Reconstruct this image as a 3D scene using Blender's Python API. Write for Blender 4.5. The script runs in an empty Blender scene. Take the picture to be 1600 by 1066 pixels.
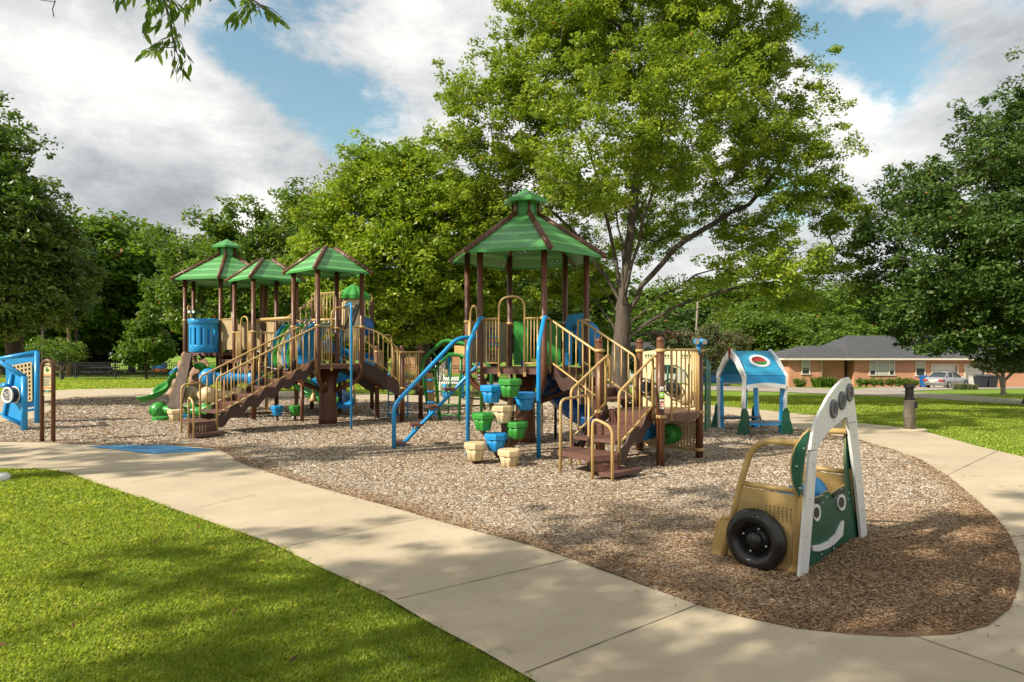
import bpy, bmesh, math, random
import numpy as np
from mathutils import Vector, Matrix, noise as mnoise
R = math.radians
PI = math.pi
random.seed(7)
rng = np.random.default_rng(11)
scene = bpy.context.scene
COL = scene.collection

# ------------------------------------------------------------------ camera
CAMH, F, HY, CX = 1.7, 1040.0, 550.0, 800.0
cam_d = bpy.data.cameras.new('camera')
cam = bpy.data.objects.new('camera', cam_d)
COL.objects.link(cam)
cam.location = (0, 0, CAMH)
cam.rotation_euler = (R(90), 0, 0)
cam_d.sensor_width = 36
cam_d.lens = F / 1600 * 36
cam_d.shift_y = 17 / 1600
cam_d.clip_start = 0.05
cam_d.clip_end = 3000
scene.camera = cam

# ------------------------------------------------------------------ light
EL = R(37)
SH = Vector((-0.88, -0.47)).normalized()
SUN = Vector((SH.x * math.cos(EL), SH.y * math.cos(EL), math.sin(EL)))
sd = bpy.data.lights.new('sun', 'SUN')
sd.energy = 5.0
sd.angle = R(0.6)
sd.color = (1.0, 0.92, 0.78)
so = bpy.data.objects.new('sun', sd)
COL.objects.link(so)
so.rotation_euler = SUN.to_track_quat('Z', 'Y').to_euler()
scene.view_settings.view_transform = 'Standard'
scene.view_settings.look = 'None'
scene.view_settings.gamma = 1
scene.view_settings.exposure = 0.57


class NT:
    """small helper to write node trees"""
    def __init__(s, tree):
        s.t = tree
        s.n = tree.nodes
        s.l = tree.links

    def new(s, typ, **kw):
        n = s.n.new(typ)
        for k, v in kw.items():
            if hasattr(n, k):
                setattr(n, k, v)
        return n

    def set(s, sock, v):
        if hasattr(v, 'is_output') or isinstance(v, bpy.types.NodeSocket):
            s.l.new(v, sock)
        else:
            sock.default_value = v

    def math(s, op, a, b=None, clamp=False):
        n = s.n.new('ShaderNodeMath'); n.operation = op; n.use_clamp = clamp
        s.set(n.inputs[0], a)
        if b is not None: s.set(n.inputs[1], b)
        return n.outputs[0]

    def noise(s, vec, scale, detail=3, rough=0.55, dist=0.0):
        n = s.n.new('ShaderNodeTexNoise')
        if vec is not None: s.l.new(vec, n.inputs['Vector'])
        n.inputs['Scale'].default_value = scale
        n.inputs['Detail'].default_value = detail
        n.inputs['Roughness'].default_value = rough
        n.inputs['Distortion'].default_value = dist
        return n.outputs[0]

    def ramp(s, fac, stops, interp='LINEAR'):
        n = s.n.new('ShaderNodeValToRGB')
        n.color_ramp.interpolation = interp
        e = n.color_ramp.elements
        while len(e) < len(stops): e.new(0.5)
        for i, (p, c) in enumerate(stops):
            e[i].position = p
            if isinstance(c, (int, float)): c = (c, c, c)
            e[i].color = (*c[:3], 1)
        s.l.new(fac, n.inputs[0])
        return n.outputs[0]

    def mix(s, fac, a, b, mode='MIX'):
        n = s.n.new('ShaderNodeMix'); n.data_type = 'RGBA'; n.blend_type = mode
        s.set(n.inputs[0], fac)
        for i, v in ((6, a), (7, b)):
            if isinstance(v, tuple): v = (*v[:3], 1)
            s.set(n.inputs[i], v)
        return n.outputs[2]

    def maprange(s, v, a, b, c=0.0, d=1.0, smooth=True):
        n = s.n.new('ShaderNodeMapRange')
        if smooth: n.interpolation_type = 'SMOOTHSTEP'
        s.set(n.inputs[0], v)
        for i, x in enumerate((a, b, c, d)): n.inputs[i + 1].default_value = x
        return n.outputs[0]


# ------------------------------------------------------------------ sky
world = bpy.data.worlds.new('World')
scene.world = world
world.use_nodes = True
w = NT(world.node_tree)
w.n.clear()
sky = w.new('ShaderNodeTexSky')
sky.sky_type = 'NISHITA'
sky.sun_disc = False
sky.sun_elevation = EL
sky.sun_rotation = math.atan2(SH.x, SH.y)
sky.air_density = 1.3
sky.dust_density = 1.2
tc = w.new('ShaderNodeTexCoord')
DIR = tc.outputs['Generated']


def dirvec(px, py):
    return Vector(((px - CX) / F, 1, (HY - py) / F)).normalized()


def blob(px, py, sig, amp):
    """soft round patch of sky about one direction, sig in degrees"""
    n = w.new('ShaderNodeVectorMath', operation='DOT_PRODUCT')
    w.l.new(DIRW, n.inputs[0])
    n.inputs[1].default_value = dirvec(px, py)
    e = w.math('EXPONENT', w.math('MULTIPLY', w.math('SUBTRACT', n.outputs['Value'], 1.0), 2 / R(sig) ** 2))
    return w.math('MULTIPLY', e, amp)


# warp the direction a little so patches have ragged cloud edges
def warp(scale, detail, amt, src):
    wn = w.new('ShaderNodeTexNoise'); wn.inputs['Scale'].default_value = scale; wn.inputs['Detail'].default_value = detail; wn.inputs['Roughness'].default_value = .6
    w.l.new(src, wn.inputs['Vector'])
    ws = w.new('ShaderNodeVectorMath', operation='SUBTRACT'); w.l.new(wn.outputs['Color'], ws.inputs[0]); ws.inputs[1].default_value = (.5, .5, .5)
    wm = w.new('ShaderNodeVectorMath', operation='SCALE'); w.l.new(ws.outputs[0], wm.inputs[0]); wm.inputs['Scale'].default_value = amt
    wa = w.new('ShaderNodeVectorMath', operation='ADD'); w.l.new(src, wa.inputs[0]); w.l.new(wm.outputs[0], wa.inputs[1])
    return wa.outputs[0]


DIRW0 = warp(5.0, 8, .15, DIR)
nv = w.new('ShaderNodeVectorMath', operation='NORMALIZE'); w.l.new(DIRW0, nv.inputs[0])
DIRW = nv.outputs[0]
mp = w.new('ShaderNodeMapping'); mp.inputs['Scale'].default_value = (1, 1, 2.0)
w.l.new(DIR, mp.inputs['Vector'])
n1 = w.noise(mp.outputs[0], 6.5, 12, 0.64, 0.15)
n2 = w.noise(mp.outputs[0], 4.6, 12, 0.66, 0.15)


def addall(lst):
    o = lst[0]
    for v in lst[1:]: o = w.math('ADD', o, v)
    return o


dens = addall([w.math('MULTIPLY', w.math('SUBTRACT', n1, .5), 1.5), w.math('ADD', .72, 0.0),
               blob(350, 100, 3.0, -.50), blob(440, 135, 3.4, -.46), blob(530, 175, 3.4, -.46), blob(200, 90, 2.5, -.22), blob(640, 175, 2.5, -.30), blob(430, 30, 3, -.2),
               blob(1275, 40, 3.0, -.34), blob(1345, 95, 3.2, -.36), blob(1430, 110, 3, -.25), blob(1225, 300, 2.5, -.25), blob(1580, 20, 3, -.15),
               blob(250, 290, 12, .35), blob(640, 50, 5, .15), blob(60, 60, 7, .3), blob(1300, 175, 3, .28), blob(1480, 40, 5, .05)])
cover = w.maprange(dens, .33, .70)
shade = addall([w.math('MULTIPLY', w.math('SUBTRACT', n2, .5), 1.3), w.math('ADD', 0.615, 0.0),
                blob(170, 240, 5.5, -.15), blob(330, 262, 4.5, -.20), blob(430, 255, 4, -.12), blob(60, 230, 6, -.10), blob(240, 320, 4, -.10), blob(100, 330, 5, .10), blob(130, 30, 6, -.08),
                blob(400, 335, 3, .40), blob(300, 180, 4, .26), blob(160, 130, 5, .22), blob(40, 90, 5, .20), blob(320, 390, 4, .12),
                blob(640, 60, 6, .05), blob(1330, 160, 4, .26), blob(1260, 120, 3, .2), blob(1500, 50, 8, -.04)])
cloudcol = w.ramp(shade, [(0.10, (.26, .29, .31)), (0.38, (.46, .485, .505)), (0.66, (.78, .79, .79)), (.95, (1.18, 1.15, 1.10))])
skyc = w.new('ShaderNodeVectorMath', operation='SCALE')
w.l.new(w.mix(1.0, sky.outputs[0], (.98, 1.12, 1.0), 'MULTIPLY'), skyc.inputs[0]); skyc.inputs['Scale'].default_value = 1.0
bgs = w.new('ShaderNodeBackground'); w.l.new(skyc.outputs[0], bgs.inputs[0]); bgs.inputs[1].default_value = 0.11
bgc = w.new('ShaderNodeBackground'); w.l.new(cloudcol, bgc.inputs[0]); bgc.inputs[1].default_value = 0.70
mx = w.new('ShaderNodeMixShader')
w.l.new(cover, mx.inputs[0]); w.l.new(bgs.outputs[0], mx.inputs[1]); w.l.new(bgc.outputs[0], mx.inputs[2])
wo = w.new('ShaderNodeOutputWorld')
w.l.new(mx.outputs[0], wo.inputs[0])


# ------------------------------------------------------------------ coordinates
def sm(t):
    t = min(1, max(0, t)); return t * t * (3 - 2 * t)


def gz(x, y):
    """height of the ground: level round the playground, falling away behind it"""
    b = sm((x / max(y, 8) + .35) / .75)
    k = .011 + (.040 - .011) * b
    s0 = 21 - 5 * b
    t = max(0, y - s0)
    return -k * t * t / (t + 6)


def G(px, py):
    """ground point seen at a photo pixel"""
    s = (px - CX) / F; v = (py - HY) / F
    lo, hi = 1.0, 400.0
    for _ in range(50):
        m = (lo + hi) / 2
        if (CAMH - gz(s * m, m)) / m > v: lo = m
        else: hi = m
    return Vector((s * lo, lo, gz(s * lo, lo)))


def W(px, py, d):
    """point at distance d seen at a photo pixel"""
    return Vector(((px - CX) / F * d, d, CAMH + (HY - py) / F * d))


def onplane(px, py, p0, dr):
    """point of the upright plane through p0 along dr seen at a photo pixel"""
    s = (px - CX) / F
    dx, dy = dr[0], dr[1]
    t = (s * p0[1] - p0[0]) / (dx - s * dy)
    y = p0[1] + t * dy
    return Vector((p0[0] + t * dx, y, CAMH + (HY - py) / F * y)), t


# ------------------------------------------------------------------ materials
MATS = {}


def mat(name, col, rough=.5, var=.12, vs=6.0, bump=0.0, bs=60.0, metal=0.0, spec=.5, dirt=None, coat=0):
    m = bpy.data.materials.new(name); m.use_nodes = True
    t = NT(m.node_tree)
    b = t.n['Principled BSDF']
    co = t.new('ShaderNodeTexCoord').outputs['Object']
    n = t.noise(co, vs, 5, .6)
    c0 = tuple(x * (1 - var) for x in col); c1 = tuple(min(1, x * (1 + var)) for x in col)
    c = t.ramp(n, [(.3, c0), (.7, c1)])
    if dirt:
        n3 = t.noise(co, 2.3, 8, .7)
        c = t.mix(t.maprange(n3, .5, .72, 0, dirt[1]), c, dirt[0])
    t.l.new(c, b.inputs['Base Color'])
    rr = t.maprange(t.noise(co, vs * 2.3, 4), .3, .7, max(.03, rough - .1), min(1, rough + .12))
    t.l.new(rr, b.inputs['Roughness'])
    b.inputs['Metallic'].default_value = metal
    b.inputs['Specular IOR Level'].default_value = spec
    if coat: b.inputs['Coat Weight'].default_value = coat
    if bump:
        bn = t.new('ShaderNodeBump'); bn.inputs['Strength'].default_value = bump; bn.inputs['Distance'].default_value = .01
        t.l.new(t.noise(co, bs, 4), bn.inputs['Height'])
        t.l.new(bn.outputs[0], b.inputs['Normal'])
    MATS[name] = m
    return m


DUST = ((.30, .24, .17), .45)
M = {}
M['tan'] = mat('tan_powder_coat', (.47, .31, .115), .38, .08, 5, .05, 300, dirt=((.33, .24, .12), .5))
M['brown'] = mat('brown_powder_coat', (.10, .034, .011), .42, .12, 5, dirt=((.14, .07, .04), .4))
M['plate'] = mat('dark_brown_side_plate', (.055, .025, .018), .5, .14, 9, .2, 120)
M['deck'] = mat('brown_coated_deck', (.115, .050, .036), .55, .14, 9, .3, 120, dirt=((.20, .13, .10), .5))
M['dbrown'] = mat('dark_brown_steel', (.035, .016, .010), .45, .15, 5)
M['blue'] = mat('blue_powder_coat', (.012, .27, .60), .33, .08, 5, dirt=((.08, .26, .42), .35))
M['bluep'] = mat('blue_plastic', (.008, .24, .56), .38, .10, 4, .05, 200, dirt=((.05, .25, .42), .35))
M['dblue'] = mat('deep_blue_plastic', (.008, .10, .30), .35, .12, 4, dirt=((.03, .14, .28), .4))
M['green'] = mat('green_plastic', (.030, .25, .030), .38, .12, 4, .05, 200, dirt=((.09, .24, .06), .35))
M['gpipe'] = mat('green_powder_coat', (.018, .17, .022), .34, .1, 5)
M['dgreen'] = mat('dark_green_board', (.006, .085, .045), .42, .1, 4, .1, 250)
M['beigep'] = mat('beige_plastic', (.60, .47, .27), .42, .08, 4, .06, 200, dirt=((.42, .31, .18), .5))
M['cream'] = mat('cream_board', (.68, .56, .32), .45, .06, 4)
M['white'] = mat('white_board', (.72, .72, .69), .42, .05, 4, .05, 200, dirt=((.42, .40, .35), .5))
M['black'] = mat('black_rubber', (.012, .012, .012), .28, .2, 5, .04, 200, dirt=((.07, .06, .05), .5))
M['grey'] = mat('grey_plastic', (.11, .115, .125), .45)
M['steel'] = mat('galvanised_steel', (.55, .55, .55), .32, .1, 8, metal=.9)
M['red'] = mat('red_plastic', (.30, .012, .012), .3)
M['lampred'] = mat('dark_red_lens', (.07, .006, .006), .2)
M['orange'] = mat('orange_print', (.75, .16, .02), .5)
M['lime'] = mat('lime_print', (.22, .50, .03), .5)
M['ink'] = mat('dark_print', (.03, .03, .035), .6)
M['lav'] = mat('pink_print', (.62, .12, .32), .5)
M['aqua'] = mat('aqua_print', (.05, .42, .45), .5)
M['panelgrey'] = mat('taupe_panel', (.26, .22, .155), .5, .08)
M['wood'] = mat('weathered_wood', (.22, .13, .065), .75, .3, 12, .5, 40)
M['boardtan'] = mat('tan_board', (.40, .29, .15), .5)
M['slab_wood'] = mat('brown_moulded_bark', (.055, .030, .016), .7, .35, 9, .6, 30)
M['rock'] = mat('tan_climbing_rock', (.28, .15, .085), .7, .35, 3.5, .9, 14, dirt=((.50, .33, .22), .7))
M['glass'] = mat('window_glass', (.03, .04, .045), .06, .3, .6)
M['pole'] = mat('weathered_pole', (.22, .18, .15), .8, .2, 8)


def mat_perf(name, c_solid, c_hole, scale=55.0, rows=None, thr=.33):
    """punched sheet: real see-through holes in rows"""
    m = bpy.data.materials.new(name); m.use_nodes = True
    t = NT(m.node_tree); b = t.n['Principled BSDF']
    co = t.new('ShaderNodeTexCoord').outputs['Object']
    v = t.new('ShaderNodeTexVoronoi'); v.inputs['Scale'].default_value = scale; v.inputs['Randomness'].default_value = 0.0
    t.l.new(co, v.inputs['Vector'])
    hole = t.math('LESS_THAN', v.outputs['Distance'], thr)
    if rows:
        sp = t.new('ShaderNodeSeparateXYZ'); t.l.new(co, sp.inputs[0])
        z = t.math('FRACT', t.math('MULTIPLY', sp.outputs[2], rows[0]))
        band = t.math('MULTIPLY', t.math('GREATER_THAN', z, rows[1]), t.math('LESS_THAN', z, rows[2]))
        hole = t.math('MULTIPLY', hole, band)
    n = t.noise(co, 6, 5)
    t.l.new(t.ramp(n, [(.3, tuple(x * .88 for x in c_solid)), (.7, tuple(min(1, x * 1.1) for x in c_solid))]), b.inputs['Base Color'])
    b.inputs['Roughness'].default_value = .42
    tr = t.new('ShaderNodeBsdfTransparent')
    ms = t.new('ShaderNodeMixShader')
    t.l.new(hole, ms.inputs[0]); t.l.new(b.outputs[0], ms.inputs[1]); t.l.new(tr.outputs[0], ms.inputs[2])
    t.l.new(ms.outputs[0], t.n['Material Output'].inputs[0])
    return m


M['perf_brown'] = mat_perf('punched_brown_riser', (.125, .055, .04), None, 25, None, .36)
M['perf_tan'] = mat_perf('punched_tan_sheet', (.46, .31, .12), None, 44, (3.2, .25, .62), .32)
M['perf_tan2'] = mat_perf('fine_punched_tan_sheet', (.44, .31, .13), None, 26, None, .36)


def mat_roof():
    m = bpy.data.materials.new('green_roof_sheet'); m.use_nodes = True
    t = NT(m.node_tree); b = t.n['Principled BSDF']
    co = t.new('ShaderNodeTexCoord').outputs['Object']
    sp = t.new('ShaderNodeSeparateXYZ'); t.l.new(co, sp.inputs[0])
    fr = t.math('FRACT', t.math('MULTIPLY', sp.outputs[2], 5.6))
    band = t.math('GREATER_THAN', fr, .27)
    v = t.new('ShaderNodeTexVoronoi'); v.inputs['Scale'].default_value = 60; v.inputs['Randomness'].default_value = 0
    t.l.new(co, v.inputs['Vector'])
    hole = t.math('MULTIPLY', t.math('LESS_THAN', v.outputs['Distance'], .36), band)
    n = t.noise(co, 4, 5)
    c = t.ramp(n, [(.3, (.11, .36, .10)), (.7, (.15, .43, .13))])
    c = t.mix(t.math('MULTIPLY', band, .48), c, (.040, .15, .045))
    t.l.new(c, b.inputs['Base Color']); b.inputs['Roughness'].default_value = .38
    tr = t.new('ShaderNodeBsdfTransparent')
    ms = t.new('ShaderNodeMixShader')
    t.l.new(t.math('MULTIPLY', hole, .75), ms.inputs[0]); t.l.new(b.outputs[0], ms.inputs[1]); t.l.new(tr.outputs[0], ms.inputs[2])
    t.l.new(ms.outputs[0], t.n['Material Output'].inputs[0])
    return m


M['roof'] = mat_roof()
M['cap'] = mat('green_cap_sheet', (.055, .26, .055), .32, .1)


# ------------------------------------------------------------------ mesh builder
class MB:
    def __init__(s):
        s.v = []; s.f = []; s.m = []; s.sm = []; s.cur = 0; s.smooth = False

    def face(s, idx, smooth=None):
        s.f.append(idx); s.m.append(s.cur); s.sm.append(s.smooth if smooth is None else smooth)

    def add(s, verts, faces, smooth=None):
        o = len(s.v)
        s.v.extend([tuple(v) for v in verts])
        for f in faces: s.face([i + o for i in f], smooth)

    def box(s, c, size, rz=0.0, bevel=0.0):
        x, y, z = (a / 2 for a in size)
        ca, sa = math.cos(rz), math.sin(rz)
        vs = []
        for dz in (-z, z):
            for dx, dy in ((-x, -y), (x, -y), (x, y), (-x, y)):
                vs.append((c[0] + dx * ca - dy * sa, c[1] + dx * sa + dy * ca, c[2] + dz))
        s.add(vs, [(3, 2, 1, 0), (4, 5, 6, 7), (0, 1, 5, 4), (1, 2, 6, 5), (2, 3, 7, 6), (3, 0, 4, 7)], False)

    def bar(s, a, b, wd, ht):
        """rectangular bar from a to b"""
        a = Vector(a); b = Vector(b); d = (b - a).normalized()
        up = Vector((0, 0, 1)) if abs(d.z) < .95 else Vector((1, 0, 0))
        r = d.cross(up).normalized(); u = r.cross(d).normalized()
        vs = [p + r * (i * wd / 2) + u * (j * ht / 2) for p in (a, b) for i, j in ((-1, -1), (1, -1), (1, 1), (-1, 1))]
        s.add(vs, [(0, 3, 2, 1), (4, 5, 6, 7), (0, 1, 5, 4), (1, 2, 6, 5), (2, 3, 7, 6), (3, 0, 4, 7)], False)

    def tube(s, pts, r, seg=8, caps=True, close=False):
        pts = [Vector(p) for p in pts]
        n = len(pts)
        rs = r if isinstance(r, (list, tuple)) else [r] * n
        dirs = []
        for i in range(n):
            a = pts[i - 1] if (i > 0 or close) else None
            c = pts[(i + 1) % n] if (i < n - 1 or close) else None
            if a is None: d = c - pts[i]
            elif c is None: d = pts[i] - a
            else: d = (pts[i] - a).normalized() + (c - pts[i]).normalized()
            if d.length < 1e-9: d = Vector((0, 0, 1))
            dirs.append(d.normalized())
        ref = Vector((0, 0, 1)) if abs(dirs[0].z) < .9 else Vector((1, 0, 0))
        u = dirs[0].cross(ref).normalized()
        o = len(s.v)
        for i in range(n):
            d = dirs[i]
            u = (u - d * u.dot(d))
            if u.length < 1e-6: u = d.orthogonal()
            u.normalize()
            v = d.cross(u)
            for k in range(seg):
                a = 2 * PI * k / seg
                p = pts[i] + (u * math.cos(a) + v * math.sin(a)) * rs[i]
                s.v.append(tuple(p))
        m = n if close else n - 1
        for i in range(m):
            j = (i + 1) % n
            for k in range(seg):
                k2 = (k + 1) % seg
                s.face([o + i * seg + k, o + i * seg + k2, o + j * seg + k2, o + j * seg + k], True)
        if caps and not close:
            s.face([o + k for k in range(seg)][::-1], False)
            s.face([o + (n - 1) * seg + k for k in range(seg)], False)

    def lathe(s, c, prof, seg=16, axis=(0, 0, 1), squash=None):
        """revolve (radius, height) pairs about an axis through c"""
        ax = Vector(axis).normalized()
        u = ax.orthogonal().normalized() if abs(ax.z) < .99 else Vector((1, 0, 0))
        v = ax.cross(u)
        o = len(s.v); c = Vector(c)
        for r, h in prof:
            for k in range(seg):
                a = 2 * PI * k / seg
                rr = r * (squash(a) if squash else 1)
                s.v.append(tuple(c + ax * h + (u * math.cos(a) + v * math.sin(a)) * rr))
        for i in range(len(prof) - 1):
            for k in range(seg):
                k2 = (k + 1) % seg
                s.face([o + i * seg + k, o + i * seg + k2, o + (i + 1) * seg + k2, o + (i + 1) * seg + k])
        s.face([o + k for k in range(seg)][::-1], False)
        s.face([o + (len(prof) - 1) * seg + k for k in range(seg)], False)

    def ball(s, c, r, seg=16, rings=10, sc=(1, 1, 1)):
        o = len(s.v); c = Vector(c)
        for i in range(1, rings):
            th = PI * i / rings
            for k in range(seg):
                a = 2 * PI * k / seg
                s.v.append((c.x + r * sc[0] * math.sin(th) * math.cos(a), c.y + r * sc[1] * math.sin(th) * math.sin(a), c.z + r * sc[2] * math.cos(th)))
        t = len(s.v); s.v.append((c.x, c.y, c.z + r * sc[2])); s.v.append((c.x, c.y, c.z - r * sc[2]))
        for k in range(seg):
            k2 = (k + 1) % seg
            s.face([t, o + k, o + k2], True)
            s.face([t + 1, o + (rings - 2) * seg + k2, o + (rings - 2) * seg + k], True)
            for i in range(rings - 2):
                s.face([o + i * seg + k, o + (i + 1) * seg + k, o + (i + 1) * seg + k2, o + i * seg + k2], True)

    def prism(s, pts, n, th):
        """flat outline (3-D points of one plane) given thickness th along n, centred"""
        n = Vector(n).normalized() * (th / 2); k = len(pts); o = len(s.v)
        s.v.extend([tuple(Vector(p) + n) for p in pts]); s.v.extend([tuple(Vector(p) - n) for p in pts])
        s.face(list(range(o, o + k)), False); s.face(list(range(o + 2 * k - 1, o + k - 1, -1)), False)
        for i in range(k):
            j = (i + 1) % k
            s.face([o + i, o + k + i, o + k + j, o + j], False)

    def ring(s, outer, inner, n, th, close=True):
        n = Vector(n).normalized() * (th / 2); k = len(outer); o = len(s.v)
        for src, sg in ((outer, 1), (inner, 1), (outer, -1), (inner, -1)):
            s.v.extend([tuple(Vector(p) + n * sg) for p in src])
        m = k if close else k - 1
        for i in range(m):
            j = (i + 1) % k
            s.face([o + i, o + j, o + k + j, o + k + i], False)
            s.face([o + 2 * k + i, o + 3 * k + i, o + 3 * k + j, o + 2 * k + j], False)
            s.face([o + i, o + 2 * k + i, o + 2 * k + j, o + j], False)
            s.face([o + k + i, o + k + j, o + 3 * k + j, o + 3 * k + i], False)
        if not close:
            for i in (0, k - 1):
                s.face([o + i, o + k + i, o + 3 * k + i, o + 2 * k + i], False)

    def build(s, name, mats, parent=None, loc=None):
        me = bpy.data.meshes.new(name)
        me.from_pydata(s.v, [], s.f)
        if not isinstance(mats, (list, tuple)): mats = [mats]
        for m in mats: me.materials.append(M[m] if isinstance(m, str) else m)
        me.polygons.foreach_set('material_index', s.m)
        me.polygons.foreach_set('use_smooth', s.sm)
        bm = bmesh.new(); bm.from_mesh(me); bmesh.ops.recalc_face_normals(bm, faces=bm.faces); bm.to_mesh(me); bm.free()
        me.update()
        o = bpy.data.objects.new(name, me)
        COL.objects.link(o)
        if parent is not None:
            o.parent = parent
            # geometry is written in world coordinates: bring it into the root's own frame
            r = parent
            while r.parent is not None: r = r.parent
            mt = r.matrix_basis.inverted()
            me.transform(mt)
            o['rooted'] = 1; del o['rooted']
        return o


def into(mb, o, m):
    """add small fittings to the mesh of the part that carries them"""
    t = mb.build('tmp', m, o); me = t.data
    k = len(o.data.materials); o.data.materials.append(me.materials[0])
    bm = bmesh.new(); bm.from_mesh(me)
    for f in bm.faces: f.material_index = k
    bm.to_mesh(me); bm.clear()
    bm.from_mesh(o.data); bm.from_mesh(me); bm.to_mesh(o.data); bm.free()
    bpy.data.objects.remove(t); bpy.data.meshes.remove(me)
    return o


def tag(o, label=None, cat=None, group=None, kind=None):
    if label: o['label'] = label
    if cat: o['category'] = cat
    if group: o['group'] = group
    if kind: o['kind'] = kind
    return o


def root(name, loc, label, cat, group=None):
    o = bpy.data.objects.new(name, None)
    o.empty_display_size = .2
    COL.objects.link(o)
    o.location = loc
    o.matrix_basis = Matrix.Translation(Vector(loc))
    return tag(o, label, cat, group)


def copy_tree(o, parent=None):
    c = o.copy(); COL.objects.link(c)
    if parent is not None: c.parent = parent
    for ch in [x for x in o.children]: copy_tree(ch, c)
    return c


def arc_pts(pts, rad, n=5):
    """round the inner corners of a polyline"""
    pts = [Vector(p) for p in pts]; out = [pts[0]]
    for i in range(1, len(pts) - 1):
        a, b, c = pts[i - 1], pts[i], pts[i + 1]
        d1 = (a - b); d2 = (c - b)
        r = min(rad, d1.length * .48, d2.length * .48)
        p1 = b + d1.normalized() * r; p2 = b + d2.normalized() * r
        for k in range(n + 1):
            t = k / n
            out.append(p1 * (1 - t) ** 2 + b * 2 * t * (1 - t) + p2 * t * t)
    out.append(pts[-1])
    return out


def spline(pts, n=6):
    P = [Vector(p) for p in pts]
    P = [P[0] * 2 - P[1]] + P + [P[-1] * 2 - P[-2]]
    out = []
    for i in range(1, len(P) - 2):
        for k in range(n):
            t = k / n
            out.append(.5 * ((2 * P[i]) + (P[i + 1] - P[i - 1]) * t + (2 * P[i - 1] - 5 * P[i] + 4 * P[i + 1] - P[i + 2]) * t * t
                             + (-P[i - 1] + 3 * P[i] - 3 * P[i + 1] + P[i + 2]) * t ** 3))
    out.append(P[-2])
    return out
# ------------------------------------------------------------------ ground sheets
def drape(name, poly, off, cell, mats, relief=None, kind='structure', ymax=None):
    """flat outline cut into cells and laid on the terrain"""
    bm = bmesh.new()
    vs = [bm.verts.new((p[0], p[1], 0)) for p in poly]
    bm.faces.new(vs)
    bmesh.ops.triangulate(bm, faces=bm.faces[:])
    xs = [p[0] for p in poly]; ys = [p[1] for p in poly]

    def cut(lo, hi, ax):
        v = math.ceil(lo / cell) * cell
        while v < hi:
            co = [0, 0, 0]; co[ax] = v; no = [0, 0, 0]; no[ax] = 1
            bmesh.ops.bisect_plane(bm, geom=bm.verts[:] + bm.edges[:] + bm.faces[:], plane_co=co, plane_no=no, dist=1e-5)
            v += cell
    cut(min(xs), max(xs), 0); cut(min(ys), max(ys), 1)
    bmesh.ops.remove_doubles(bm, verts=bm.verts[:], dist=1e-4)
    for v in bm.verts:
        v.co.z = gz(v.co.x, v.co.y) + off + (relief(v.co.x, v.co.y) if relief else 0)
    for f in bm.faces:
        if f.normal.z < 0: f.normal_flip()
        f.smooth = True
    me = bpy.data.meshes.new(name); bm.to_mesh(me); bm.free()
    me.materials.append(mats)
    o = bpy.data.objects.new(name, me); COL.objects.link(o)
    tag(o, kind=kind)
    return o


def mat_ground(name, fn):
    m = bpy.data.materials.new(name); m.use_nodes = True
    t = NT(m.node_tree); b = t.n['Principled BSDF']
    co = t.new('ShaderNodeTexCoord').outputs['Object']
    fn(t, b, co)
    M[name] = m
    return m


def g_lawn(t, b, co):
    n = t.noise(co, .7, 6, .6); n2 = t.noise(co, 9, 6, .7); n3 = t.noise(co, 70, 3, .7)
    c = t.ramp(n2, [(.3, (.10, .19, .012)), (.55, (.17, .28, .022)), (.75, (.26, .34, .045))])
    c = t.mix(t.maprange(n, .35, .68, 0, .6), c, (.19, .26, .035))
    c = t.mix(t.maprange(n3, .55, .75, 0, .5), c, (.05, .11, .01))
    t.l.new(c, b.inputs['Base Color']); b.inputs['Roughness'].default_value = .8; b.inputs['Specular IOR Level'].default_value = .15
    bn = t.new('ShaderNodeBump'); bn.inputs['Strength'].default_value = .9; bn.inputs['Distance'].default_value = .04
    t.l.new(t.noise(co, 38, 5, .7), bn.inputs['Height']); t.l.new(bn.outputs[0], b.inputs['Normal'])


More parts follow.
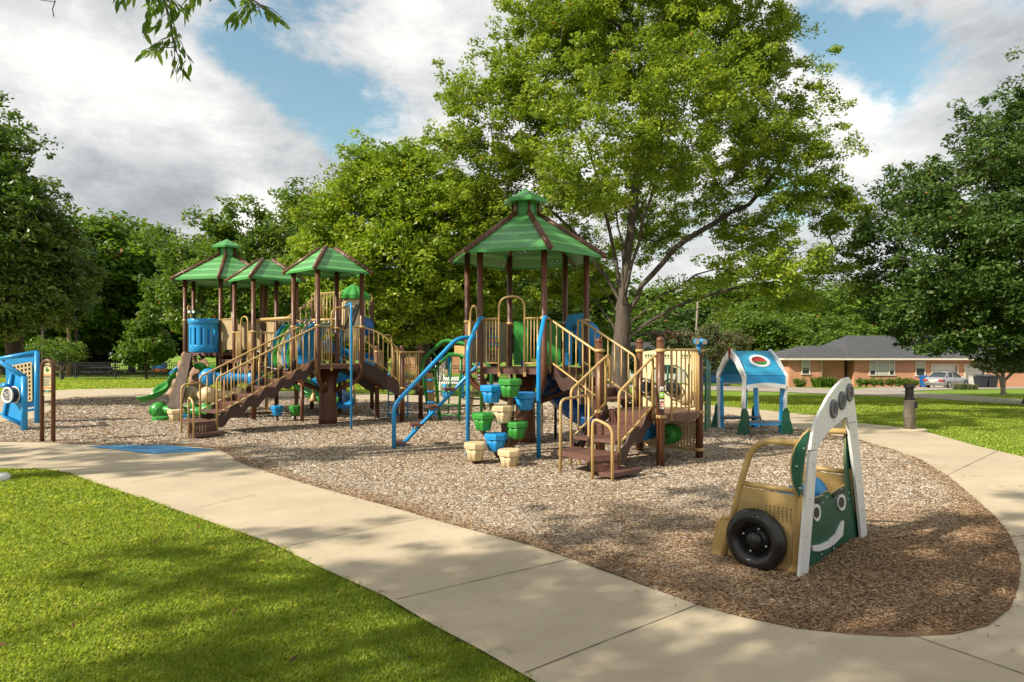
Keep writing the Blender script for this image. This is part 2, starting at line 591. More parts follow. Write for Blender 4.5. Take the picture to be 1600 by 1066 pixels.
def g_conc(t, b, co):
    n = t.noise(co, 1.1, 7, .65); n2 = t.noise(co, 90, 3, .6); n3 = t.noise(co, 7, 6, .7)
    c = t.ramp(n, [(.3, (.41, .335, .23)), (.5, (.47, .39, .27)), (.72, (.53, .445, .315))])
    c = t.mix(t.maprange(n2, .35, .7, 0, .16), c, (.28, .23, .17))
    c = t.mix(t.maprange(n3, .58, .8, 0, .28), c, (.34, .28, .21))
    vo = t.new('ShaderNodeTexVoronoi'); vo.inputs['Scale'].default_value = 2.2; t.l.new(co, vo.inputs['Vector'])
    c = t.mix(t.maprange(vo.outputs['Distance'], .035, .015, 0, .5), c, (.16, .12, .09))
    # hairline cracks, old water stains and scuffed grit
    vc = t.new('ShaderNodeTexVoronoi'); vc.feature = 'DISTANCE_TO_EDGE'; vc.inputs['Scale'].default_value = .42
    wv = t.new('ShaderNodeVectorMath', operation='ADD'); t.l.new(co, wv.inputs[0])
    nn = t.new('ShaderNodeTexNoise'); nn.inputs['Scale'].default_value = 2.5; nn.inputs['Detail'].default_value = 6; t.l.new(co, nn.inputs['Vector'])
    t.l.new(nn.outputs['Color'], wv.inputs[1]); t.l.new(wv.outputs[0], vc.inputs['Vector'])
    crack = t.math('MULTIPLY', t.maprange(vc.outputs['Distance'], .0045, .0015, 0, 1), t.maprange(t.noise(co, .5, 2), .52, .60, 0, .45))
    c = t.mix(crack, c, (.17, .135, .10))
    c = t.mix(t.maprange(t.noise(co, .45, 9, .72, .6), .50, .64, 0, .30), c, (.36, .30, .22))
    c = t.mix(t.maprange(t.noise(co, 22, 6, .75), .62, .74, 0, .35), c, (.24, .18, .12))
    t.l.new(c, b.inputs['Base Color']); b.inputs['Roughness'].default_value = .85; b.inputs['Specular IOR Level'].default_value = .25
    bn = t.new('ShaderNodeBump'); bn.inputs['Strength'].default_value = .25; bn.inputs['Distance'].default_value = .004
    t.l.new(t.noise(co, 180, 3, .7), bn.inputs['Height']); t.l.new(bn.outputs[0], b.inputs['Normal'])


def g_mulch(t, b, co):
    mp = t.new('ShaderNodeMapping'); mp.inputs['Scale'].default_value = (1, 1, 1); t.l.new(co, mp.inputs[0])
    vo = t.new('ShaderNodeTexVoronoi'); vo.inputs['Scale'].default_value = 38; t.l.new(mp.outputs[0], vo.inputs['Vector'])
    sp = t.new('ShaderNodeSeparateColor'); t.l.new(vo.outputs['Color'], sp.inputs[0])
    c = t.ramp(sp.outputs[0], [(.0, (.09, .055, .03)), (.3, (.23, .15, .09)), (.6, (.38, .29, .20)), (.85, (.50, .42, .32)), (1, (.62, .55, .45))])
    n = t.noise(co, .8, 6, .65)
    c = t.mix(t.maprange(n, .45, .65, 0, .45), c, (.17, .085, .036))
    sx = t.new('ShaderNodeSeparateXYZ'); t.l.new(co, sx.inputs[0])
    zone = t.math('MULTIPLY', t.maprange(sx.outputs[0], .4, 2.6, 0, 1), t.maprange(sx.outputs[1], 7.6, 5.8, 0, .8))
    c = t.mix(zone, c, (.17, .09, .04))
    t.l.new(c, b.inputs['Base Color']); b.inputs['Roughness'].default_value = .9; b.inputs['Specular IOR Level'].default_value = .2
    bn = t.new('ShaderNodeBump'); bn.inputs['Strength'].default_value = 1.0; bn.inputs['Distance'].default_value = .03
    t.l.new(sp.outputs[1], bn.inputs['Height']); t.l.new(bn.outputs[0], b.inputs['Normal'])


def g_road(t, b, co):
    n = t.noise(co, .8, 7, .65); n2 = t.noise(co, 40, 3, .6)
    c = t.ramp(n, [(.3, (.27, .225, .18)), (.7, (.36, .31, .25))])
    c = t.mix(t.maprange(n2, .4, .7, 0, .3), c, (.2, .17, .14))
    t.l.new(c, b.inputs['Base Color']); b.inputs['Roughness'].default_value = .9


def g_grey(t, b, co):
    n = t.noise(co, .9, 7, .65)
    c = t.ramp(n, [(.3, (.30, .28, .255)), (.7, (.38, .36, .33))])
    t.l.new(c, b.inputs['Base Color']); b.inputs['Roughness'].default_value = .85


def g_bluerub(t, b, co):
    n = t.noise(co, 120, 3, .7)
    c = t.ramp(n, [(.3, (.03, .15, .30)), (.7, (.07, .26, .46))])
    t.l.new(c, b.inputs['Base Color']); b.inputs['Roughness'].default_value = .75
    bn = t.new('ShaderNodeBump'); bn.inputs['Strength'].default_value = .6; bn.inputs['Distance'].default_value = .005
    t.l.new(n, bn.inputs['Height']); t.l.new(bn.outputs[0], b.inputs['Normal'])


for nm, fn in (('lawn_grass', g_lawn), ('concrete', g_conc), ('mulch', g_mulch), ('asphalt', g_road), ('grey_concrete', g_grey), ('blue_rubber', g_bluerub)):
    mat_ground(nm, fn)
M['joint'] = mat('dark_joint_filler', (.10, .08, .06), .9)  # dark filler colour of the joints across the path

# lawn: fan of quads from behind the camera to the horizon
rows = [-14, -8, -4, -1, 2, 4, 6, 8, 10, 12, 14, 16, 17, 18, 19, 20, 21, 22, 23, 24, 26, 28, 30, 33, 36, 40, 45, 50, 56, 62, 70, 80, 95, 115, 145, 200, 300, 500, 900]
nc = 60
mb = MB()
for y in rows:
    hw = 30 + max(0, y) * 1.5
    for i in range(nc + 1):
        x = -hw + 2 * hw * i / nc
        mb.v.append((x, y, gz(x, min(y, 130))))
for j in range(len(rows) - 1):
    for i in range(nc):
        a = j * (nc + 1) + i
        mb.face([a, a + 1, a + nc + 2, a + nc + 1], True)
tag(mb.build('lawn', 'lawn_grass'), kind='structure')


def gp(lst): return [tuple(G(*p)[:2]) for p in lst]


edge_front = gp([(-260, 728), (-80, 730), (0, 734), (70, 735), (110, 742), (150, 757), (240, 787), (325, 817), (425, 852), (500, 890), (600, 935), (675, 980), (750, 1020), (815, 1058)])
outer_right = gp([(1600, 716), (1532, 700), (1450, 677), (1415, 670), (1340, 662), (1279, 651), (1185, 641), (1108, 634), (960, 628), (800, 623), (600, 617), (400, 611), (250, 607), (120, 609), (40, 613), (0, 618), (-120, 626)])
path_poly = edge_front + [(.45, 3.0), (1.4, 2.0), (3.2, .4), (6.0, -.8), (9.5, -1.2), (12.5, 3), (11, 7.5), (9.6, 9.6)] + outer_right
path_poly = path_poly + [(-21, 17), (-21, 11)]
drape('path', path_poly, .020, 1.6, M['concrete'])
mulch_front = [(-40, 692), (0, 692), (60, 693), (140, 697), (180, 697), (260, 697), (332, 702), (352, 709), (363, 716), (368, 722), (400, 734), (450, 750), (500, 765), (580, 787), (650, 807), (700, 822), (760, 838), (800, 848), (870, 870),
               (950, 899), (1040, 932), (1090, 950), (1160, 970), (1250, 988), (1330, 997), (1410, 1001), (1490, 997), (1545, 983), (1578, 957), (1591, 922), (1595, 890), (1590, 865), (1575, 835),
               (1555, 810), (1520, 780), (1480, 745), (1440, 723), (1400, 706), (1345, 690), (1300, 681), (1249, 673), (1187, 656), (1108, 645), (960, 637), (800, 634), (740, 636), (600, 627), (400, 619), (225, 617), (126, 621), (70, 628), (84, 640), (60, 654), (0, 662), (-40, 668)]
MULCH = gp(mulch_front)


def mulch_relief(x, y):
    v = mnoise.noise(Vector((x * .9, y * .9, 0))) * .03 + mnoise.noise(Vector((x * 3.1, y * 3.1, 2))) * .014
    # raked up against the front board of the play car
    d = math.hypot(x - 2.95, y - 5.45)
    v += .055 * math.exp(-(d / .45) ** 2)
    return max(.012, v * .8 + .014)


mulch = drape('mulch_bed', MULCH, .010, .35, M['mulch'], mulch_relief)
# blue rubber ramp
drape('rubber_ramp', gp([(133, 699.5), (190, 697.5), (262, 698), (340, 705.5), (300, 708.5), (238, 712), (185, 705.5)]), .027, 1.0, M['blue_rubber'])
# raised concrete lip where the ramp meets the bed
# joints across the path
mb = MB()
for a, b in (((300, 798), (400, 776)), ((440, 859), (670, 811)), ((617, 942), (890, 878)), ((820, 1058), (1090, 950)), ((1430, 1000), (1600, 1060)), ((205, 757), (365, 726)), ((1545, 845), (1640, 838)), ((1480, 745), (1560, 706)), ((1300, 681), (1340, 663))):
    A, B = G(*a), G(*b)
    d = (B - A).normalized(); n = Vector((-d.y, d.x, 0)) * .0032
    N = 14
    pr = None
    for i in range(N + 1):
        p = A.lerp(B, i / N); w1 = .6 + .8 * random.random()
        q = [p + n * w1, p - n * w1]
        for v in q: v.z = gz(v.x, v.y) + .0245
        mb.v.extend([tuple(v) for v in q])
        if i: k = len(mb.v); mb.face([k - 4, k - 3, k - 1, k - 2])
tag(mb.build('path_joint', 'joint'), kind='structure')
# street and drive
drape('street', gp([(700, 601), (1000, 606.5), (1200, 612.5), (1310, 617), (1450, 624), (1600, 634), (1750, 644)]) + [(60, 32), (60, 45)] + gp([(1600, 625), (1500, 618), (1405, 613), (1330, 609), (1200, 604.5), (1000, 600), (700, 597)]), .03, 3.0, M['asphalt'])
drape('driveway', gp([(1326, 609.2), (1385, 605), (1425, 603.0), (1600, 602.5), (1720, 603), (1720, 607), (1500, 609), (1440, 611), (1403, 613.2)]), .035, 3.0, M['asphalt'])


# ------------------------------------------------------------------ scattered ground cover
def inside(poly, X, Y):
    px = np.array([p[0] for p in poly]); py = np.array([p[1] for p in poly])
    r = np.zeros(len(X), bool); j = len(px) - 1
    for i in range(len(px)):
        c = ((py[i] > Y) != (py[j] > Y)) & (X < (px[j] - px[i]) * (Y - py[i]) / (py[j] - py[i] + 1e-12) + px[i])
        r ^= c; j = i
    return r


def np_mesh(name, verts, faces_n, loops, mats, tint=None, smooth=False):
    """verts (n,3); all faces have faces_n corners, loops flat index array"""
    me = bpy.data.meshes.new(name)
    nf = len(loops) // faces_n
    me.vertices.add(len(verts)); me.vertices.foreach_set('co', verts.astype(np.float32).ravel())
    me.loops.add(len(loops)); me.loops.foreach_set('vertex_index', loops.astype(np.int32))
    me.polygons.add(nf); me.polygons.foreach_set('loop_start', (np.arange(nf) * faces_n).astype(np.int32))
    me.polygons.foreach_set('loop_total', np.full(nf, faces_n, np.int32))
    if smooth: me.polygons.foreach_set('use_smooth', np.ones(nf, bool))
    if tint is not None:
        a = me.attributes.new('tint', 'FLOAT', 'FACE'); a.data.foreach_set('value', tint.astype(np.float32))
    me.materials.append(mats)
    me.update(calc_edges=True)
    return me


def gzv(X, Y):
    b = np.clip((X / np.maximum(Y, 8) + .35) / .75, 0, 1); b = b * b * (3 - 2 * b)
    k = .011 + .029 * b; s0 = 21 - 5 * b; t = np.maximum(0, Y - s0)
    return -k * t * t / (t + 6)


def mat_tint(name, stops, rough=.8, trans=0.0, spec=.2):
    m = bpy.data.materials.new(name); m.use_nodes = True
    t = NT(m.node_tree); b = t.n['Principled BSDF']
    a = t.new('ShaderNodeAttribute'); a.attribute_name = 'tint'
    c = t.ramp(a.outputs['Fac'], stops)
    t.l.new(c, b.inputs['Base Color']); b.inputs['Roughness'].default_value = rough; b.inputs['Specular IOR Level'].default_value = spec
    if trans:
        tr = t.new('ShaderNodeBsdfTranslucent')
        t.l.new(t.mix(1.0, c, (1.6, 1.5, .7), 'MULTIPLY'), tr.inputs[0])
        ms = t.new('ShaderNodeMixShader'); ms.inputs[0].default_value = trans
        t.l.new(b.outputs[0], ms.inputs[1]); t.l.new(tr.outputs[0], ms.inputs[2])
        t.l.new(ms.outputs[0], t.n['Material Output'].inputs[0])
    M[name] = m
    return m


mat_tint('wood_chip', [(0, (.07, .04, .022)), (.08, (.24, .14, .07)), (.30, (.41, .275, .155)), (.52, (.46, .38, .285)), (.78, (.56, .50, .41)), (1, (.74, .69, .60))], .85)


def chips():
    P = MULCH
    X = []; Y = []; S = []
    for y0, y1, dn, sc in ((4.0, 5.5, 6800, .66), (5.5, 7.0, 5400, .72), (7.0, 9.0, 3700, .84), (9.0, 12.0, 2200, 1.05), (12.0, 16.0, 1100, 1.4), (16, 25, 350, 2.0)):
        x0, x1 = -.80 * y1, .80 * y1
        n = int((x1 - x0) * (y1 - y0) * dn)
        xx = rng.uniform(x0, x1, n); yy = rng.uniform(y0, y1, n)
        k = inside(P, xx, yy); X.append(xx[k]); Y.append(yy[k]); S.append(np.full(k.sum(), sc))
    X = np.concatenate(X); Y = np.concatenate(Y); S = np.concatenate(S)
    # a few chips kicked on to the path edge
    n = len(X)
    k = rng.random(n) < .05
    X[k] += rng.normal(0, .09, k.sum()); Y[k] += rng.normal(0, .09, k.sum())
    k = rng.random(n) < .004
    X[k] += rng.normal(0, .35, k.sum()); Y[k] += rng.normal(0, .35, k.sum())
    Z = np.array([mulch_relief(a, b) for a, b in zip(X, Y)]) + gzv(X, Y) + .011 + rng.uniform(.001, .008, n)
    L = rng.uniform(.010, .028, n) * S; Wd = rng.uniform(.003, .0075, n) * S
    th = rng.uniform(0, 2 * PI, n); pit = rng.normal(0, .17, n); rol = rng.normal(0, .28, n)
    ux = np.cos(th) * np.cos(pit); uy = np.sin(th) * np.cos(pit); uz = np.sin(pit)
    vx = -np.sin(th) * np.cos(rol); vy = np.cos(th) * np.cos(rol); vz = np.sin(rol)
    U = np.stack([ux, uy, uz], 1) * L[:, None]; V = np.stack([vx, vy, vz], 1) * Wd[:, None]
    C = np.stack([X, Y, Z], 1)
    vv = np.stack([C - U - V * .7, C + U * .9 - V, C + U + V * .8, C - U * .85 + V], 1).reshape(-1, 3)
    # big patches of darker fresh bark near the edges and the play car
    base = rng.random(n)
    pn = np.array([mnoise.noise(Vector((a * .5, b * .5, 5))) for a, b in zip(X, Y)])
    dk = np.clip((X - .2) / 2.2, 0, 1) * np.clip((7.6 - Y) / 1.8, 0, 1) * .85 + np.clip(pn, 0, 1) * .35
    # reddish fresher bark where the bed was topped up: round the play car and along the path edge
    PM = np.array(P); A = PM; B = np.roll(PM, -1, 0); D = B - A; L2 = (D ** 2).sum(1) + 1e-9
    edge = np.full(n, 9.0)
    for a_, d_, l_ in zip(A, D, L2):
        t_ = np.clip(((X - a_[0]) * d_[0] + (Y - a_[1]) * d_[1]) / l_, 0, 1)
        edge = np.minimum(edge, np.hypot(X - a_[0] - t_ * d_[0], Y - a_[1] - t_ * d_[1]))
    dk = np.clip(dk + .8 * np.clip(1 - edge / (.34 + .25 * pn), 0, 1), 0, 1)
    tint = np.clip(base * (1 - dk * .72) + rng.normal(0, .05, n), 0, 1)
    me = np_mesh('mulch_chips', vv, 4, np.arange(len(vv)), M['wood_chip'], tint)
    o = bpy.data.objects.new('mulch_chips', me); COL.objects.link(o)
    tag(o, kind='stuff', label='loose tan and brown wood chips covering the play area', cat='mulch')


chips()
mat_tint('dry_leaf', [(0, (.035, .018, .010)), (1, (.14, .065, .03))], .8)
mat_tint('grass_blade', [(0, (.14, .21, .025)), (.35, (.26, .36, .040)), (.7, (.39, .48, .07)), (.93, (.50, .54, .12)), (1, (.50, .42, .18))], .55, .38, .3)
PATH_IN = path_poly


def blades(name, polyf, bands, label, h=(.015, .031), seedz=3):
    X = []; Y = []; S = []
    for y0, y1, dn, sc, xa, xb in bands:
        n = int((xb - xa) * (y1 - y0) * dn)
        xx = rng.uniform(xa, xb, n); yy = rng.uniform(y0, y1, n)
        k = polyf(xx, yy) & (np.abs(xx) < yy * .80 + .3)
        X.append(xx[k]); Y.append(yy[k]); S.append(np.full(k.sum(), sc))
    X = np.concatenate(X); Y = np.concatenate(Y); S = np.concatenate(S); n = len(X)
    cl = np.array([mnoise.noise(Vector((a * 2.2, b * 2.2, seedz))) for a, b in zip(X, Y)])
    fine = np.array([mnoise.noise(Vector((a * 9, b * 9, seedz))) for a, b in zip(X, Y)])
    H = rng.uniform(*h, n) * (1 + cl * .35 + fine * .5) * np.sqrt(S)
    Wd = rng.uniform(.0018, .0034, n) * S
    th = rng.uniform(0, 2 * PI, n); ln = rng.uniform(.2, 1.1, n)
    base = np.stack([X, Y, gzv(X, Y) + .0], 1)
    side = np.stack([np.cos(th), np.sin(th), np.zeros(n)], 1) * Wd[:, None]
    lean = np.stack([-np.sin(th), np.cos(th), np.zeros(n)], 1)
    mid = base + lean * (H * ln * .35)[:, None] + np.array([0, 0, 1]) * (H * .6)[:, None]
    tip = base + lean * (H * ln)[:, None] + np.array([0, 0, 1]) * (H * rng.uniform(.65, 1, n))[:, None]
    vv = np.stack([base - side, base + side, mid + side * .7, tip, mid - side * .7], 1).reshape(-1, 3)
    tint = np.clip(.46 + cl * .22 + fine * .12 + rng.normal(0, .17, n), 0, .93)
    dry = rng.random(n) < .07; tint[dry] = rng.uniform(.93, 1, dry.sum())
    me = np_mesh(name, vv, 5, np.arange(len(vv)), M['grass_blade'], tint)
    o = bpy.data.objects.new(name, me); COL.objects.link(o)
    tag(o, kind='stuff', label=label, cat='grass')


def near_lawn(x, y): return ~inside(PATH_IN, x, y)


# front lawn grows a few centimetres over the path edge
def front_ok(x, y):
    return ~inside(PATH_IN, x - .03 * rng.random(len(x)), y - .05 * rng.random(len(x)))


blades('front_grass', front_ok, [(3.2, 4.2, 15000, .85, -4.2, 1.0), (4.2, 5.5, 11000, 1.0, -4.8, .2), (5.5, 7.2, 6500, 1.3, -6.0, -.9), (7.2, 10.2, 3300, 1.9, -8.2, -2.5)], 'bright green mown lawn in front of the path')
blades('back_grass', near_lawn, [(10, 17, 1100, 2.6, 3, 14), (17, 24, 620, 3.6, 4, 20), (24, 34, 240, 5, 6, 27)], 'green lawn between the path and the street', (.012, .024), 9)
blades('far_grass', near_lawn, [(20, 30, 200, 5, -22, -4), (30, 48, 90, 8, -40, -6)], 'sunlit green lawn in front of the black fence', (.018, .035), 4)
# ------------------------------------------------------------------ play structures
V = Vector


def hexv(c, r, ph0, n):
    """corner points, angle measured from -y towards +x"""
    return [V((c[0] + r * math.sin(R(ph0 + 360 / n * k)), c[1] - r * math.cos(R(ph0 + 360 / n * k)), 0)) for k in range(n)]


def post(p, z0, z1, par, r=.055, ball=False, clamps=(), base=None, m='brown'):
    mb = MB(); mb.smooth = True
    if base:
        mb.tube(arc_pts([(p.x, p.y, z1), (p.x, p.y, z0), base], .35, 7), r, 14)
    else:
        mb.tube([(p.x, p.y, z1), (p.x, p.y, z0)], r, 14)
    if ball:
        mb.ball((p.x, p.y, z1 + .01), r * 1.12, 14, 8, (1, 1, .85))
    o = mb.build('post', m, par)
    for z in clamps:
        mb = MB(); mb.smooth = True
        mb.lathe((p.x, p.y, z - .022), [(r + .001, -.004), (r + .013, 0), (r + .016, .022), (r + .013, .044), (r + .001, .048)], 14)
        mb.smooth = False
        mb.box((p.x + r + .02, p.y, z), (.03, .03, .03))
        mb.build('clamp', 'tan', o)
    return o


def slab(pts, z, th, par, name='deck', m='deck'):
    mb = MB()
    mb.prism([(p.x, p.y, z - th / 2) for p in pts], (0, 0, 1), th)
    # lip flange
    mb2 = [(p.x, p.y) for p in pts]
    return mb.build(name, m, par)


def railing(a, b, zb0, zb1, h, par, n=6, r=.016, low=.09, name='railing', m='tan', gap=(0.0, 0.0), drop0=.12, drop1=.12, rr=.020):
    """barred panel from a to b (xy), following a floor from height zb0 to zb1"""
    a = V((a[0], a[1], 0)); b = V((b[0], b[1], 0))
    d = b - a; L = d.length; dn = d.normalized()
    a2 = a + dn * gap[0]; b2 = b - dn * gap[1]
    mb = MB(); mb.smooth = True

    def pt(t, z): p = a2.lerp(b2, t); return V((p.x, p.y, zb0 + (zb1 - zb0) * t + z))
    mb.tube(arc_pts([pt(0, -drop0), pt(0, h), pt(1, h), pt(1, -drop1)], .07, 5), rr, 8)
    mb.tube([pt(0, low), pt(1, low)], r, 7)
    for i in range(1, n):
        t = i / n
        mb.tube([pt(t, low), pt(t, h)], r * .72, 6)
    return mb.build(name, m, par)


def arch_rail(a, b, zd, par, top, h=.86, m='tan', w0=.30, w1=.70, name='arch_railing'):
    """two low barred wings and a tall hoop between them"""
    a = V((a[0], a[1], 0)); b = V((b[0], b[1], 0))
    mb = MB(); mb.smooth = True

    def pt(t, z): p = a.lerp(b, t); return V((p.x, p.y, z))
    mb.tube(arc_pts([pt(w0, zd - .14), pt(w0, zd + top), pt(w1, zd + top), pt(w1, zd - .14)], .5, 9), .019, 8)
    for s, (t0, t1) in enumerate(((.05, w0), (w1, .95))):
        mb.tube([pt(t0, zd + h), pt(t1, zd + h)], .019, 8)
        if s == 0: mb.tube(arc_pts([pt(t0 + .05, zd + h), pt(t0 + .05, zd + .09), pt(t1, zd + .09)], .06), .015, 7)
        else: mb.tube(arc_pts([pt(t1 - .05, zd + h), pt(t1 - .05, zd + .09), pt(t0, zd + .09)], .06), .015, 7)
        for k in range(1, 4 if s == 0 else 4):
            t = t0 + .05 * (s == 0) + (t1 - t0 - .05) * k / 4
            mb.tube([pt(t, zd + .09), pt(t, zd + h)], .0115, 6)
    for t in (w0, w1):
        p = pt(t, zd - .10); mb.box(p, (.05, .05, .07))
    return mb.build(name, m, par)


def roof(c, r, ph0, n, z_e, z_t, rt, par, cap=False):
    lo = hexv(c, r, ph0, n); hi = hexv(c, rt, ph0, n)
    mb = MB()
    cc = V((c[0], c[1], 0))
    for k in range(n):
        j = (k + 1) % n
        A, B, C, D = V((lo[k].x, lo[k].y, z_e)), V((lo[j].x, lo[j].y, z_e)), V((hi[j].x, hi[j].y, z_t)), V((hi[k].x, hi[k].y, z_t))
        nn = (B - A).cross(D - A).normalized()
        if nn.z < 0: nn = -nn
        mb.prism([A, B, C, D], nn, .012)
        # hem
    ro = mb.build('roof', 'roof', par)
    mb = MB()
    for k in range(n):
        j = (k + 1) % n
        mb.bar((lo[k].x, lo[k].y, z_e - .008), (lo[j].x, lo[j].y, z_e - .008), .012, .05)
    mb.build('eave_trim', 'cap', ro)
    for k in range(n):
        mb = MB(); mb.smooth = True
        o = (lo[k] - cc).normalized()
        p0 = V((lo[k].x, lo[k].y, z_e + .012)) + o * .02; p1 = V((hi[k].x, hi[k].y, z_t + .015))
        mb.tube([p0, p1], .052, 12)
        mb.ball(p0, .053, 12, 8)
        e = mb.build('ridge_beam', 'brown', ro)
        mb = MB(); dn = (p1 - p0).normalized(); sd2 = dn.cross(V((0, 0, 1))).normalized()
        for i in range(7):
            for s in (-1, 1):
                mb.ball(p0 + dn * (.12 + i * .19) * ((p1 - p0).length / 1.45) + sd2 * s * .062 + V((0, 0, .004)), .009, 6, 4)
        into(mb, e, 'steel')
    if cap:
        a2 = hexv(c, rt * 1.02, ph0, n)
        mb = MB()
        mb.prism([(p.x, p.y, z_t + .12) for p in hexv(c, rt * .86, ph0, n)], (0, 0, 1), .26)
        mb.build('lantern_drum', 'cap', ro)
        for p in a2:
            mb = MB(); mb.smooth = True
            mb.tube([(p.x, p.y, z_t - .02), (p.x, p.y, z_t + .24)], .026, 8)
            mb.build('lantern_post', 'brown', ro)
        lo2 = hexv(c, rt * 1.75, ph0, n); zz = z_t + .225
        mb = MB()
        o = len(mb.v)
        for p in lo2: mb.v.append((p.x, p.y, zz))
        for p in lo2: mb.v.append((p.x, p.y, zz + .055))
        mb.v.append((c[0], c[1], zz + .28))
        for k in range(n):
            j = (k + 1) % n
            mb.face([k, j, n + j, n + k]); mb.face([n + k, n + j, 2 * n])
        mb.face(list(range(n))[::-1])
        mb.build('cap', 'cap', ro)
    return ro


def trunk_with_arms(c, base_r, zc, par):
    mb = MB(); mb.smooth = True
    mb.lathe((c[0], c[1], -.05), [(base_r * 1.05, 0), (base_r, .2), (base_r * .94, .7), (base_r * .96, zc)], 18,
             squash=lambda a: 1 + .05 * math.sin(a * 5) + .03 * math.sin(a * 9 + 1))
    return mb.build('trunk_column', 'brown', par)


def wavy_stairs(top_mid, direction, z0, z1, run, width, par, nst, rails=True, rh=.88, nb=9):
    """steps with scalloped side plates from a deck edge down along direction"""
    d = V((direction[0], direction[1], 0)).normalized(); s = V((-d.y, d.x, 0))
    t0 = V((top_mid[0], top_mid[1], 0))
    for sg in (-1, 1):
        mb = MB()
        off = s * (width / 2 * sg)
        N = 30; top = []; bot = []
        for i in range(N + 1):
            t = i / N
            z = z0 + (z1 - z0) * t
            ph = (t * nst) % 1
            top.append(t0 + off + d * (run * t) + V((0, 0, z + .045 + .065 * math.sin(2 * PI * (t * nst) + .6))))
            bot.append(t0 + off + d * (run * t) + V((0, 0, z - .17 + .06 * math.sin(2 * PI * (t * nst) + .6))))
        mb.prism([tuple(p) for p in top + bot[::-1]], s, .03)
        mb.build('side_plate', 'plate', par)
    for k in range(nst):
        t = (k + 1) / (nst + 0.0)
        z = z0 + (z1 - z0) * (k + 1) / (nst + 1)
        c = t0 + d * (run * (k + .5) / nst)
        st = MB()
        ang = math.atan2(d.y, d.x)
        st.box((c.x, c.y, z - .02), (run / nst * 1.06, width - .05, .04), ang)
        so_ = st.build('step', 'deck', par)
        st = MB()
        rz = (z0 - z1) / (nst + 1)
        f = c - d * (run / nst * .5)
        st.box((f.x, f.y, z + rz / 2 - .012), (.012, width - .06, rz - .028), ang)
        st.build('riser', 'perf_brown', so_)
    if rails:
        for sg in (-1, 1):
            off = s * ((width / 2 + .03) * sg)
            a = t0 + off; b = t0 + off + d * run
            railing(a, b, z0 - .02, z1 - .02, rh, par, nb, name='stair_railing', low=.14, drop0=.05, drop1=(z1 - .14 if sg == 1 else z1 - .03), rr=.021)
            # short flat piece to the deck post
            mb = MB(); mb.smooth = True
            pa = a + V((0, 0, z0 + rh - .02)); mb.tube(arc_pts([pa, pa - d * .10 + V((0, 0, .03)), pa - d * .12 + V((0, 0, -.5))], .05), .019, 7)
            mb.build('stair_railing_return', 'tan', par)


def pod(c, top, col, par, r=.175, h=.27):
    """octagonal seat cap over a fluted cup"""
    mb = MB()
    c = V((c[0], c[1], 0)); z = top
    mb.lathe((c.x, c.y, z), [(r * .80, -.004), (r * .9, 0), (r * .98, -.012), (r * 1.0, -.03), (r * .99, -.085), (r * .93, -.092)][::-1], 8)
    sq = lambda a: 1 + .10 * max(-.6, min(.6, math.cos(a * 8) * 1.6))
    mb.smooth = True
    mb.lathe((c.x, c.y, z), [(r * .52, -h), (r * .62, -h + .008), (r * .70, -h * .62), (r * .83, -.088)], 64, squash=sq)
    return mb.build('stepping_pod', col, par)


def hlabel(o, s): o['label'] = s; return o


# =============================================================== right-hand structure
C1 = (.25, 12.4)
RS = root('play_structure', (C1[0], C1[1], 0), 'nearer brown and tan play tower with tall six-sided green roof, coloured stepping pods and stairs', 'play structure', 'brown and green roofed play structures')
DK = 1.415
hx = hexv(C1, 1.14, 15, 6)           # 15, 75, 135, 195, 255, 315
ctr = V((C1[0], C1[1], 0))
for i, p in enumerate(hx):
    o = post(p, 1.08, 3.62, RS, clamps=(DK + .86,), base=tuple(ctr + (p - ctr) * .22 + V((0, 0, .78))))
    if i == 5:
        for z, mcol, hh in ((1.50, 0, .035), (1.44, 1, .045), (1.375, 2, .05), (1.30, 1, .022), (1.27, 3, .022), (1.24, 1, .022), (1.21, 3, .02), (1.185, 1, .02)):
            st = MB()
            st.box((p.x - .02, p.y - .056, z), (.045, .006, hh), R(-14))
            st.build('sticker', ['blue', 'white', 'lime', 'red'][mcol], o)
trunk_with_arms(C1, .185, 1.36, RS)
deckpts = [ctr + (p - ctr) * .96 for p in hx]
slab(deckpts, DK, .10, RS)
roof(C1, 1.44, 15, 6, 3.43, 4.23, .24, RS, cap=True)


def hexedge(i, t=.5, off=0.0, H=hx, c=ctr):
    """point along edge i (between corner i and i+1)"""
    a, b = H[i % 6], H[(i + 1) % 6]
    p = a.lerp(b, t); n = ((a + b) / 2 - c).normalized()
    return p + n * off


# front edge (corner 5 -> 0): hoop with wings, pods
arch_rail(hx[5], hx[0], DK, RS, 1.24)
# left edge (corner 4 -> 5)
arch_rail(hx[4], hx[5], DK, RS, 1.12, w0=.25, w1=.80)
# taupe board with game (corner 3 -> 4)
mb = MB(); a, b = hx[3], hx[4]; dn = (b - a).normalized(); nrm = V((-dn.y, dn.x, 0))
A = a + dn * .1; B = b - dn * .1
mb.prism([(A.x, A.y, DK + .08), (B.x, B.y, DK + .08), (B.x, B.y, DK + .84), (A.x, A.y, DK + .84)], nrm, .02)
gpn = mb.build('game_board', 'panelgrey', RS)
mid = a.lerp(b, .42); inn = (ctr - mid).normalized()
mb = MB()
cir = lambda r, zz, off, k=24: [tuple(mid + inn * off + dn * (r * .62 * math.cos(2 * PI * i / k)) + V((0, 0, zz + r * math.sin(2 * PI * i / k)))) for i in range(k)]
mb.prism(cir(.30, DK + .47, .018), inn, .012); mb.cur = 1
mb.prism(cir(.265, DK + .47, .026), inn, .012)
mb.cur = 0; mb.prism([tuple(mid + inn * .033 + dn * x + V((0, 0, DK + .47 + z))) for x, z in ((-.115, -.17), (.115, -.17), (.115, .17), (-.115, .17))], inn, .012)
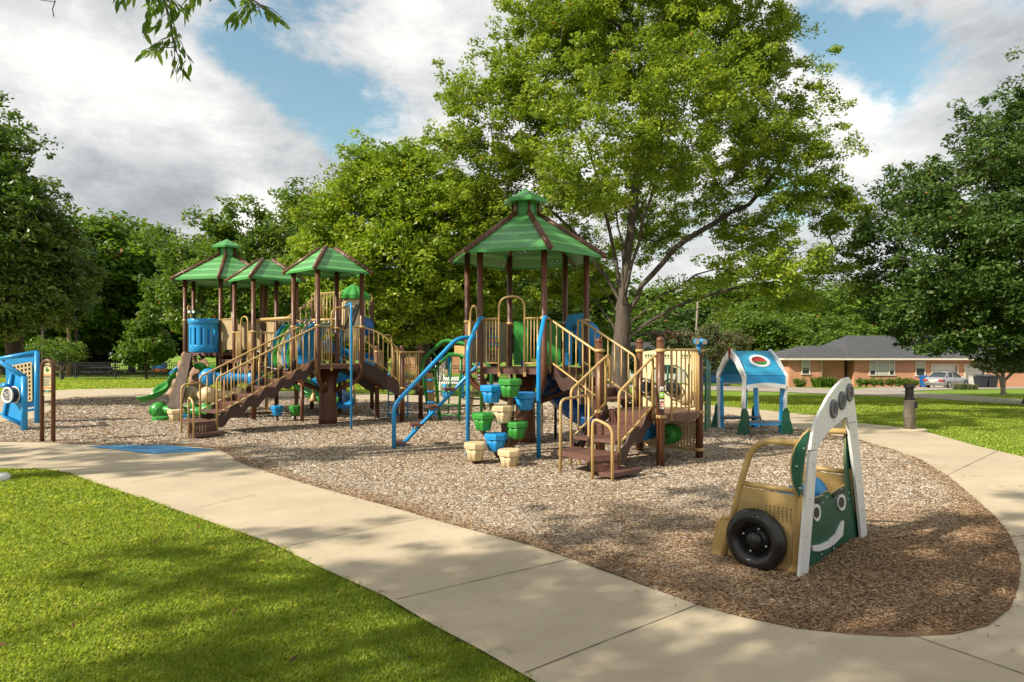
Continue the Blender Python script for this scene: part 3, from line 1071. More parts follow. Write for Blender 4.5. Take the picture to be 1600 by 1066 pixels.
for r_ in range(4):
    for c_ in range(4):
        mb.cur = 2 + (r_ + c_ * 2) % 4
        x0 = -.10 + c_ * .052; z0 = DK + .47 - .15 + r_ * .078
        mb.prism([tuple(mid + inn * .042 + dn * x + V((0, 0, z))) for x, z in ((x0, z0), (x0 + .042, z0), (x0 + .042, z0 + .06), (x0, z0 + .06))], inn, .008)
mb.build('game_dial', ['black', 'grey', 'lav', 'aqua', 'lime', 'bluep'], gpn)
mb = MB(); mb.smooth = True
mb.tube([(A.x, A.y, DK + .86), (B.x, B.y, DK + .86)], .018, 8); mb.tube([(A.x, A.y, DK - .08), (A.x, A.y, DK + .86)], .016, 8); mb.tube([(B.x, B.y, DK - .08), (B.x, B.y, DK + .86)], .016, 8)
mb.build('board_frame', 'tan', gpn)
# green moulded hood at the back (corner 2 -> 3) with a winding blue slide
a, b = hx[2], hx[3]; dn = (b - a).normalized()
mb = MB()
nrm = V((-dn.y, dn.x, 0))
for t0, t1 in ((.08, .34), (.66, .92)):
    A = a.lerp(b, t0); B = a.lerp(b, t1)
    mb.prism([(A.x, A.y, DK + .02), (B.x, B.y, DK + .02), (B.x, B.y, DK + .90), (A.x, A.y, DK + .90)], nrm, .05)
A = a.lerp(b, .3); B = a.lerp(b, .7)
mb.prism([(A.x, A.y, DK + .74), (B.x, B.y, DK + .74), (B.x, B.y, DK + .90), (A.x, A.y, DK + .90)], nrm, .05)
mb.smooth = True
for t in (.36, .64):
    p = a.lerp(b, t) + inn * 0
    mb.tube([p + V((0, 0, DK + .05)), p + V((0, 0, DK + .4)) + (ctr - p).normalized() * -.15, p + V((0, 0, DK + .85))], .022, 7)
mb.build('slide_hood', 'green', RS)


def chute(path, width, depth, par, m, name='slide', up=None, seg=10):
    """open U-shaped chute swept along a path of points"""
    P = spline(path, 7); n = len(P)
    mb = MB(); mb.smooth = True
    prof = []
    for i in range(seg + 1):
        a = PI * i / seg
        prof.append((-math.cos(a) * width / 2, -math.sin(a) ** .7 * depth * .8))
    outer = [(x * 1.08, z - .03) for x, z in prof]
    full = [(-width * .62, .0), (-width * .60, -.03)] + outer[1:-1] + [(width * .60, -.03), (width * .62, 0)] + prof[::-1]
    k = len(full)
    for i, p in enumerate(P):
        d = (P[min(i + 1, n - 1)] - P[max(i - 1, 0)]); d.z *= .6; d.normalize()
        s = d.cross(V((0, 0, 1))).normalized(); u = s.cross(d).normalized()
        for x, z in full: mb.v.append(tuple(p + s * x + u * (z + depth * .6)))
    for i in range(n - 1):
        for j in range(k):
            j2 = (j + 1) % k
            mb.face([i * k + j, i * k + j2, (i + 1) * k + j2, (i + 1) * k + j], True)
    mb.face(list(range(k)), False); mb.face(list(range((n - 1) * k, n * k))[::-1], False)
    return mb.build(name, m, par)


m0 = hexedge(2, .5, 0)
chute([(m0.x, m0.y, DK - .05), (m0.x + .02, m0.y + .35, DK - .15), W(838, 590, 13.3), W(866, 617, 12.7), W(893, 643, 12.3), W(918, 661, 12.0), W(940, 668, 11.9)], .56, .26, RS, 'dblue')
for A in (W(912, 660, 12.1), W(868, 625, 12.75)):
    mb = MB(); mb.smooth = True; mb.tube([A, V((A.x, A.y, -.1))], .028, 8); mb.build('slide_leg', 'dbrown', RS)
# blue rounded hood on the right (corner 1 -> 2)
a, b = hx[1], hx[2]; dn = (b - a).normalized(); nrm = V((-dn.y, dn.x, 0))
mb = MB()
o_ = [(.10, .02), (.10, .95), (.25, 1.0), (.75, 1.0), (.92, .90), (.92, .02)]
i_ = [(.28, .02), (.28, .70), (.38, .80), (.62, .80), (.72, .70), (.72, .02)]
P_ = lambda t, z: tuple(a.lerp(b, t) + V((0, 0, DK + z)))
mb.ring([P_(*q) for q in o_], [P_(*q) for q in i_], nrm, .06, close=False)
mb.build('crawl_hood', 'bluep', RS)
mb = MB(); mb.smooth = True
q = hexedge(1, .9, .28)
mb.lathe((q.x + .12, q.y, DK + .62), [(.02, -.05), (.20, -.04), (.27, 0), (.27, .04), (.2, .06), (.02, .07)], 18, axis=(-.2, -1, 0))
mb.build('bubble_panel', 'bluep', RS)
# stairs from the tower to the low deck (edge 0 -> 1)
LD = .785
C2 = (2.165, 10.5)
sq = hexv(C2, .79, 0, 4)              # front, right, back, left
sctr = V((C2[0], C2[1], 0))
e0 = hexedge(0, .5, .02)
e1 = (sq[2] + sq[3]) / 2
dd = (e1 - e0); run = dd.length
wavy_stairs(e0, dd, DK, LD, run, .82, RS, 3, nb=8, rh=.86)
for i, p in enumerate(sq):
    o = post(p, -.15, 1.86, RS, r=.059, ball=True, clamps=(LD - .03, 1.72, .16) if i in (1,) else (LD - .03, 1.72))
    if i == 0:
        for z, mc, hh, ww in ((1.165, 1, .06, .05), (1.152, 0, .022, .022), (1.075, 2, .085, .066), (1.078, 1, .035, .03), (.94, 1, .135, .062), (.985, 3, .012, .04), (.945, 3, .016, .055), (.91, 3, .014, .05), (.972, 0, .012, .05)):
            st = MB()
            st.box((p.x + .005, p.y - .060 - (.004 if mc != 1 and mc != 2 else 0) - (.004 if (mc == 1 and ww < .04) else 0), z), (ww, .004, hh), 0)
            st.build('sticker', ['ink', 'white', 'lime', 'orange'][mc], o)
# curved-front deck
cur = []
for k in range(9):
    t = k / 8; q = sq[0].lerp(sq[1], t); cur.append(q + (q - sctr).normalized() * (.16 * math.sin(PI * t)))
slab(cur + [sq[2], sq[3]], LD, .11, RS)
# bowed barrier front -> right
pts = [sq[0].lerp(sq[1], t) + ((sq[0] + sq[1]) / 2 - sctr).normalized() * (.14 * math.sin(PI * t)) for t in [k / 12 for k in range(13)]]
mb = MB(); mb.smooth = True
mb.tube([p + V((0, 0, 1.73)) for p in pts], .019, 8); mb.tube([p + V((0, 0, LD + .08)) for p in pts[2:-1]], .016, 8)
for k in range(2, 12): mb.tube([pts[k] + V((0, 0, LD + (.08 if k not in (2, 6, 11) else -.1))), pts[k] + V((0, 0, 1.73))], .0125 if k not in (2, 6, 11) else .018, 7)
mb.build('railing', 'tan', RS)
mb = MB(); mb.smooth = True
for s_ in (-1, 1):
    q = pts[11] + V((s_ * .047, -.05, 1.86)); ax = V((s_ * .12, -1, -.05)).normalized()
    mb.tube([q + ax * .09, q - ax * .07], [.047, .042], 14)
q = pts[11] + V((0, -.02, 0))
mb.tube([q + V((0, 0, 1.68)), q + V((0, 0, 1.84))], [.035, .03], 10)
bn = mb.build('binoculars', 'blue', RS)
for s_ in (-1, 1):
    mb = MB(); mb.smooth = True
    qq = pts[11] + V((s_ * .047, -.05, 1.86)); ax = V((s_ * .12, -1, -.05)).normalized()
    mb.tube([qq + ax * .091, qq + ax * .095], [.036, .036], 14)
    mb.build('lens', 'panelgrey', bn)
# cream driving panel back -> right with two steering wheels
a, b = sq[2], sq[1]; dn = (b - a).normalized(); nrm = V((-dn.y, dn.x, 0)); inw = (sctr - (a + b) / 2).normalized()
Q = lambda x, z, off=0: tuple(a + dn * x + inw * off + V((0, 0, z)))
mb = MB()
mb.ring([Q(.07, .70), Q(.07, 1.70), Q(.56, 1.76), Q(1.05, 1.70), Q(1.05, .70), Q(.56, .70)],
        [Q(.22, 1.12), Q(.26, 1.40), Q(.56, 1.48), Q(.86, 1.40), Q(.92, 1.12), Q(.56, 1.08)], inw, .02)
dp = mb.build('driving_panel', 'cream', RS)
mb = MB(); mb.smooth = True
mb.tube([Q(.22, 1.12, .015), Q(.26, 1.40, .015), Q(.40, 1.48, .015), Q(.72, 1.48, .015), Q(.88, 1.38, .015), Q(.94, 1.25, .015), Q(.92, 1.12, .015)], .014, 6); mb.tube([Q(.55, 1.10, .015), Q(.56, 1.48, .015)], .016, 6)
mb.build('windscreen_trim', 'dgreen', dp)
mb = MB()
for x in (.12, .17, .22, .27, .50, .55, .60, .80, .85, .90, .95):
    mb.prism([Q(x, 1.62, .014), Q(x + .028, 1.62, .014), Q(x + .028, 1.66, .014), Q(x, 1.66, .014)], inw, .006)
for x in (.12, .5, .82): mb.bar(Q(x, 1.60, .014), Q(x + .17, 1.60, .014), .006, .006)
for x, z in ((.2, .8), (.5, .8), (.75, .8), (.33, .86), (.62, .86), (.88, .86)): mb.bar(Q(x, z, .014), Q(x + .12, z, .014), .006, .008); mb.bar(Q(x, z - .05, .014), Q(x + .08, z - .05, .014), .006, .008)
mb.smooth = False
mb.build('printed_marks', 'dgreen', dp)
for x, z in ((.22, 1.12), (.70, 1.12)):
    mb = MB(); mb.smooth = True
    c_ = V(Q(x, z, .14)); k = 22
    u = dn; ww = V((0, 0, 1)) * .95 + inw * .25
    mb.tube([c_ + (u * math.cos(2 * PI * i / k) + ww * math.sin(2 * PI * i / k)) * .145 for i in range(k)], .015, 7, close=True)
    for an in (90, 210, 330): mb.tube([c_, c_ + (u * math.cos(R(an)) + ww * math.sin(R(an))) * .145], .013, 6)
    mb.tube([c_ + inw * .01, V(Q(x, z, 0))], .03, 10)
    mb.tube([c_ + inw * .0, c_ - inw * .012], [.10, .10], 16)
    mb.build('steering_wheel', 'black', dp)
mb = MB(); mb.smooth = True
mb.lathe(Q(.86, 1.02, .02), [(.02, 0), (.16, .0), (.16, .02), (.02, .03)], 20, axis=inw)
mb.build('round_board', 'beigep', dp)
# below: punched panel with two barrels, between the same posts
mb = MB()
mb.prism([Q(.07, .12), Q(1.05, .12), Q(1.05, .64), Q(.07, .64)], inw, .012)
up = mb.build('underdeck_panel', 'perf_tan2', RS)
for x, c_, sc in ((.22, 'bluep', .14), (.66, 'green', .16)):
    mb = MB(); mb.smooth = True
    prof = [(sc * .45, .26), (sc * .55, .27)] + [(sc * (1 if k % 2 else .93), .25 - k * .03) for k in range(9)] + [(sc * .8, -.03)]
    mb.lathe(Q(x, .38, 0), prof[::-1], 20, axis=inw)
    bo = mb.build('barrel', c_, up)
    mb = MB()
    for an in (90, 210, 330):
        cc = V(Q(x, .38, .272)) + (dn * math.cos(R(an)) + V((0, 0, 1)) * math.sin(R(an))) * sc * .36
        mb.lathe(tuple(cc), [(sc * .16, 0), (sc * .16, .006)], 10, axis=inw)
    mb.build('barrel_hole', 'black', bo)
for zz in (.17, .655):
    mb = MB(); mb.smooth = True; mb.tube([a + V((0, 0, zz)), b + V((0, 0, zz))], .017, 8); mb.build('panel_rail', 'tan', up)
# green-edged board standing off the right post
mb = MB(); p = sq[1] + V((.10, .02, 0)); bb = p + V((.26, .62, 0)); n2 = V((.62, -.26, 0)).normalized()
mb.prism([(p.x, p.y, .45), (bb.x, bb.y, .45), (bb.x, bb.y, 1.5), (p.x, p.y, 1.62)], n2, .025)
bd = mb.build('side_board', 'dgreen', RS)
mb = MB(); mb.smooth = True
for z in (.9, 1.45): mb.tube([sq[1] + V((0, 0, z)), p + V((0, 0, z))], .016, 7)
mb.build('board_bracket', 'tan', bd)
# back-left gap is the stair landing; stairs to the ground from front-left edge
e0 = (sq[3] + sq[0]) / 2
wavy_stairs(e0, (-.707, -.707), LD, .30, .84, .80, RS, 2, nb=5, rh=.86)
# transfer platform, lower step and hand loops
tp = [V(p) for p in ((1.46, 9.2, 0), (.90, 9.76, 0), (.64, 9.40, 0), (1.04, 8.86, 0), (1.42, 8.93, 0))]
slab(tp, .315, .075, RS, 'transfer_platform')
mb = MB(); A, B = tp[3], tp[4]
mb.prism([(A.x, A.y + .02, .10), (B.x, B.y + .02, .10), (B.x, B.y + .02, .235), (A.x, A.y + .02, .235)], V((B.y - A.y, A.x - B.x, 0)), .012)
mb.prism([(tp[4].x + .01, tp[4].y, .05), (tp[0].x, tp[0].y, .05), (tp[0].x, tp[0].y, .235), (tp[4].x + .01, tp[4].y, .235)], (1, -.2, 0), .012)
mb.build('riser', 'perf_brown', RS)
slab([V(p) for p in ((1.07, 8.78, 0), (1.31, 8.60, 0), (1.76, 9.03, 0), (1.50, 9.20, 0))], .125, .055, RS, 'lower_step')


def hand_loop(pts, par, m='tan', r=.021):
    mb = MB(); mb.smooth = True
    mb.tube(arc_pts(pts, .11, 6), r, 9)
    return mb.build('hand_rail', m, par)


hand_loop([(1.055, 8.71, -.1), (1.055, 8.71, .84), (1.29, 8.56, .73), (1.29, 8.56, -.1)], RS)
hand_loop([(.68, 9.33, -.1), (.68, 9.33, 1.03), (1.16, 9.80, 1.07)], RS)
for A, B in (((1.13, 9.80, -.1), (1.13, 9.80, 1.06)), ((1.06, 8.75, -.1), (1.06, 8.75, .3)), ((1.0, 9.85, .3), (1.0, 9.85, -.1))):
    mb = MB(); mb.smooth = True; mb.tube([A, B], .019, 8); mb.build('platform_leg', 'tan', RS)
hand_loop([(.47, 12.0, 1.0), (.60, 13.2, .62), (.60, 13.45, -.1)], RS, r=.02)

# stepping-pod climber
stem = MB(); stem.smooth = True
pods = [(797, 588, 1.30, 'green'), (768, 598, 1.19, 'bluep'), (820, 609, 1.08, 'bluep'), (786, 629, .887, 'beigep'), (755, 641, .77, 'green'), (807, 654, .64, 'green'), (775, 673, .47, 'bluep'), (743, 687, .345, 'beigep'), (796, 698, .265, 'beigep')]
pc = root('pod_climber', (-.12, 10.6, 0), 'nine green, blue and beige stepping pods on branching brown stems before the near tower', 'climber')
PP = []
for px, py, z, c_ in pods:
    d = 1040 * (CAMH - z) / (py + 4 - HY)
    d = min(d, 11.35)
    x = (px - CX) / F * d
    PP.append((x, d, z))
    pod((x, d), z, c_, pc)
for (i, ex) in ((0, 0), (3, 0), (6, 0)):
    pass
st1 = V((-.12, 10.72, 0)); st2 = V((-.02, 11.1, 0))
stem.tube([st1 + V((0, 0, -.1)), st1 + V((0, 0, .5)), V((-.16, 10.75, .85))], .055, 10)
stem.tube([st2 + V((0, 0, -.1)), st2 + V((0, 0, .7)), st2 + V((.0, .1, 1.2))], .06, 10)
mb_ = MB(); mb_.smooth = True
for (x, y, z), s_ in zip(PP, (st2, st2, st2, st1, st1, st1, st1, st1, st1)):
    q = V((x, y, z - .27))
    if z > .3:
        s0 = V((s_.x, s_.y, max(.05, z - .42)))
        mb_.tube(spline([s0, (s0 + q) / 2 + V((0, 0, -.07)), q + V((0, 0, -.03)), q + V((0, 0, .03))], 4), [.035] * 13, 8)
    else:
        mb_.tube([V((x, y, -.05)), q + V((0, 0, .1))], .05, 8)
stem.build('stem', 'dbrown', pc); mb_.build('branch', 'brown', pc)
# blue side poles of the climber
for (x, y, tp_) in ((-.715, 10.78, hx[5]), (.42, 10.5, hx[0])):
    mb = MB(); mb.smooth = True
    mb.tube(arc_pts([(x, y, -.1), (x, y, 1.80), (tp_.x, tp_.y - .06, DK + .87), (tp_.x + .05, tp_.y, DK + .87)], .15, 6), .035, 12)
    mb.build('blue_hand_pole', 'blue', RS)
# blue slanted ladder on the left
lb = V((-2.04, 11.5, 0)); tpost = hx[4]
mb = MB(); mb.smooth = True
mb.tube(arc_pts([(-2.04, 11.5, -.1), (-2.04, 11.5, .78), (-1.0, 12.1, 1.95), (-.62, 12.3, 1.98)], .16, 7), .037, 12)
mb.build('ladder_handrail', 'blue', RS)
lo_, hi_ = V((-1.98, 11.75, .02)), V((-.68, 12.15, 1.40))
mb = MB(); mb.smooth = True
mb.tube([lo_, hi_, hi_ + V((.08, 0, .06))], .033, 12)
ll = mb.build('ladder_beam', 'blue', RS)
for k in range(5):
    t = .0 + k * .225
    p = lo_.lerp(hi_, t) + V((-.04, .12, .07))
    mb = MB(); mb.box(p, (.20, .34, .05), R(15)); mb.build('ladder_step', 'deck', ll)
    mb = MB(); mb.smooth = True; mb.tube([p + V((-.05, 0, -.02)), p + V((-.05, -.05, -.13)), lo_.lerp(hi_, t) + V((0, 0, 0))], .018, 7)
    mb.build('step_bracket', 'blue', ll)

# =============================================================== left-hand structure
CA, CB, CC = (-8.13, 19.0), (-6.37, 17.2), (-4.32, 15.6)
LS = root('play_structure', (CC[0], CC[1], 0), 'farther play structure with three green roofs, blue basket, long stairs and slides', 'play structure', 'brown and green roofed play structures')
ZA, ZB, ZC = 1.70, 1.34, 1.415
ha = hexv(CA, 1.14, 15, 6); ca = V((*CA, 0))
for p in ha: post(p, ZA - .35, 3.75, LS, clamps=(ZA + .86,), base=tuple(ca + (p - ca) * .3 + V((0, 0, .95))))
trunk_with_arms(CA, .19, ZA - .05, LS)
slab([ca + (p - ca) * .96 for p in ha], ZA, .1, LS)
roof(CA, 1.44, 15, 6, 3.68, 4.42, .24, LS, cap=True)
hb = hexv(CB, .80, 0, 4); cb = V((*CB, 0))
for p in hb: post(p, -.1, 3.60, LS, clamps=(ZB + .86,))
slab([cb + (p - cb) * .98 for p in hb], ZB, .1, LS)
roof(CB, .98, 0, 4, 3.53, 4.06, .17, LS)
hc = hexv(CC, .80, 0, 4); cc_ = V((*CC, 0))
for i, p in enumerate(hc): post(p, 1.05, 3.63, LS, clamps=(ZC + .87,), base=tuple(cc_ + (p - cc_) * .2 + V((0, 0, .80))))
trunk_with_arms(CC, .21, ZC - .05, LS)
slab([cc_ + (p - cc_) * .98 for p in hc], ZC, .1, LS)
roof(CC, 1.0, 0, 4, 3.55, 4.11, .17, LS)
# platform between A and B
slab([ha[0], V((-6.9, 16.9, 0)), V((-6.6, 17.9, 0)), ha[1]], 1.5, .09, LS)
# blue basket balcony on A's front edge (corner 5 -> 0)
bc = (ha[5] + ha[0]) / 2 + V((.17, -.30, 0))
mb = MB(); r_ = .365
N = 40; zb, zt = ZA - .02, ZA + .88
N = 84
lv = [zb, zb + .02, zb + .17, zb + .20, zb + .24, zt - .30, zt - .25, zt - .22, zt - .14, zt - .13, zt - .01, zt]
rr_ = [.34, r_, r_, r_, r_, r_, r_, r_, r_, r_ + .022, r_ + .022, r_]
for z, q_ in zip(lv, rr_):
    for i in range(N): mb.v.append((bc.x + q_ * math.cos(2 * PI * i / N), bc.y + q_ * math.sin(2 * PI * i / N), z))
for j in range(len(lv) - 1):
    for i in range(N):
        ph = i % 6; sl_ = (j in (3, 4, 5) and ph in (0, 1)) or (j in (4,) and ph in (0, 1))
        if j in (2, 6): sl_ = False
        if not sl_: mb.face([j * N + i, j * N + (i + 1) % N, (j + 1) * N + (i + 1) % N, (j + 1) * N + i], True)
bk = mb.build('basket_balcony', 'blue', LS)
sol = bk.modifiers.new('thick', 'SOLIDIFY'); sol.thickness = .03
mb = MB(); mb.smooth = True
for s_ in (-1, 1):
    mb.tube([(bc.x - .1 + s_ * .05, bc.y - .32, zt + .17), (bc.x - .1 + s_ * .055, bc.y - .5, zt + .16)], [.045, .05], 12)
mb.tube([(bc.x - .1, bc.y - .4, zt), (bc.x - .1, bc.y - .4, zt + .15)], .025, 8)
b2 = mb.build('binoculars', 'dgreen', LS)
for s_ in (-1, 1):
    mb = MB(); mb.smooth = True; mb.tube([(bc.x - .1 + s_ * .0555, bc.y - .502, zt + .16), (bc.x - .1 + s_ * .0555, bc.y - .506, zt + .16)], .038, 12)
    mb.build('lens', 'white', b2)
# beige boards and rails of A / connection
for (a, b, z, hh) in ((ha[0], V((-7.12, 17.35, 0)), ZA, .84), (ha[2], ha[3], ZA, .84), (ha[3], ha[4], ZA, .84), (V((-6.75, 18.2, 0)), hb[2], ZB, 1.2)):
    mb = MB(); dn = (b - a).normalized(); A = a + dn * .08; B = b - dn * .08
    mb.prism([(A.x, A.y, z + .06), (B.x, B.y, z + .06), (B.x, B.y, z + hh), (A.x, A.y, z + hh)], V((-dn.y, dn.x, 0)), .02)
    mb.build('board_panel', 'boardtan', LS)
    railing(A, B, z, z, hh + .03, LS, 4)
railing(V((-7.12, 17.35, 0)), hb[3], ZB + .1, ZB + .0, .84, LS, 5)
arch_rail(hb[3], hb[0], ZB, LS, 1.25, w0=.35, w1=.72)
arch_rail(ha[4], ha[5], ZA, LS, 1.3, w0=.3, w1=.72)
railing(hb[2], V((-5.2, 18.2, 0)), ZB, ZB - .3, .95, LS, 8)
railing(hb[0] + V((.05, .05, 0)), hb[0] + V((.5, .48, 0)), ZB, ZB, .84, LS, 5)
# long stairs from C towards the lower left
e0 = (hc[3] + hc[0]) / 2
wavy_stairs(e0, (-.707, -.707), ZC, .34, 2.15, .84, LS, 6, nb=15, rh=.86)
foot = e0 + V((-.707, -.707, 0)) * 2.15
s2 = V((.707, -.707, 0))
bq = V((-.707, -.707, 0))
q1 = foot + s2 * .42; q2 = foot - s2 * .42
slab([q1, q2, q2 + bq * .38, q1 + bq * .55 + s2 * .05], .315, .075, LS, 'transfer_platform')
q3 = q1 + bq * .55 + s2 * .05
mb = MB(); mb.prism([(q1.x, q1.y - .02, .07), (q3.x, q3.y, .07), (q3.x, q3.y, .24), (q1.x, q1.y - .02, .24)], (.8, -.6, 0), .012); mb.build('riser', 'perf_brown', LS)
slab([q1 + s2 * .03, q3 + s2 * .03, q3 + s2 * .32, q1 + s2 * .32], .12, .055, LS, 'lower_step')
hand_loop([q3 + V((0, 0, -.1)), q3 + V((0, 0, .84)), q3 + s2 * .26 + V((0, 0, .72)), q3 + s2 * .26 + V((0, 0, -.1))], LS)
q4 = q2 + bq * .38
hand_loop([q4 + V((0, 0, -.1)), q4 + V((0, 0, 1.02)), q2 + V((0, 0, 1.06))], LS)
for p in (q2, q4, q1):
    mb = MB(); mb.smooth = True; mb.tube([p + V((0, 0, .3)), p + V((0, 0, -.1))], .019, 8); mb.build('platform_leg', 'tan', LS)
# C front-right: hoop with wings and fire pole
arch_rail(hc[0], hc[1], ZC, LS, 1.30, w0=.30, w1=.72)
mb = MB(); mb.smooth = True
am = hc[0].lerp(hc[1], .6)
mb.tube(arc_pts([(-3.47, 14.37, -.1), (-3.47, 14.37, 2.76), (am.x, am.y, 2.74)], .16, 8), .024, 10)
mb.build('fire_pole', 'blue', LS)
# C right-back: ramp down to low deck
LA, LF, LR = V((-3.40, 16.76, 0)), V((-2.63, 15.93, 0)), V((-2.28, 16.6, 0))
LB_ = V((-3.02, 17.4, 0))
ZL = .86
slab([LA, LF, LR, LB_], ZL, .1, LS)
for p in (LA, LF, LR, LB_): post(p, -.15, 1.80, LS, r=.055, ball=True, clamps=(ZL - .03, 1.70))
mb = MB()
mb.prism([(hc[1].x, hc[1].y, ZC), (LF.x, LF.y, ZL + .02), (LA.x, LA.y, ZL + .02), (hc[2].x, hc[2].y, ZC)], (0, -.3, 1), .05)
mb.build('ramp', 'deck', LS)


def ramp_side(a, b, z0, z1):
    mb = MB(); N = 16; tp_ = []; bt = []
    for i in range(N + 1):
        t = i / N; p = a.lerp(b, t); z = z0 + (z1 - z0) * t
        tp_.append((p.x, p.y, z + .06 + .08 * math.sin(PI * t))); bt.append((p.x, p.y, z - .20 + .05 * math.sin(2 * PI * t)))
    mb.prism(tp_ + bt[::-1], V((b.y - a.y, a.x - b.x, 0)), .03); mb.build('side_plate', 'dbrown', LS)
    pts = []
    mb = MB(); mb.smooth = True
    P_ = [a.lerp(b, i / N) + V((0, 0, z0 + (z1 - z0) * (i / N) + .86 + .12 * math.sin(PI * i / N))) for i in range(N + 1)]
    Q_ = [p - V((0, 0, .74)) for p in P_]
    mb.tube(P_, .02, 8); mb.tube(Q_, .015, 7)
    for i in range(1, N, 2): mb.tube([Q_[i], P_[i]], .0125, 6)
    mb.tube([P_[-1], P_[-1] - V((0, 0, 1.0))], .018, 7)
    mb.build('ramp_railing', 'tan', LS)


ramp_side(hc[1], LF - V((.05, .05, 0)), ZC, ZL)
ramp_side(hc[2], LA, ZC, ZL)
arch_rail(LA, LB_, ZL, LS, 1.28, w0=.3, w1=.75)
railing(LF, LR, ZL, ZL, .84, LS, 7, gap=(.08, .08))
railing(LR, LB_, ZL, ZL, .84, LS, 7, gap=(.08, .08))
# blue ladder below the low deck
mb = MB(); mb.smooth = True
x0, x1, yl = (606.5 - CX) / F * 17.2, (637 - CX) / F * 17.2, 17.2
for x in (x0, x1): mb.tube([(x, yl, -.1), (x, yl + .05, ZL + .3)], .017, 8)
for k in range(4): mb.tube([(x0, yl + .01, .08 + k * .26), (x1, yl + .01, .08 + k * .26)], .016, 7)
mb.build('ladder', 'blue', LS)
# overhead beams with hanging wave leaves between B and C
a1, b1 = hb[0] + V((.1, .1, 2.5)), hc[3] + V((0, 0, 2.5)); a2, b2_ = hb[1] + V((0, 0, 2.5)), hc[2] + V((0, 0, 2.5))
for a, b in ((a1, b1), (a2, b2_)):
    mb = MB(); mb.smooth = True; mb.tube([a, b], .038, 10)
    mb.build('overhead_beam', 'tan', LS)
mb = MB(); mb.smooth = True
mb.tube([hb[0] + V((0, 0, 2.48)), hb[1] + V((0, 0, 2.48))], .03, 9); mb.tube([hc[0] + V((0, 0, 2.5)), hc[1] + V((0, 0, 2.5))], .03, 9) if False else None
mb.build('overhead_beam', 'tan', LS)
cols = ['bluep', 'green', 'beigep', 'bluep', 'green', 'beigep', 'bluep', 'green']
for k in range(7):
    t = .14 + .125 * k
    p0 = (a1 + a2) / 2; p1 = (b1 + b2_) / 2
    c_ = p0.lerp(p1, t); dn = (p1 - p0).normalized(); sd_ = V((-dn.y, dn.x, 0))
    mb = MB()
    prof = [(.34, 1.04), (.26, .98), (.06, .78), (-.12, .54), (-.22, .32), (-.20, .12), (-.12, 0)]
    top_, bot_ = [], []
    for x, z in prof:
        q = c_ + dn * x; q = V((q.x, q.y, 1.32 + z))
        top_.append(q)
    front = [q + sd_ * .26 for q in top_]; back_ = [q - sd_ * .26 for q in top_]
    o_ = len(mb.v)
    for f_, b_ in zip(front, back_):
        mb.v.extend([tuple(f_), tuple(b_), tuple(b_ + dn * .03), tuple(f_ + dn * .03)])
    mb.smooth = True
    for i in range(len(prof) - 1):
        for j in range(4):
            j2 = (j + 1) % 4
            mb.face([i * 4 + j, i * 4 + j2, i * 4 + 4 + j2, i * 4 + 4 + j], j in (0, 2))
    mb.face([0, 1, 2, 3]); mb.face([len(mb.v) - 4 + i for i in range(4)][::-1])
    # rolled rims
    for s_ in (front, back_): mb.tube([q + dn * .01 for q in s_], .022, 7)
    wl = mb.build('hanging_wave_step', cols[k], LS)
    mb = MB(); mb.smooth = True
    for s_ in (1, -1):
        mb.tube([top_[0] + sd_ * (.2 * s_), top_[0] + sd_ * (.3 * s_) + V((0, 0, .16))], .008, 5)
        mb.tube([top_[-1] + sd_ * (.2 * s_), top_[-1] + sd_ * (.35 * s_) + dn * .08 + V((0, 0, -.02))], .008, 5)
    mb.build('chain', 'steel', wl)
mb = MB(); mb.smooth = True
for s_ in (.42, -.42):
    p = [(a1 + a2) / 2 * (1 - i / 8) + (b1 + b2_) / 2 * (i / 8) for i in range(9)]
    dn = (p[-1] - p[0]).normalized(); sd_ = V((-dn.y, dn.x, 0))
    mb.tube([V((q.x, q.y, 1.34 - .06 * math.sin(PI * i / 8))) + sd_ * s_ for i, q in enumerate(p)], .012, 6)
mb.build('bridge_chain', 'steel', LS)
# tall back tower: high deck, barred walls, tan tube and blue spiral slide
CD = (-4.95, 19.4); hd = hexv(CD, .85, 10, 4); ZD = 2.35
for p in hd: post(p, -.1, 3.2, LS)
slab(hd, ZD, .1, LS)
for i in (0, 2, 3): railing(hd[i], hd[(i + 1) % 4], ZD, ZD, 1.02, LS, 9)
wavy_stairs(V((-5.55, 18.95, 0)), (-.8, -.25), ZD, ZB, 1.35, .75, LS, 4, nb=9, rh=.92)
# tan tube tower with green roof
ct = V((552 - CX, 0, 0)) / F * 19.0; ct = V((ct.x, 19.0, 0))
mb = MB(); mb.smooth = True
mb.lathe((ct.x, ct.y, 2.0), [(.34, 0), (.40, .15), (.36, .4), (.34, 1.05), (.36, 1.22)], 24)
tb = mb.build('tube_turret', 'beigep', LS)
mb = MB()
for k in range(5):
    an0 = -105 + k * 9
    p0 = ct + V((.37 * math.cos(R(an0 - 12)), .37 * math.sin(R(an0 - 12)), 2.30 + .03 * k)); p1 = ct + V((.37 * math.cos(R(an0 + 26)), .37 * math.sin(R(an0 + 26)), 2.95 + .04 * k))
    if k in (0, 2, 4): mb.bar(p0, p1, .02, .055)
mb.build('turret_slot', 'ink', tb)
mb = MB()
mb.lathe((ct.x, ct.y, 3.20), [(.45, 0), (.46, .10), (.38, .18), (.20, .32), (.04, .42)], 60, squash=lambda a: 1 + .07 * math.cos(a * 10))
mb.build('turret_roof', 'green', tb)
mb = MB(); mb.smooth = True
mb.lathe((-4.18, 18.9, 2.42), [(.05, -.1), (.2, -.08), (.27, 0), (.2, .08), (.05, .1)], 20, axis=(-.3, 1, 0))
mb.build('bubble_window', 'dblue', LS)
sp = []
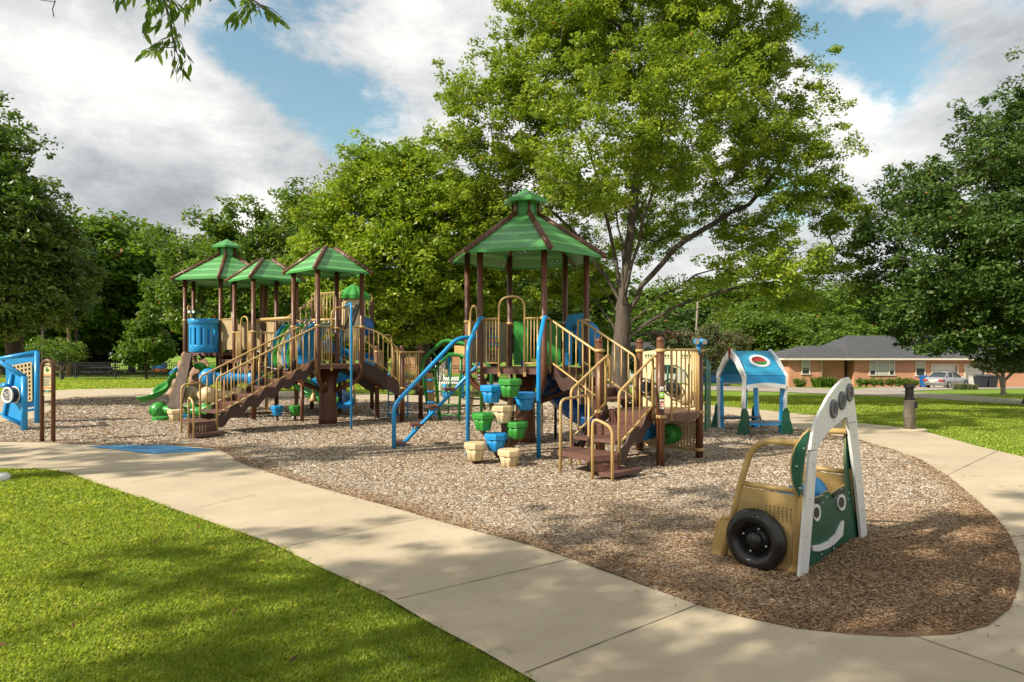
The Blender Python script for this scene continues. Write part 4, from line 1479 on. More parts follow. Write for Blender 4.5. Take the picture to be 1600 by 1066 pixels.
for i in range(15):
    t = i / 14; an = R(200 - 430 * t)
    sp.append((-4.72 + .74 * math.cos(an), 18.75 + .70 * math.sin(an), 2.0 - 1.55 * t))
sp.append((-4.55, 17.85, .30)); sp.append((-4.42, 17.62, .27))
chute(sp, .52, .26, LS, 'bluep', 'spiral_slide')
mb = MB(); mb.smooth = True; mb.tube([(-4.1, 17.6, .05), (-4.3, 17.9, 1.0), (-4.32, 18.2, 2.3)], .03, 8); mb.build('slide_support', 'tan', LS)
mb = MB(); mb.smooth = True
for x in (.0, .16): mb.tube(arc_pts([(-4.75 + x, 17.9, .9), (-4.75 + x, 17.9, 2.25), (-4.9 + x, 18.1, 2.25)], .06), .02, 8)
mb.build('entry_rail', 'blue', LS)
# green slide under B
chute([(-6.3, 18.3, 1.25), (-5.9, 17.7, 1.05), (-5.35, 17.2, .72), (-4.85, 16.9, .48), (-4.5, 16.8, .42)], .46, .2, LS, 'green')
# blue and green pods, bell post under the stairs
for px, py, d, c_ in ((433, 634, 16.1, 'bluep'), (461, 634, 16.3, 'green')):
    x = (px - CX) / F * d; pod((x, d), CAMH - (py - HY) / F * d, c_, LS, .155, .24)
    mb = MB(); mb.smooth = True; mb.tube([(x, d, .15), (x, d, -.1)], .03, 8); mb.build('pod_stem', 'dbrown', LS)
bp = root('bell_post', (-5.03, 15.95, 0), 'short brown post with tan gooseneck and bell under the long stairs', 'post')
mb = MB(); mb.smooth = True; mb.tube([(-5.03, 15.95, -.1), (-5.03, 15.95, .92)], .045, 10); mb.build('post', 'brown', bp)
mb = MB(); mb.smooth = True; mb.tube(arc_pts([(-5.13, 15.95, .93), (-4.80, 15.95, .93), (-4.76, 15.95, .70)], .1), .018, 8)
mb.lathe((-4.76, 15.95, .52), [(.10, 0), (.075, .06), (.05, .15), (.02, .2)], 14); mb.build('bell', 'tan', bp)

# climbing slab, rock wall and small slide at the left end
mb = MB()
sl = [W(289, 551, 17.2), W(298, 553, 17.0), W(282, 639, 16.6), W(262, 637, 16.8)]
mb.prism([sl[0], sl[1] + V((.03, .0, 0)), sl[2] + V((.03, 0, 0)), sl[3]], (.25, -1, .2), .09)
mb.build('climbing_slab', 'slab_wood', LS)
mb = MB(); mb.smooth = True
for k in range(5):
    p = sl[0].lerp(sl[3], .08 + k * .17) + V((-.02, .08, 0)); mb.ball(p, .11 + .03 * math.sin(k * 2.3), 8, 5, (.8, .8, 1.25))
mb.build('climbing_hold', 'rock', LS)
mb = MB()
rk = [W(322, 562, 17.6), W(336, 588, 17.5), W(318, 612, 17.3), W(296, 608, 17.3), W(298, 584, 17.6), W(308, 568, 17.7)]
mb.prism(rk, (.2, -1, .3), .22); mb.build('rock_wall', 'rock', LS)
mb = MB(); mb.smooth = True
for q in ((312, 572), (322, 580), (330, 577)): mb.ball(W(*q, 17.35), .14, 12, 8, (1.2, .6, .7))
mb.build('climbing_leaf', 'green', LS)
chute([W(292, 572, 17.9), W(274, 588, 17.9)], .42, .16, LS, 'bluep', 'slide_top')
chute([W(279, 584, 17.8), W(262, 603, 17.7), W(246, 617, 17.5), W(232, 624, 17.4), W(224, 625, 17.4)], .46, .18, LS, 'green')
mb = MB(); mb.smooth = True; mb.tube(arc_pts([W(244, 636, 17.5), W(247, 628, 17.5), W(258, 629, 17.5), W(260, 640, 17.5)], .08), .022, 7); mb.build('slide_leg', 'dbrown', LS)
# basket-side struts
mb = MB(); mb.smooth = True; mb.tube([W(312, 553, 17.7), W(322, 575, 17.6), W(300, 578, 17.6)], .03, 8); mb.build('brace', 'dbrown', LS)

# ball climber
BC = root('ball_climber', tuple(G(300, 655)), 'low climber of green, cream and blue balls joined by moulded tubes beside the small slide', 'climber')
balls = [(248, 641, 16.9, .215, 'green'), (325, 643, 16.7, .215, 'green'), (300, 641, 17.6, .21, 'green'),
         (300, 616, 17.2, .21, 'beigep'), (325, 617, 16.7, .215, 'beigep'), (371, 616, 17.0, .20, 'beigep'),
         (326, 589, 16.7, .215, 'bluep'), (367, 590, 17.4, .20, 'bluep'), (397, 591, 16.9, .21, 'bluep')]
BP = []
for px, py, d, r, c_ in balls:
    q = W(px, py, d); BP.append(q)
    mb = MB(); mb.ball(q, r, 20, 12)
    for vx, vy in ((-.8, -.6), (.5, -.85)):
        ax = V((vx, vy, 0)).normalized(); mb.smooth = True
        mb.lathe(tuple(q + ax * (r - .025)), [(r * .42, 0), (r * .40, .022), (r * .34, .028), (r * .30, .018)], 14, axis=ax)
    mb.build('ball', c_, BC)
for i, j, c_ in ((0, 1, 'green'), (2, 1, 'green'), (3, 4, 'beigep'), (4, 5, 'beigep'), (6, 7, 'bluep'), (7, 8, 'bluep'), (6, 8, 'bluep')):
    mb = MB(); mb.smooth = True; mb.tube([BP[i], BP[i].lerp(BP[j], .25), BP[i].lerp(BP[j], .75), BP[j]], [.15, .10, .10, .15], 12)
    mb.build('connecting_tube', c_, BC)
for i in (1, 5, 8):
    mb = MB(); mb.smooth = True; mb.tube([BP[i] - V((0, 0, .1)), V((BP[i].x, BP[i].y, -.1))], .06, 10); mb.build('leg', 'dbrown', BC)


def single_pod(px, py, d, col, r, h, lab, stemz=True):
    x = (px - CX) / F * d; z = CAMH - (py - HY) / F * d
    t = root('stepping_pod', (x, d, 0), lab, 'stepping stool', 'loose stepping pods by the ball climber')
    pod((x, d), z, col, t, r, h)
    for o in t.children: o.name = 'seat'
    mb = MB(); mb.smooth = True; mb.tube([(x, d, z - .1), (x, d, -.1)], .07, 10); mb.build('stem', 'dbrown', t)


single_pod(250, 651, 16.3, 'green', .195, .20, 'green stepping stool before the green ball at the left end')
single_pod(275, 640, 16.2, 'beigep', .205, .28, 'cream stepping stool between the green and the small blue ones')
single_pod(290, 647, 16.8, 'bluep', .16, .18, 'small blue stepping stool behind the cream one')

# =============================================================== arch climber in green between the two
AC = root('arch_climber', tuple(V((-1.7, 16.1, 0))), 'green tube arch climber with tan board, blue rungs and rope net between the towers', 'climber')


def tub(pts, r, m, name, par, seg=9, rad=.2):
    mb = MB(); mb.smooth = True; mb.tube(arc_pts(pts, rad, 6), r, seg); return mb.build(name, m, par)


g = lambda px, py, d: W(px, py, d)
tub([g(672, 655, 16.5), g(658, 565, 16.5), g(694, 531, 16.0), g(732, 538, 15.4), g(768, 575, 15.0), g(768, 640, 15.4)], .045, 'gpipe', 'arch_frame', AC)
tub([g(688, 659, 16.2), g(679, 578, 16.2), g(703, 552, 15.8), g(725, 556, 15.3), g(752, 580, 15.0), g(752, 650, 15.3)], .035, 'gpipe', 'arch_frame', AC)
tub([g(717, 661, 16.0), g(721, 556, 15.6)], .035, 'gpipe', 'upright', AC)
tub([g(700, 648, 16.2), g(706, 552, 15.9)], .02, 'gpipe', 'upright', AC)
for a, b in (((676, 549), (684, 562)), ((700, 552), (724, 556)), ((664, 578), (680, 578))):
    tub([g(*a, 16.2), g(*b, 16.0)], .02, 'gpipe', 'cross_bar', AC)
for y in (595, 612, 632, 648): tub([g(682, y, 16.2), g(720, y + 1, 15.9)], .014, 'gpipe', 'net_rope', AC)
mb = MB(); mb.prism([g(665, 583, 16.35), g(676, 583, 16.25), g(685, 648, 16.25), g(671, 648, 16.4)], (.2, -1, .1), .03); mb.build('climbing_board', 'tan', AC)
mb = MB(); mb.prism([g(710, 540, 15.6), g(726, 541, 15.4), g(726, 556, 15.4), g(710, 553, 15.6)], (.2, -1, .1), .03); mb.build('climbing_board', 'tan', AC)
for x0, x1, y in ((665, 677, 594), (667, 679, 612), (668, 681, 629), (670, 683, 647), (716, 727, 546)):
    tub([g(x0, y, 16.2), g(x1, y, 16.15)], .03, 'blue', 'rung', AC)

# chimes and net frame farther back
CH = root('chime_set', tuple(G(690, 620)), 'blue curved frame hung with pale grey chime tubes behind the arch climber', 'chimes')
dch = G(690, 620).y
tub([g(703, 620, dch), g(702, 557, dch)], .07, 'blue', 'post', CH)
tub([g(666, 577, dch), g(678, 565, dch), g(702, 556, dch)], .06, 'blue', 'top_beam', CH)
for x, y0, y1 in ((682, 571, 606), (688, 568, 618), (694, 564, 614)): tub([g(x, y0, dch - .2), g(x, y1, dch - .2)], .05, 'white', 'chime_tube', CH)
NF = root('net_frame', tuple(G(746, 650)), 'tan A-shaped tube frame with rope net seen under the near tower deck', 'net climber')
dn_ = 17.6
for a, b in (((725, 655), (745, 592)), ((745, 592), (758, 640)), ((733, 652), (742, 600))): tub([g(*a, dn_), g(*b, dn_ + .3)], .04, 'tan', 'leg', NF)
for y in (614, 622, 633): tub([g(722, y, dn_), g(757, y + 1, dn_ + .2)], .014, 'ink', 'rope', NF)
BE = root('striped_bench', tuple(G(708, 626)), 'white slatted seat on blue legs behind the green arch climber', 'bench')
db_ = 24
mb = MB()
for k in range(9):
    a = g(695 + k * 3.0, 590 - k * .1, db_); b = g(690 + k * 3.4, 600, db_ - .6); mb.bar(a, b, .045, .03)
mb.build('seat', 'white', BE)
tub([g(695, 600, db_), g(695, 622, db_)], .08, 'blue', 'leg', BE); tub([g(722, 600, db_), g(722, 622, db_)], .08, 'blue', 'leg', BE)
# =============================================================== play car at the right front
L0 = V((2.165, 5.03, 0)); R0 = V((3.22, 6.10, 0)); fd = (R0 - L0).normalized(); fn = V((fd.y, -fd.x, 0))   # fn points to the viewer's right
PCAR = root('play_car', tuple((L0 + R0) / 2), 'tan tube play car with green smiling front board in a tall pointed white frame', 'play panel')


def fp(px, py, off=0.0):
    p, t = onplane(px, py, L0 + fn * off, fd); return p


outer = [(1247, 905), (1256, 790), (1262, 720), (1269, 671), (1279, 645), (1291, 622), (1304, 604), (1316, 592), (1324.5, 589.5), (1328, 595), (1332, 618), (1336, 648), (1341, 700), (1347, 760), (1353.5, 838)]
inner = [(1261, 894), (1270, 780), (1273, 730), (1275.6, 702), (1281, 690), (1289, 679), (1299, 668), (1310, 658.5), (1318, 652), (1321.5, 652), (1323, 660), (1325, 672), (1331, 720), (1337, 770), (1344.5, 842)]
mb = MB()
mb.ring([fp(*q, .035) for q in outer], [fp(*q, .035) for q in inner], fn, .022, close=False)
fr = mb.build('pointed_frame', 'white', PCAR)
mb = MB()
mb.ring([fp(*q, .012) for q in outer], [fp(*q, .012) for q in inner], fn, .018, close=False)
mb.build('frame_backing', 'ink', fr)
mb = MB()
for a, b in (((1262.5, 705.5), (1275.3, 702.5)), ((1326.5, 661.5), (1337, 659))): mb.bar(fp(*a, .047), fp(*b, .047), .004, .004)
mb.build('board_joint', 'ink', fr)
mb = MB()
for q in ((1273.5, 694), (1271, 725), (1266, 780), (1260, 837), (1254.5, 895), (1304, 657.5), (1328.5, 630.5), (1335, 680), (1342, 752), (1346.5, 797)):
    mb.smooth = True; mb.lathe(tuple(fp(*q, .046)), [(.008, 0), (.008, .004), (.004, .006)], 8, axis=fn)
into(mb, fr, 'steel')
for q in ((1301.5, 639), (1314.5, 626.2), (1326.5, 613.5)):
    c_ = fp(*q, .046)
    mb = MB(); mb.smooth = True
    mb.lathe(tuple(c_), [(.046, .0), (.076, .0), (.079, .008), (.074, .018), (.052, .019), (.044, .006)], 24, axis=fn)
    la = mb.build('lamp_ring', 'grey', fr)
    mb = MB(); mb.smooth = True; mb.lathe(tuple(c_), [(.045, .002), (.03, .008), (.01, .010)], 18, axis=fn); mb.build('lamp_lens', 'lampred', la)
# green smiling board
gb = [(1261, 893), (1263, 878), (1268.5, 779), (1286, 774), (1289, 769), (1292, 767.5), (1294.5, 769), (1297, 772), (1316, 760), (1319.5, 757), (1320.5, 652), (1324, 652), (1332, 720), (1338, 775), (1344, 842)]
mb = MB(); mb.prism([fp(*q, -.005) for q in gb], fn, .02)
gf = mb.build('smiling_board', 'dgreen', PCAR)
mb = MB()
tope = [(1268.5, 779), (1286, 774), (1289, 769), (1292, 767.5), (1294.5, 769), (1297, 772), (1316, 760), (1319.5, 757), (1320.3, 652)]
for a, b in zip(tope, tope[1:]): mb.bar(fp(*a, -.008), fp(*b, -.008), .022, .008)
mb.build('board_edge', 'tan', gf)
mb = MB()
sm_ = [(1268.5, 854), (1271, 852.5), (1282, 851), (1294, 845.5), (1306, 834), (1313.5, 817), (1316, 813.5), (1318, 815), (1316, 836), (1314, 838.5), (1303, 850), (1291, 857.5), (1278, 861.5), (1269.5, 861)]
mb.prism([fp(*q, .014) for q in sm_], fn, .014); mb.build('smile', 'white', gf)
for cx, cy, w_, h_ in ((1275.6, 801, 5.8, 13.6), (1314.6, 785, 6.0, 13)):
    el = lambda f, o_: [fp(cx + w_ * f * math.cos(2 * PI * i / 20), cy + h_ * f * math.sin(2 * PI * i / 20), o_) for i in range(20)]
    mb = MB(); mb.prism(el(1.0, .014), fn, .014); ey = mb.build('eye', 'white', gf)
    mb = MB(); mb.prism(el(.62, .022), fn, .012); mb.build('pupil', 'ink', ey)
for pts in (((1268.5, 786), (1272, 782.5), (1277, 781.5), (1283, 784)), ((1303, 777), (1307, 771.5), (1312, 768), (1319, 766))):
    mb = MB()
    P_ = [fp(*q, .018) for q in pts]
    for a, b in zip(P_, P_[1:]): mb.bar(a, b, .012, .026)
    mb.build('eyebrow', 'ink', gf)
mb = MB(); mb.smooth = True
for q in ((1284, 786), (1325, 770), (1324, 780), (1314, 765), (1291, 777), (1283, 866), (1302, 857), (1271, 788), (1304, 778.5)): mb.lathe(tuple(fp(*q, .02)), [(.008, 0), (.008, .006), (.004, .009)], 8, axis=fn)
into(mb, gf, 'steel')
# tan inner posts and side structure
bk_ = V((-fd.y, fd.x, 0)).normalized()          # rearwards (viewer's left, away)
if bk_.x > 0: bk_ = -bk_
sd0 = L0 + fd * .0
sn = -fd                                         # outwards on the near side


def sp_(px, py, off=0.0):
    p, t = onplane(px, py, L0 + fn * -.02 + sn * off, bk_); return p


def far(p): return V(p) + fd * 1.36


side = [(1118, 868), (1131, 862), (1156, 757), (1174, 703), (1180, 694), (1195, 689), (1228, 690), (1252, 692)]
for f_ in (0, 1):
    T = (lambda p: V(p) + fd * (1.36 - .36 * p[2])) if f_ else (lambda p: V(p))
    mb = MB(); mb.smooth = True
    mb.tube(arc_pts([T(sp_(1131, 868)), T(sp_(1157, 755)), T(sp_(1178, 688)), T(sp_(1252, 692))], .16, 8), .026, 12)
    mb.tube([T(sp_(1158, 755)), T(sp_(1248, 768))], .022, 10)
    tb_ = mb.build('side_tube', 'tan', PCAR)
    mb = MB(); mb.prism([T(sp_(1137, 866)), T(sp_(1160, 761)), T(sp_(1248, 775)), T(sp_(1240, 900))], sn, .012)
    mb.build('side_sheet', 'perf_tan', tb_)
    mb = MB()
    for px in (1241, 1246): mb.bar(T(sp_(px - 1, 903)), T(sp_(px + 4, 762)), .016, .03)
    mb.build('side_post', 'tan', tb_)
# inner sides of the front posts
for A, B in ((fp(1340, 842, -.06), fp(1322, 655, -.06)), (fp(1252, 900, -.06), fp(1270, 690, -.06))):
    mb = MB(); mb.bar(A, B, .09, .03); mb.build('front_post', 'tan', PCAR)
# fender
mb = MB()
F0 = sp_(1119, 868, .0); fw = sn
mb.prism([sp_(*q) for q in ((1112, 866), (1122, 815), (1130, 808), (1142, 811), (1132, 866), (1119, 870))], sn, .02)
fe = mb.build('rear_fender', 'tan', PCAR)
mb = MB(); mb.smooth = True; mb.tube([sp_(*q) for q in ((1134, 864), (1119, 871), (1112, 866), (1122, 815), (1130, 808), (1142, 811))], .014, 8); mb.build('fender_rim', 'tan', fe)
# wheel
wc = sp_(1185.5, 841, .02)
rw = (sp_(1185.5, 841) - sp_(1185.5, 889)).length
mb = MB(); mb.smooth = True
mb.lathe(tuple(wc), [(rw * .80, -.0), (rw * .95, .015), (rw, .05), (rw * .96, .085), (rw * .84, .115), (rw * .70, .12), (rw * .58, .10), (rw * .50, .07), (rw * .47, .055), (rw * .30, .05)], 48, axis=sn)
wh = mb.build('wheel', 'black', PCAR)
mb = MB(); mb.smooth = True; mb.lathe(tuple(wc), [(rw * .47, .048), (rw * .46, .066), (rw * .30, .07), (rw * .29, .085), (rw * .22, .105), (rw * .1, .118), (.005, .121)], 36, axis=sn); mb.build('hub', 'black', wh)
mb = MB(); mb.smooth = True
for an in (20, 110, 200, 290):
    q = wc + (bk_ * math.cos(R(an)) + V((0, 0, 1)) * math.sin(R(an))) * rw * .40
    mb.lathe(tuple(q), [(.011, .066), (.011, .076), (.005, .08)], 10, axis=sn)
into(mb, wh, 'steel')
# lens-shaped green ear board on the near side
ear = [(1266, 671), (1255, 682), (1245, 697), (1239, 715), (1237.5, 735), (1240, 755), (1246, 770), (1251, 777), (1254, 740), (1260, 700)]
mb = MB(); mb.prism([sp_(*q, .03) for q in ear], sn, .03); eb = mb.build('ear_board', 'dgreen', PCAR)
mb = MB(); P_ = [sp_(*q, .028) for q in ear[:8]]; mb.tube([tuple(p) for p in P_], .016, 6); mb.build('board_edge', 'tan', eb)
mb = MB(); mb.smooth = True
for q in ((1256, 701), (1245, 729), (1250, 763)): mb.lathe(tuple(sp_(*q, .045)), [(.010, 0), (.010, .006), (.004, .01)], 8, axis=sn)
into(mb, eb, 'steel')
# blue seat inside and seat board
mb = MB(); mb.smooth = True
sc_ = (L0 + R0) / 2 + bk_ * .30 + V((-.14, -.12, 0))
mb.lathe((sc_.x, sc_.y, .50), [(.02, -.06), (.12, -.055), (.17, 0), (.15, .012), (.03, -.02)], 24, axis=(-.45, .1, .9))
sc2 = W(1279, 769, 5.55)
mb.lathe(tuple(sc2), [(.02, .02), (.115, .015), (.13, 0), (.115, -.02), (.02, -.03)], 24, axis=(.55, -.75, .35))
mb.build('steering_disc', 'bluep', PCAR)

# =============================================================== playhouse
ph_ = {}
U_ = V((.137, -1.26, 0)).normalized()   # across
RG = V((U_.y * -1, U_.x, 0)).normalized()  # along the ridge, to the right
if RG.x < 0: RG = -RG
pc0 = V((5.07, 14.15, 0))
PH = root('playhouse', tuple(pc0), 'open blue-roofed playhouse with white gable frames, green feet and oval roof windows', 'playhouse')


def hp(u, v, z): return pc0 + U_ * u + RG * v + V((0, 0, z))


prof_out = [(.58, -.03), (.72, 1.19), (.30, 1.62), (.03, 1.78)]
vl = .44
for v in (-vl, vl):
    mb = MB()
    out = [hp(u, v, z) for u, z in ((.61, -.05), (.69, 1.22), (.34, 1.57), (.0, 1.76))]
    inn_ = [hp(u, v, z) for u, z in ((.51, -.05), (.585, 1.16), (.25, 1.46), (.0, 1.60))]
    out2 = out + [hp(-u, v, z) for u, z in ((.34, 1.57), (.69, 1.22), (.61, -.05))]
    inn2 = inn_ + [hp(-u, v, z) for u, z in ((.25, 1.46), (.585, 1.16), (.51, -.05))]
    mb.ring(out2, inn2, RG, .045, close=False)
    gfm = mb.build('gable_frame', 'white', PH)
    mb = MB()
    for s in (-1, 1):
        mb.bar(hp(.52 * s, v - math.copysign(.045, v), 0), hp(.60 * s, v - math.copysign(.045, v), 1.16), .03, .085)
    mb.build('blue_backing', 'blue', gfm)
    mb = MB(); mb.smooth = True
    for s in (-1, 1):
        for u, z in ((.57, .5), (.59, .8), (.62, 1.1), (.48, 1.38), (.25, 1.57)):
            mb.lathe(tuple(hp(u * s, v - .026, z)), [(.009, 0), (.009, .004), (.004, .006)], 7, axis=-RG)
    into(mb, gfm, 'steel')
    for s in (-1, 1):
        mb = MB()
        ft = [(.44, -.05), (.46, .12), (.47, .34), (.50, .44), (.56, .50), (.62, .49), (.66, .42), (.67, .30), (.71, .22), (.75, .10), (.76, -.05), (.66, -.05), (.655, .05), (.63, .07), (.61, .05), (.60, -.05)]
        mb.prism([hp(.60 * s + (.05 if s > 0 else -.05), v + math.copysign(.02, v) - (u - .60) * math.copysign(.85, -v), z * 1.12) for u, z in ft], U_, .03)
        mb.build('green_foot', 'dgreen', gfm)
mb = MB(); mb.prism([hp(u, -vl - .03, z) for u, z in ((.05, 1.77), (-.03, 1.79), (-.03, 1.62), (.0, 1.55), (.04, 1.64))], RG, .02); mb.build('peak_marker', 'red', PH)
def mat_blueroof():
    m = bpy.data.materials.new('blue_roof_board'); m.use_nodes = True
    t = NT(m.node_tree); b = t.n['Principled BSDF']
    co = t.new('ShaderNodeTexCoord').outputs['Object']
    t.l.new(t.ramp(t.noise(co, 5, 5), [(.3, (.010, .23, .40)), (.7, (.018, .31, .50))]), b.inputs['Base Color']); b.inputs['Roughness'].default_value = .3
    return m
M['broof'] = mat_blueroof()
for s in (-1, 1):
    A, B, C, D = hp(.655 * s, -vl + .03, 1.22), hp(.655 * s, vl - .03, 1.22), hp(0, vl - .03, 1.71), hp(0, -vl + .03, 1.71)
    ex, ez = (B - A), (D - A)
    nn = ex.cross(ez).normalized(); nn = nn if nn.z > 0 else -nn
    # roof board with an oval opening
    k = 24; o_, i_ = [], []
    for i in range(k):
        a_ = 2 * PI * i / k
        cx_, sx_ = math.cos(a_), math.sin(a_)
        m_ = max(abs(cx_), abs(sx_))
        o_.append(A + ex * (.5 + .5 * cx_ / m_) + ez * (.5 + .5 * sx_ / m_))
        i_.append(A + ex * (.56 + .21 * cx_) + ez * (.56 + .19 * sx_))
    mb = MB(); mb.ring(o_, i_, nn, .025); rb = mb.build('roof_board', 'broof', PH)
    mb = MB(); mb.ring([A + ex * (.56 + .26 * math.cos(2 * PI * i / k)) + ez * (.56 + .25 * math.sin(2 * PI * i / k)) + nn * .022 for i in range(k)],
                       [A + ex * (.56 + .20 * math.cos(2 * PI * i / k)) + ez * (.56 + .18 * math.sin(2 * PI * i / k)) + nn * .022 for i in range(k)], nn, .018)
    mb.build('oval_ring', 'white', rb)
    mb = MB()
    mb.cur = 0; mb.prism([A + ex * (.56 + .2 * math.cos(a_)) + ez * (.56 + .18 * math.sin(a_)) for a_ in [PI * i / 12 for i in range(13)]], nn, .008)
    mb.cur = 1; mb.prism([A + ex * (.56 + .2 * math.cos(a_)) + ez * (.56 + .18 * math.sin(a_)) for a_ in [PI + PI * i / 12 for i in range(13)]], nn, .008)
    mb.build('oval_pane', ['red', 'gpipe'], rb)
    mb = MB()
    mb.prism([hp(.668 * s, v, z) for v, z in ((-vl + .03, 1.22), (vl - .03, 1.22), (vl - .03, 1.02), (-vl + .03, 1.02))], U_, .02)
    sk = mb.build('side_skirt', 'blue', rb)
    mb = MB(); tp2 = [hp(.685 * s, -vl + .03 + (2 * vl - .06) * i / 12, 1.03 - .0 + .045 * math.sin(PI * i / 12)) for i in range(13)]
    bt2 = [hp(.685 * s, -vl + .03 + (2 * vl - .06) * i / 12, .95 + .045 * math.sin(PI * i / 12)) for i in range(13)]
    mb.prism(tp2 + bt2[::-1], U_, .02); mb.build('curved_trim', 'white', sk)
    mb = MB(); mb.box(hp(.50 * s, 0, .27), (2 * vl - .04, .26, .025), math.atan2(RG.y, RG.x)); be = mb.build('bench', 'grey', PH)
    mb = MB(); mb.box(hp(.61 * s, 0, .235), (2 * vl - .04, .03, .05), math.atan2(RG.y, RG.x)); mb.build('bench_edge', 'blue', be)
for v in (-.25, -.12):
    pass
mb = MB(); mb.smooth = True
mb.tube([hp(-.62, -vl, 1.30), hp(-.62, vl, 1.30)], .02, 7); mb.build('inner_bar', 'blue', PH)

# =============================================================== rules sign
sb = G(74.5, 692); sdir = V((.98, -.20, 0)).normalized()
SG = root('rules_sign', tuple(sb), 'narrow arched dark brown sign with cream rules panel beside the path', 'sign')
s_w = .125
mb = MB(); mb.smooth = True
top_z = CAMH - (561 - HY) / F * sb.y
pl = [sb - sdir * s_w + V((0, 0, -.1)), sb - sdir * s_w + V((0, 0, top_z - .16))]
arc_ = [sb + V((0, 0, top_z - .19)) + sdir * (-s_w * math.cos(PI * i / 12)) + V((0, 0, .16 * math.sin(PI * i / 12))) for i in range(13)]
mb.tube([pl[0]] + arc_ + [sb + sdir * s_w + V((0, 0, -.1))], .037, 10)
mb.build('arched_frame', 'brown', SG)
sn_ = V((sdir.y, -sdir.x, 0))
S_ = lambda u, z, off=0: sb + sdir * u + sn_ * off + V((0, 0, z))
pz1 = top_z - .05; pz0 = CAMH - (618 - HY) / F * sb.y
mb = MB()
ap = [S_(-s_w + .035, pz0), S_(s_w - .035, pz0)] + [S_((s_w - .035) * math.cos(PI * i / 10), pz1 - .13 + .11 * math.sin(PI * i / 10)) for i in range(11)]
mb.prism(ap, sn_, .014); pn = mb.build('panel', 'cream', SG)
mb = MB()
ln = [(-.085, .085, .085, .012, 1), (-.08, .06, .115, .008, 3), (-.08, .07, .13, .006, 3)]
H_ = pz1 - pz0
def strip(u0, u1, f, h, c):
    mb.cur = c; z = pz0 + H_ * f
    mb.prism([S_(u0, z, .010), S_(u1, z, .010), S_(u1, z + h, .010), S_(u0, z + h, .010)], sn_, .003)
strip(-.10, .10, .60, .012, 1); strip(-.095, .095, .205, .022, 1)
for f in (.565, .54, .515): strip(-.08, .07, f, .008, 3)
for k in range(9): strip(-.09, .03 + .05 * ((k * 7) % 3) / 2, .27 + k * .026, .0055, 3)
for k, c in enumerate((0, 3, 4, 3, 2)): strip(-.085 + k * .035, -.062 + k * .035, .09, .045, c)
strip(-.085, .08, .05, .006, 3)
for a_ in range(7):
    an = R(35 + a_ * 18); c0 = S_(.078 * math.cos(an), pz0 + H_ * .80 + .062 * math.sin(an), .010); mb.cur = 0
    mb.box(c0, (.012, .006, .022), math.atan2(sdir.y, sdir.x))
mb.cur = 2
for u, z, hh in ((-.03, .72, .05), (-.008, .74, .07), (.016, .71, .045), (.0, .69, .03), (.03, .73, .03)): strip(u - .008, u + .008, z, hh, 2)
mb.build('printed_text', ['ink', 'orange', 'gpipe', 'grey', 'aqua'], pn)
mb = MB(); mb.smooth = True
for u, f in ((-.09, .04), (.09, .04), (-.10, .70), (.10, .70), (0, .96)): mb.lathe(tuple(S_(u, pz0 + H_ * f, .009)), [(.007, 0), (.006, .004)], 7, axis=sn_)
into(mb, pn, 'steel')

# =============================================================== blue activity frames, far left
AF = root('activity_frame', tuple(G(38, 675)), 'blue tube activity frames with black dial drum and tan lattice board at left edge', 'play panel')
PB = V((-10.45, 14.26, 0)); PA = V((-11.17, 15.65, 0)); PM = V((-12.6, 14.9, 0))
mb = MB(); mb.smooth = True
pa_t = CAMH + (HY - 549) / F * PA.y
qa = W(-40, 568, 15.9)
mb.tube([PA + V((0, 0, -.1)), PA + V((0, 0, pa_t))], .055, 12); mb.tube([PA + V((0, 0, pa_t - .02)), qa], .05, 12)
mb.tube([W(53, 640, PA.y), W(38, 642, PA.y), W(-40, 652, 15.9)], .03, 8)
mb.build('rear_frame', 'blue', AF)
mb = MB(); mb.prism([W(53, 556, PA.y + .03), W(8, 561, PA.y + .1), W(12, 640, PA.y + .1), W(53, 636, PA.y + .03)], (.1, -1, 0), .02)
rp = mb.build('rear_board', 'bluep', AF)
mb = MB()
dz = PA.y - .04
o4 = [W(*q, dz) for q in ((20, 572), (49, 566.5), (49.5, 626), (24, 628))]
nr, ncl = 9, 5
for i in range(nr + 1):
    a = o4[0].lerp(o4[3], i / nr); b = o4[1].lerp(o4[2], i / nr); mb.bar(a, b, .02, .035)
for j in range(ncl + 1):
    a = o4[0].lerp(o4[1], j / ncl); b = o4[3].lerp(o4[2], j / ncl); mb.bar(a, b, .022, .036)
mb.build('lattice', 'beigep', rp)
mb = MB(); mb.prism([W(*q, dz + .02) for q in ((20, 572), (49, 566.5), (49.5, 626), (24, 628))], (.1, -1, 0), .006); mb.build('lattice_backing', 'ink', rp)
mb = MB(); mb.smooth = True
pb_t = CAMH + (HY - 588) / F * PB.y
qb = W(-40, 541, 14.7)
mb.tube([PB + V((0, 0, -.1)), PB + V((0, 0, pb_t))], .062, 12); mb.tube([PB + V((0, 0, pb_t - .01)), qb], .05, 12)
mb.tube([W(35, 664, PB.y + .02), W(6, 650, 14.4), W(19, 584, 14.4)], .045, 10)
mb.build('front_frame', 'blue', AF)
mb = MB(); mb.prism([W(35, 662, PB.y + .05), W(7, 649, 14.44), W(19, 582, 14.44), W(38, 592, PB.y + .05)], (.2, -1, 0), .03); fb = mb.build('front_board', 'blue', AF)
dc = W(21.5, 617, 14.28); dn3 = V((-.35, -.93, 0)).normalized()
mb = MB(); mb.smooth = True; mb.lathe(tuple(dc), [(.17, -.02), (.17, .10), (.165, .12)], 28, axis=dn3); dr = mb.build('drum', 'black', fb)
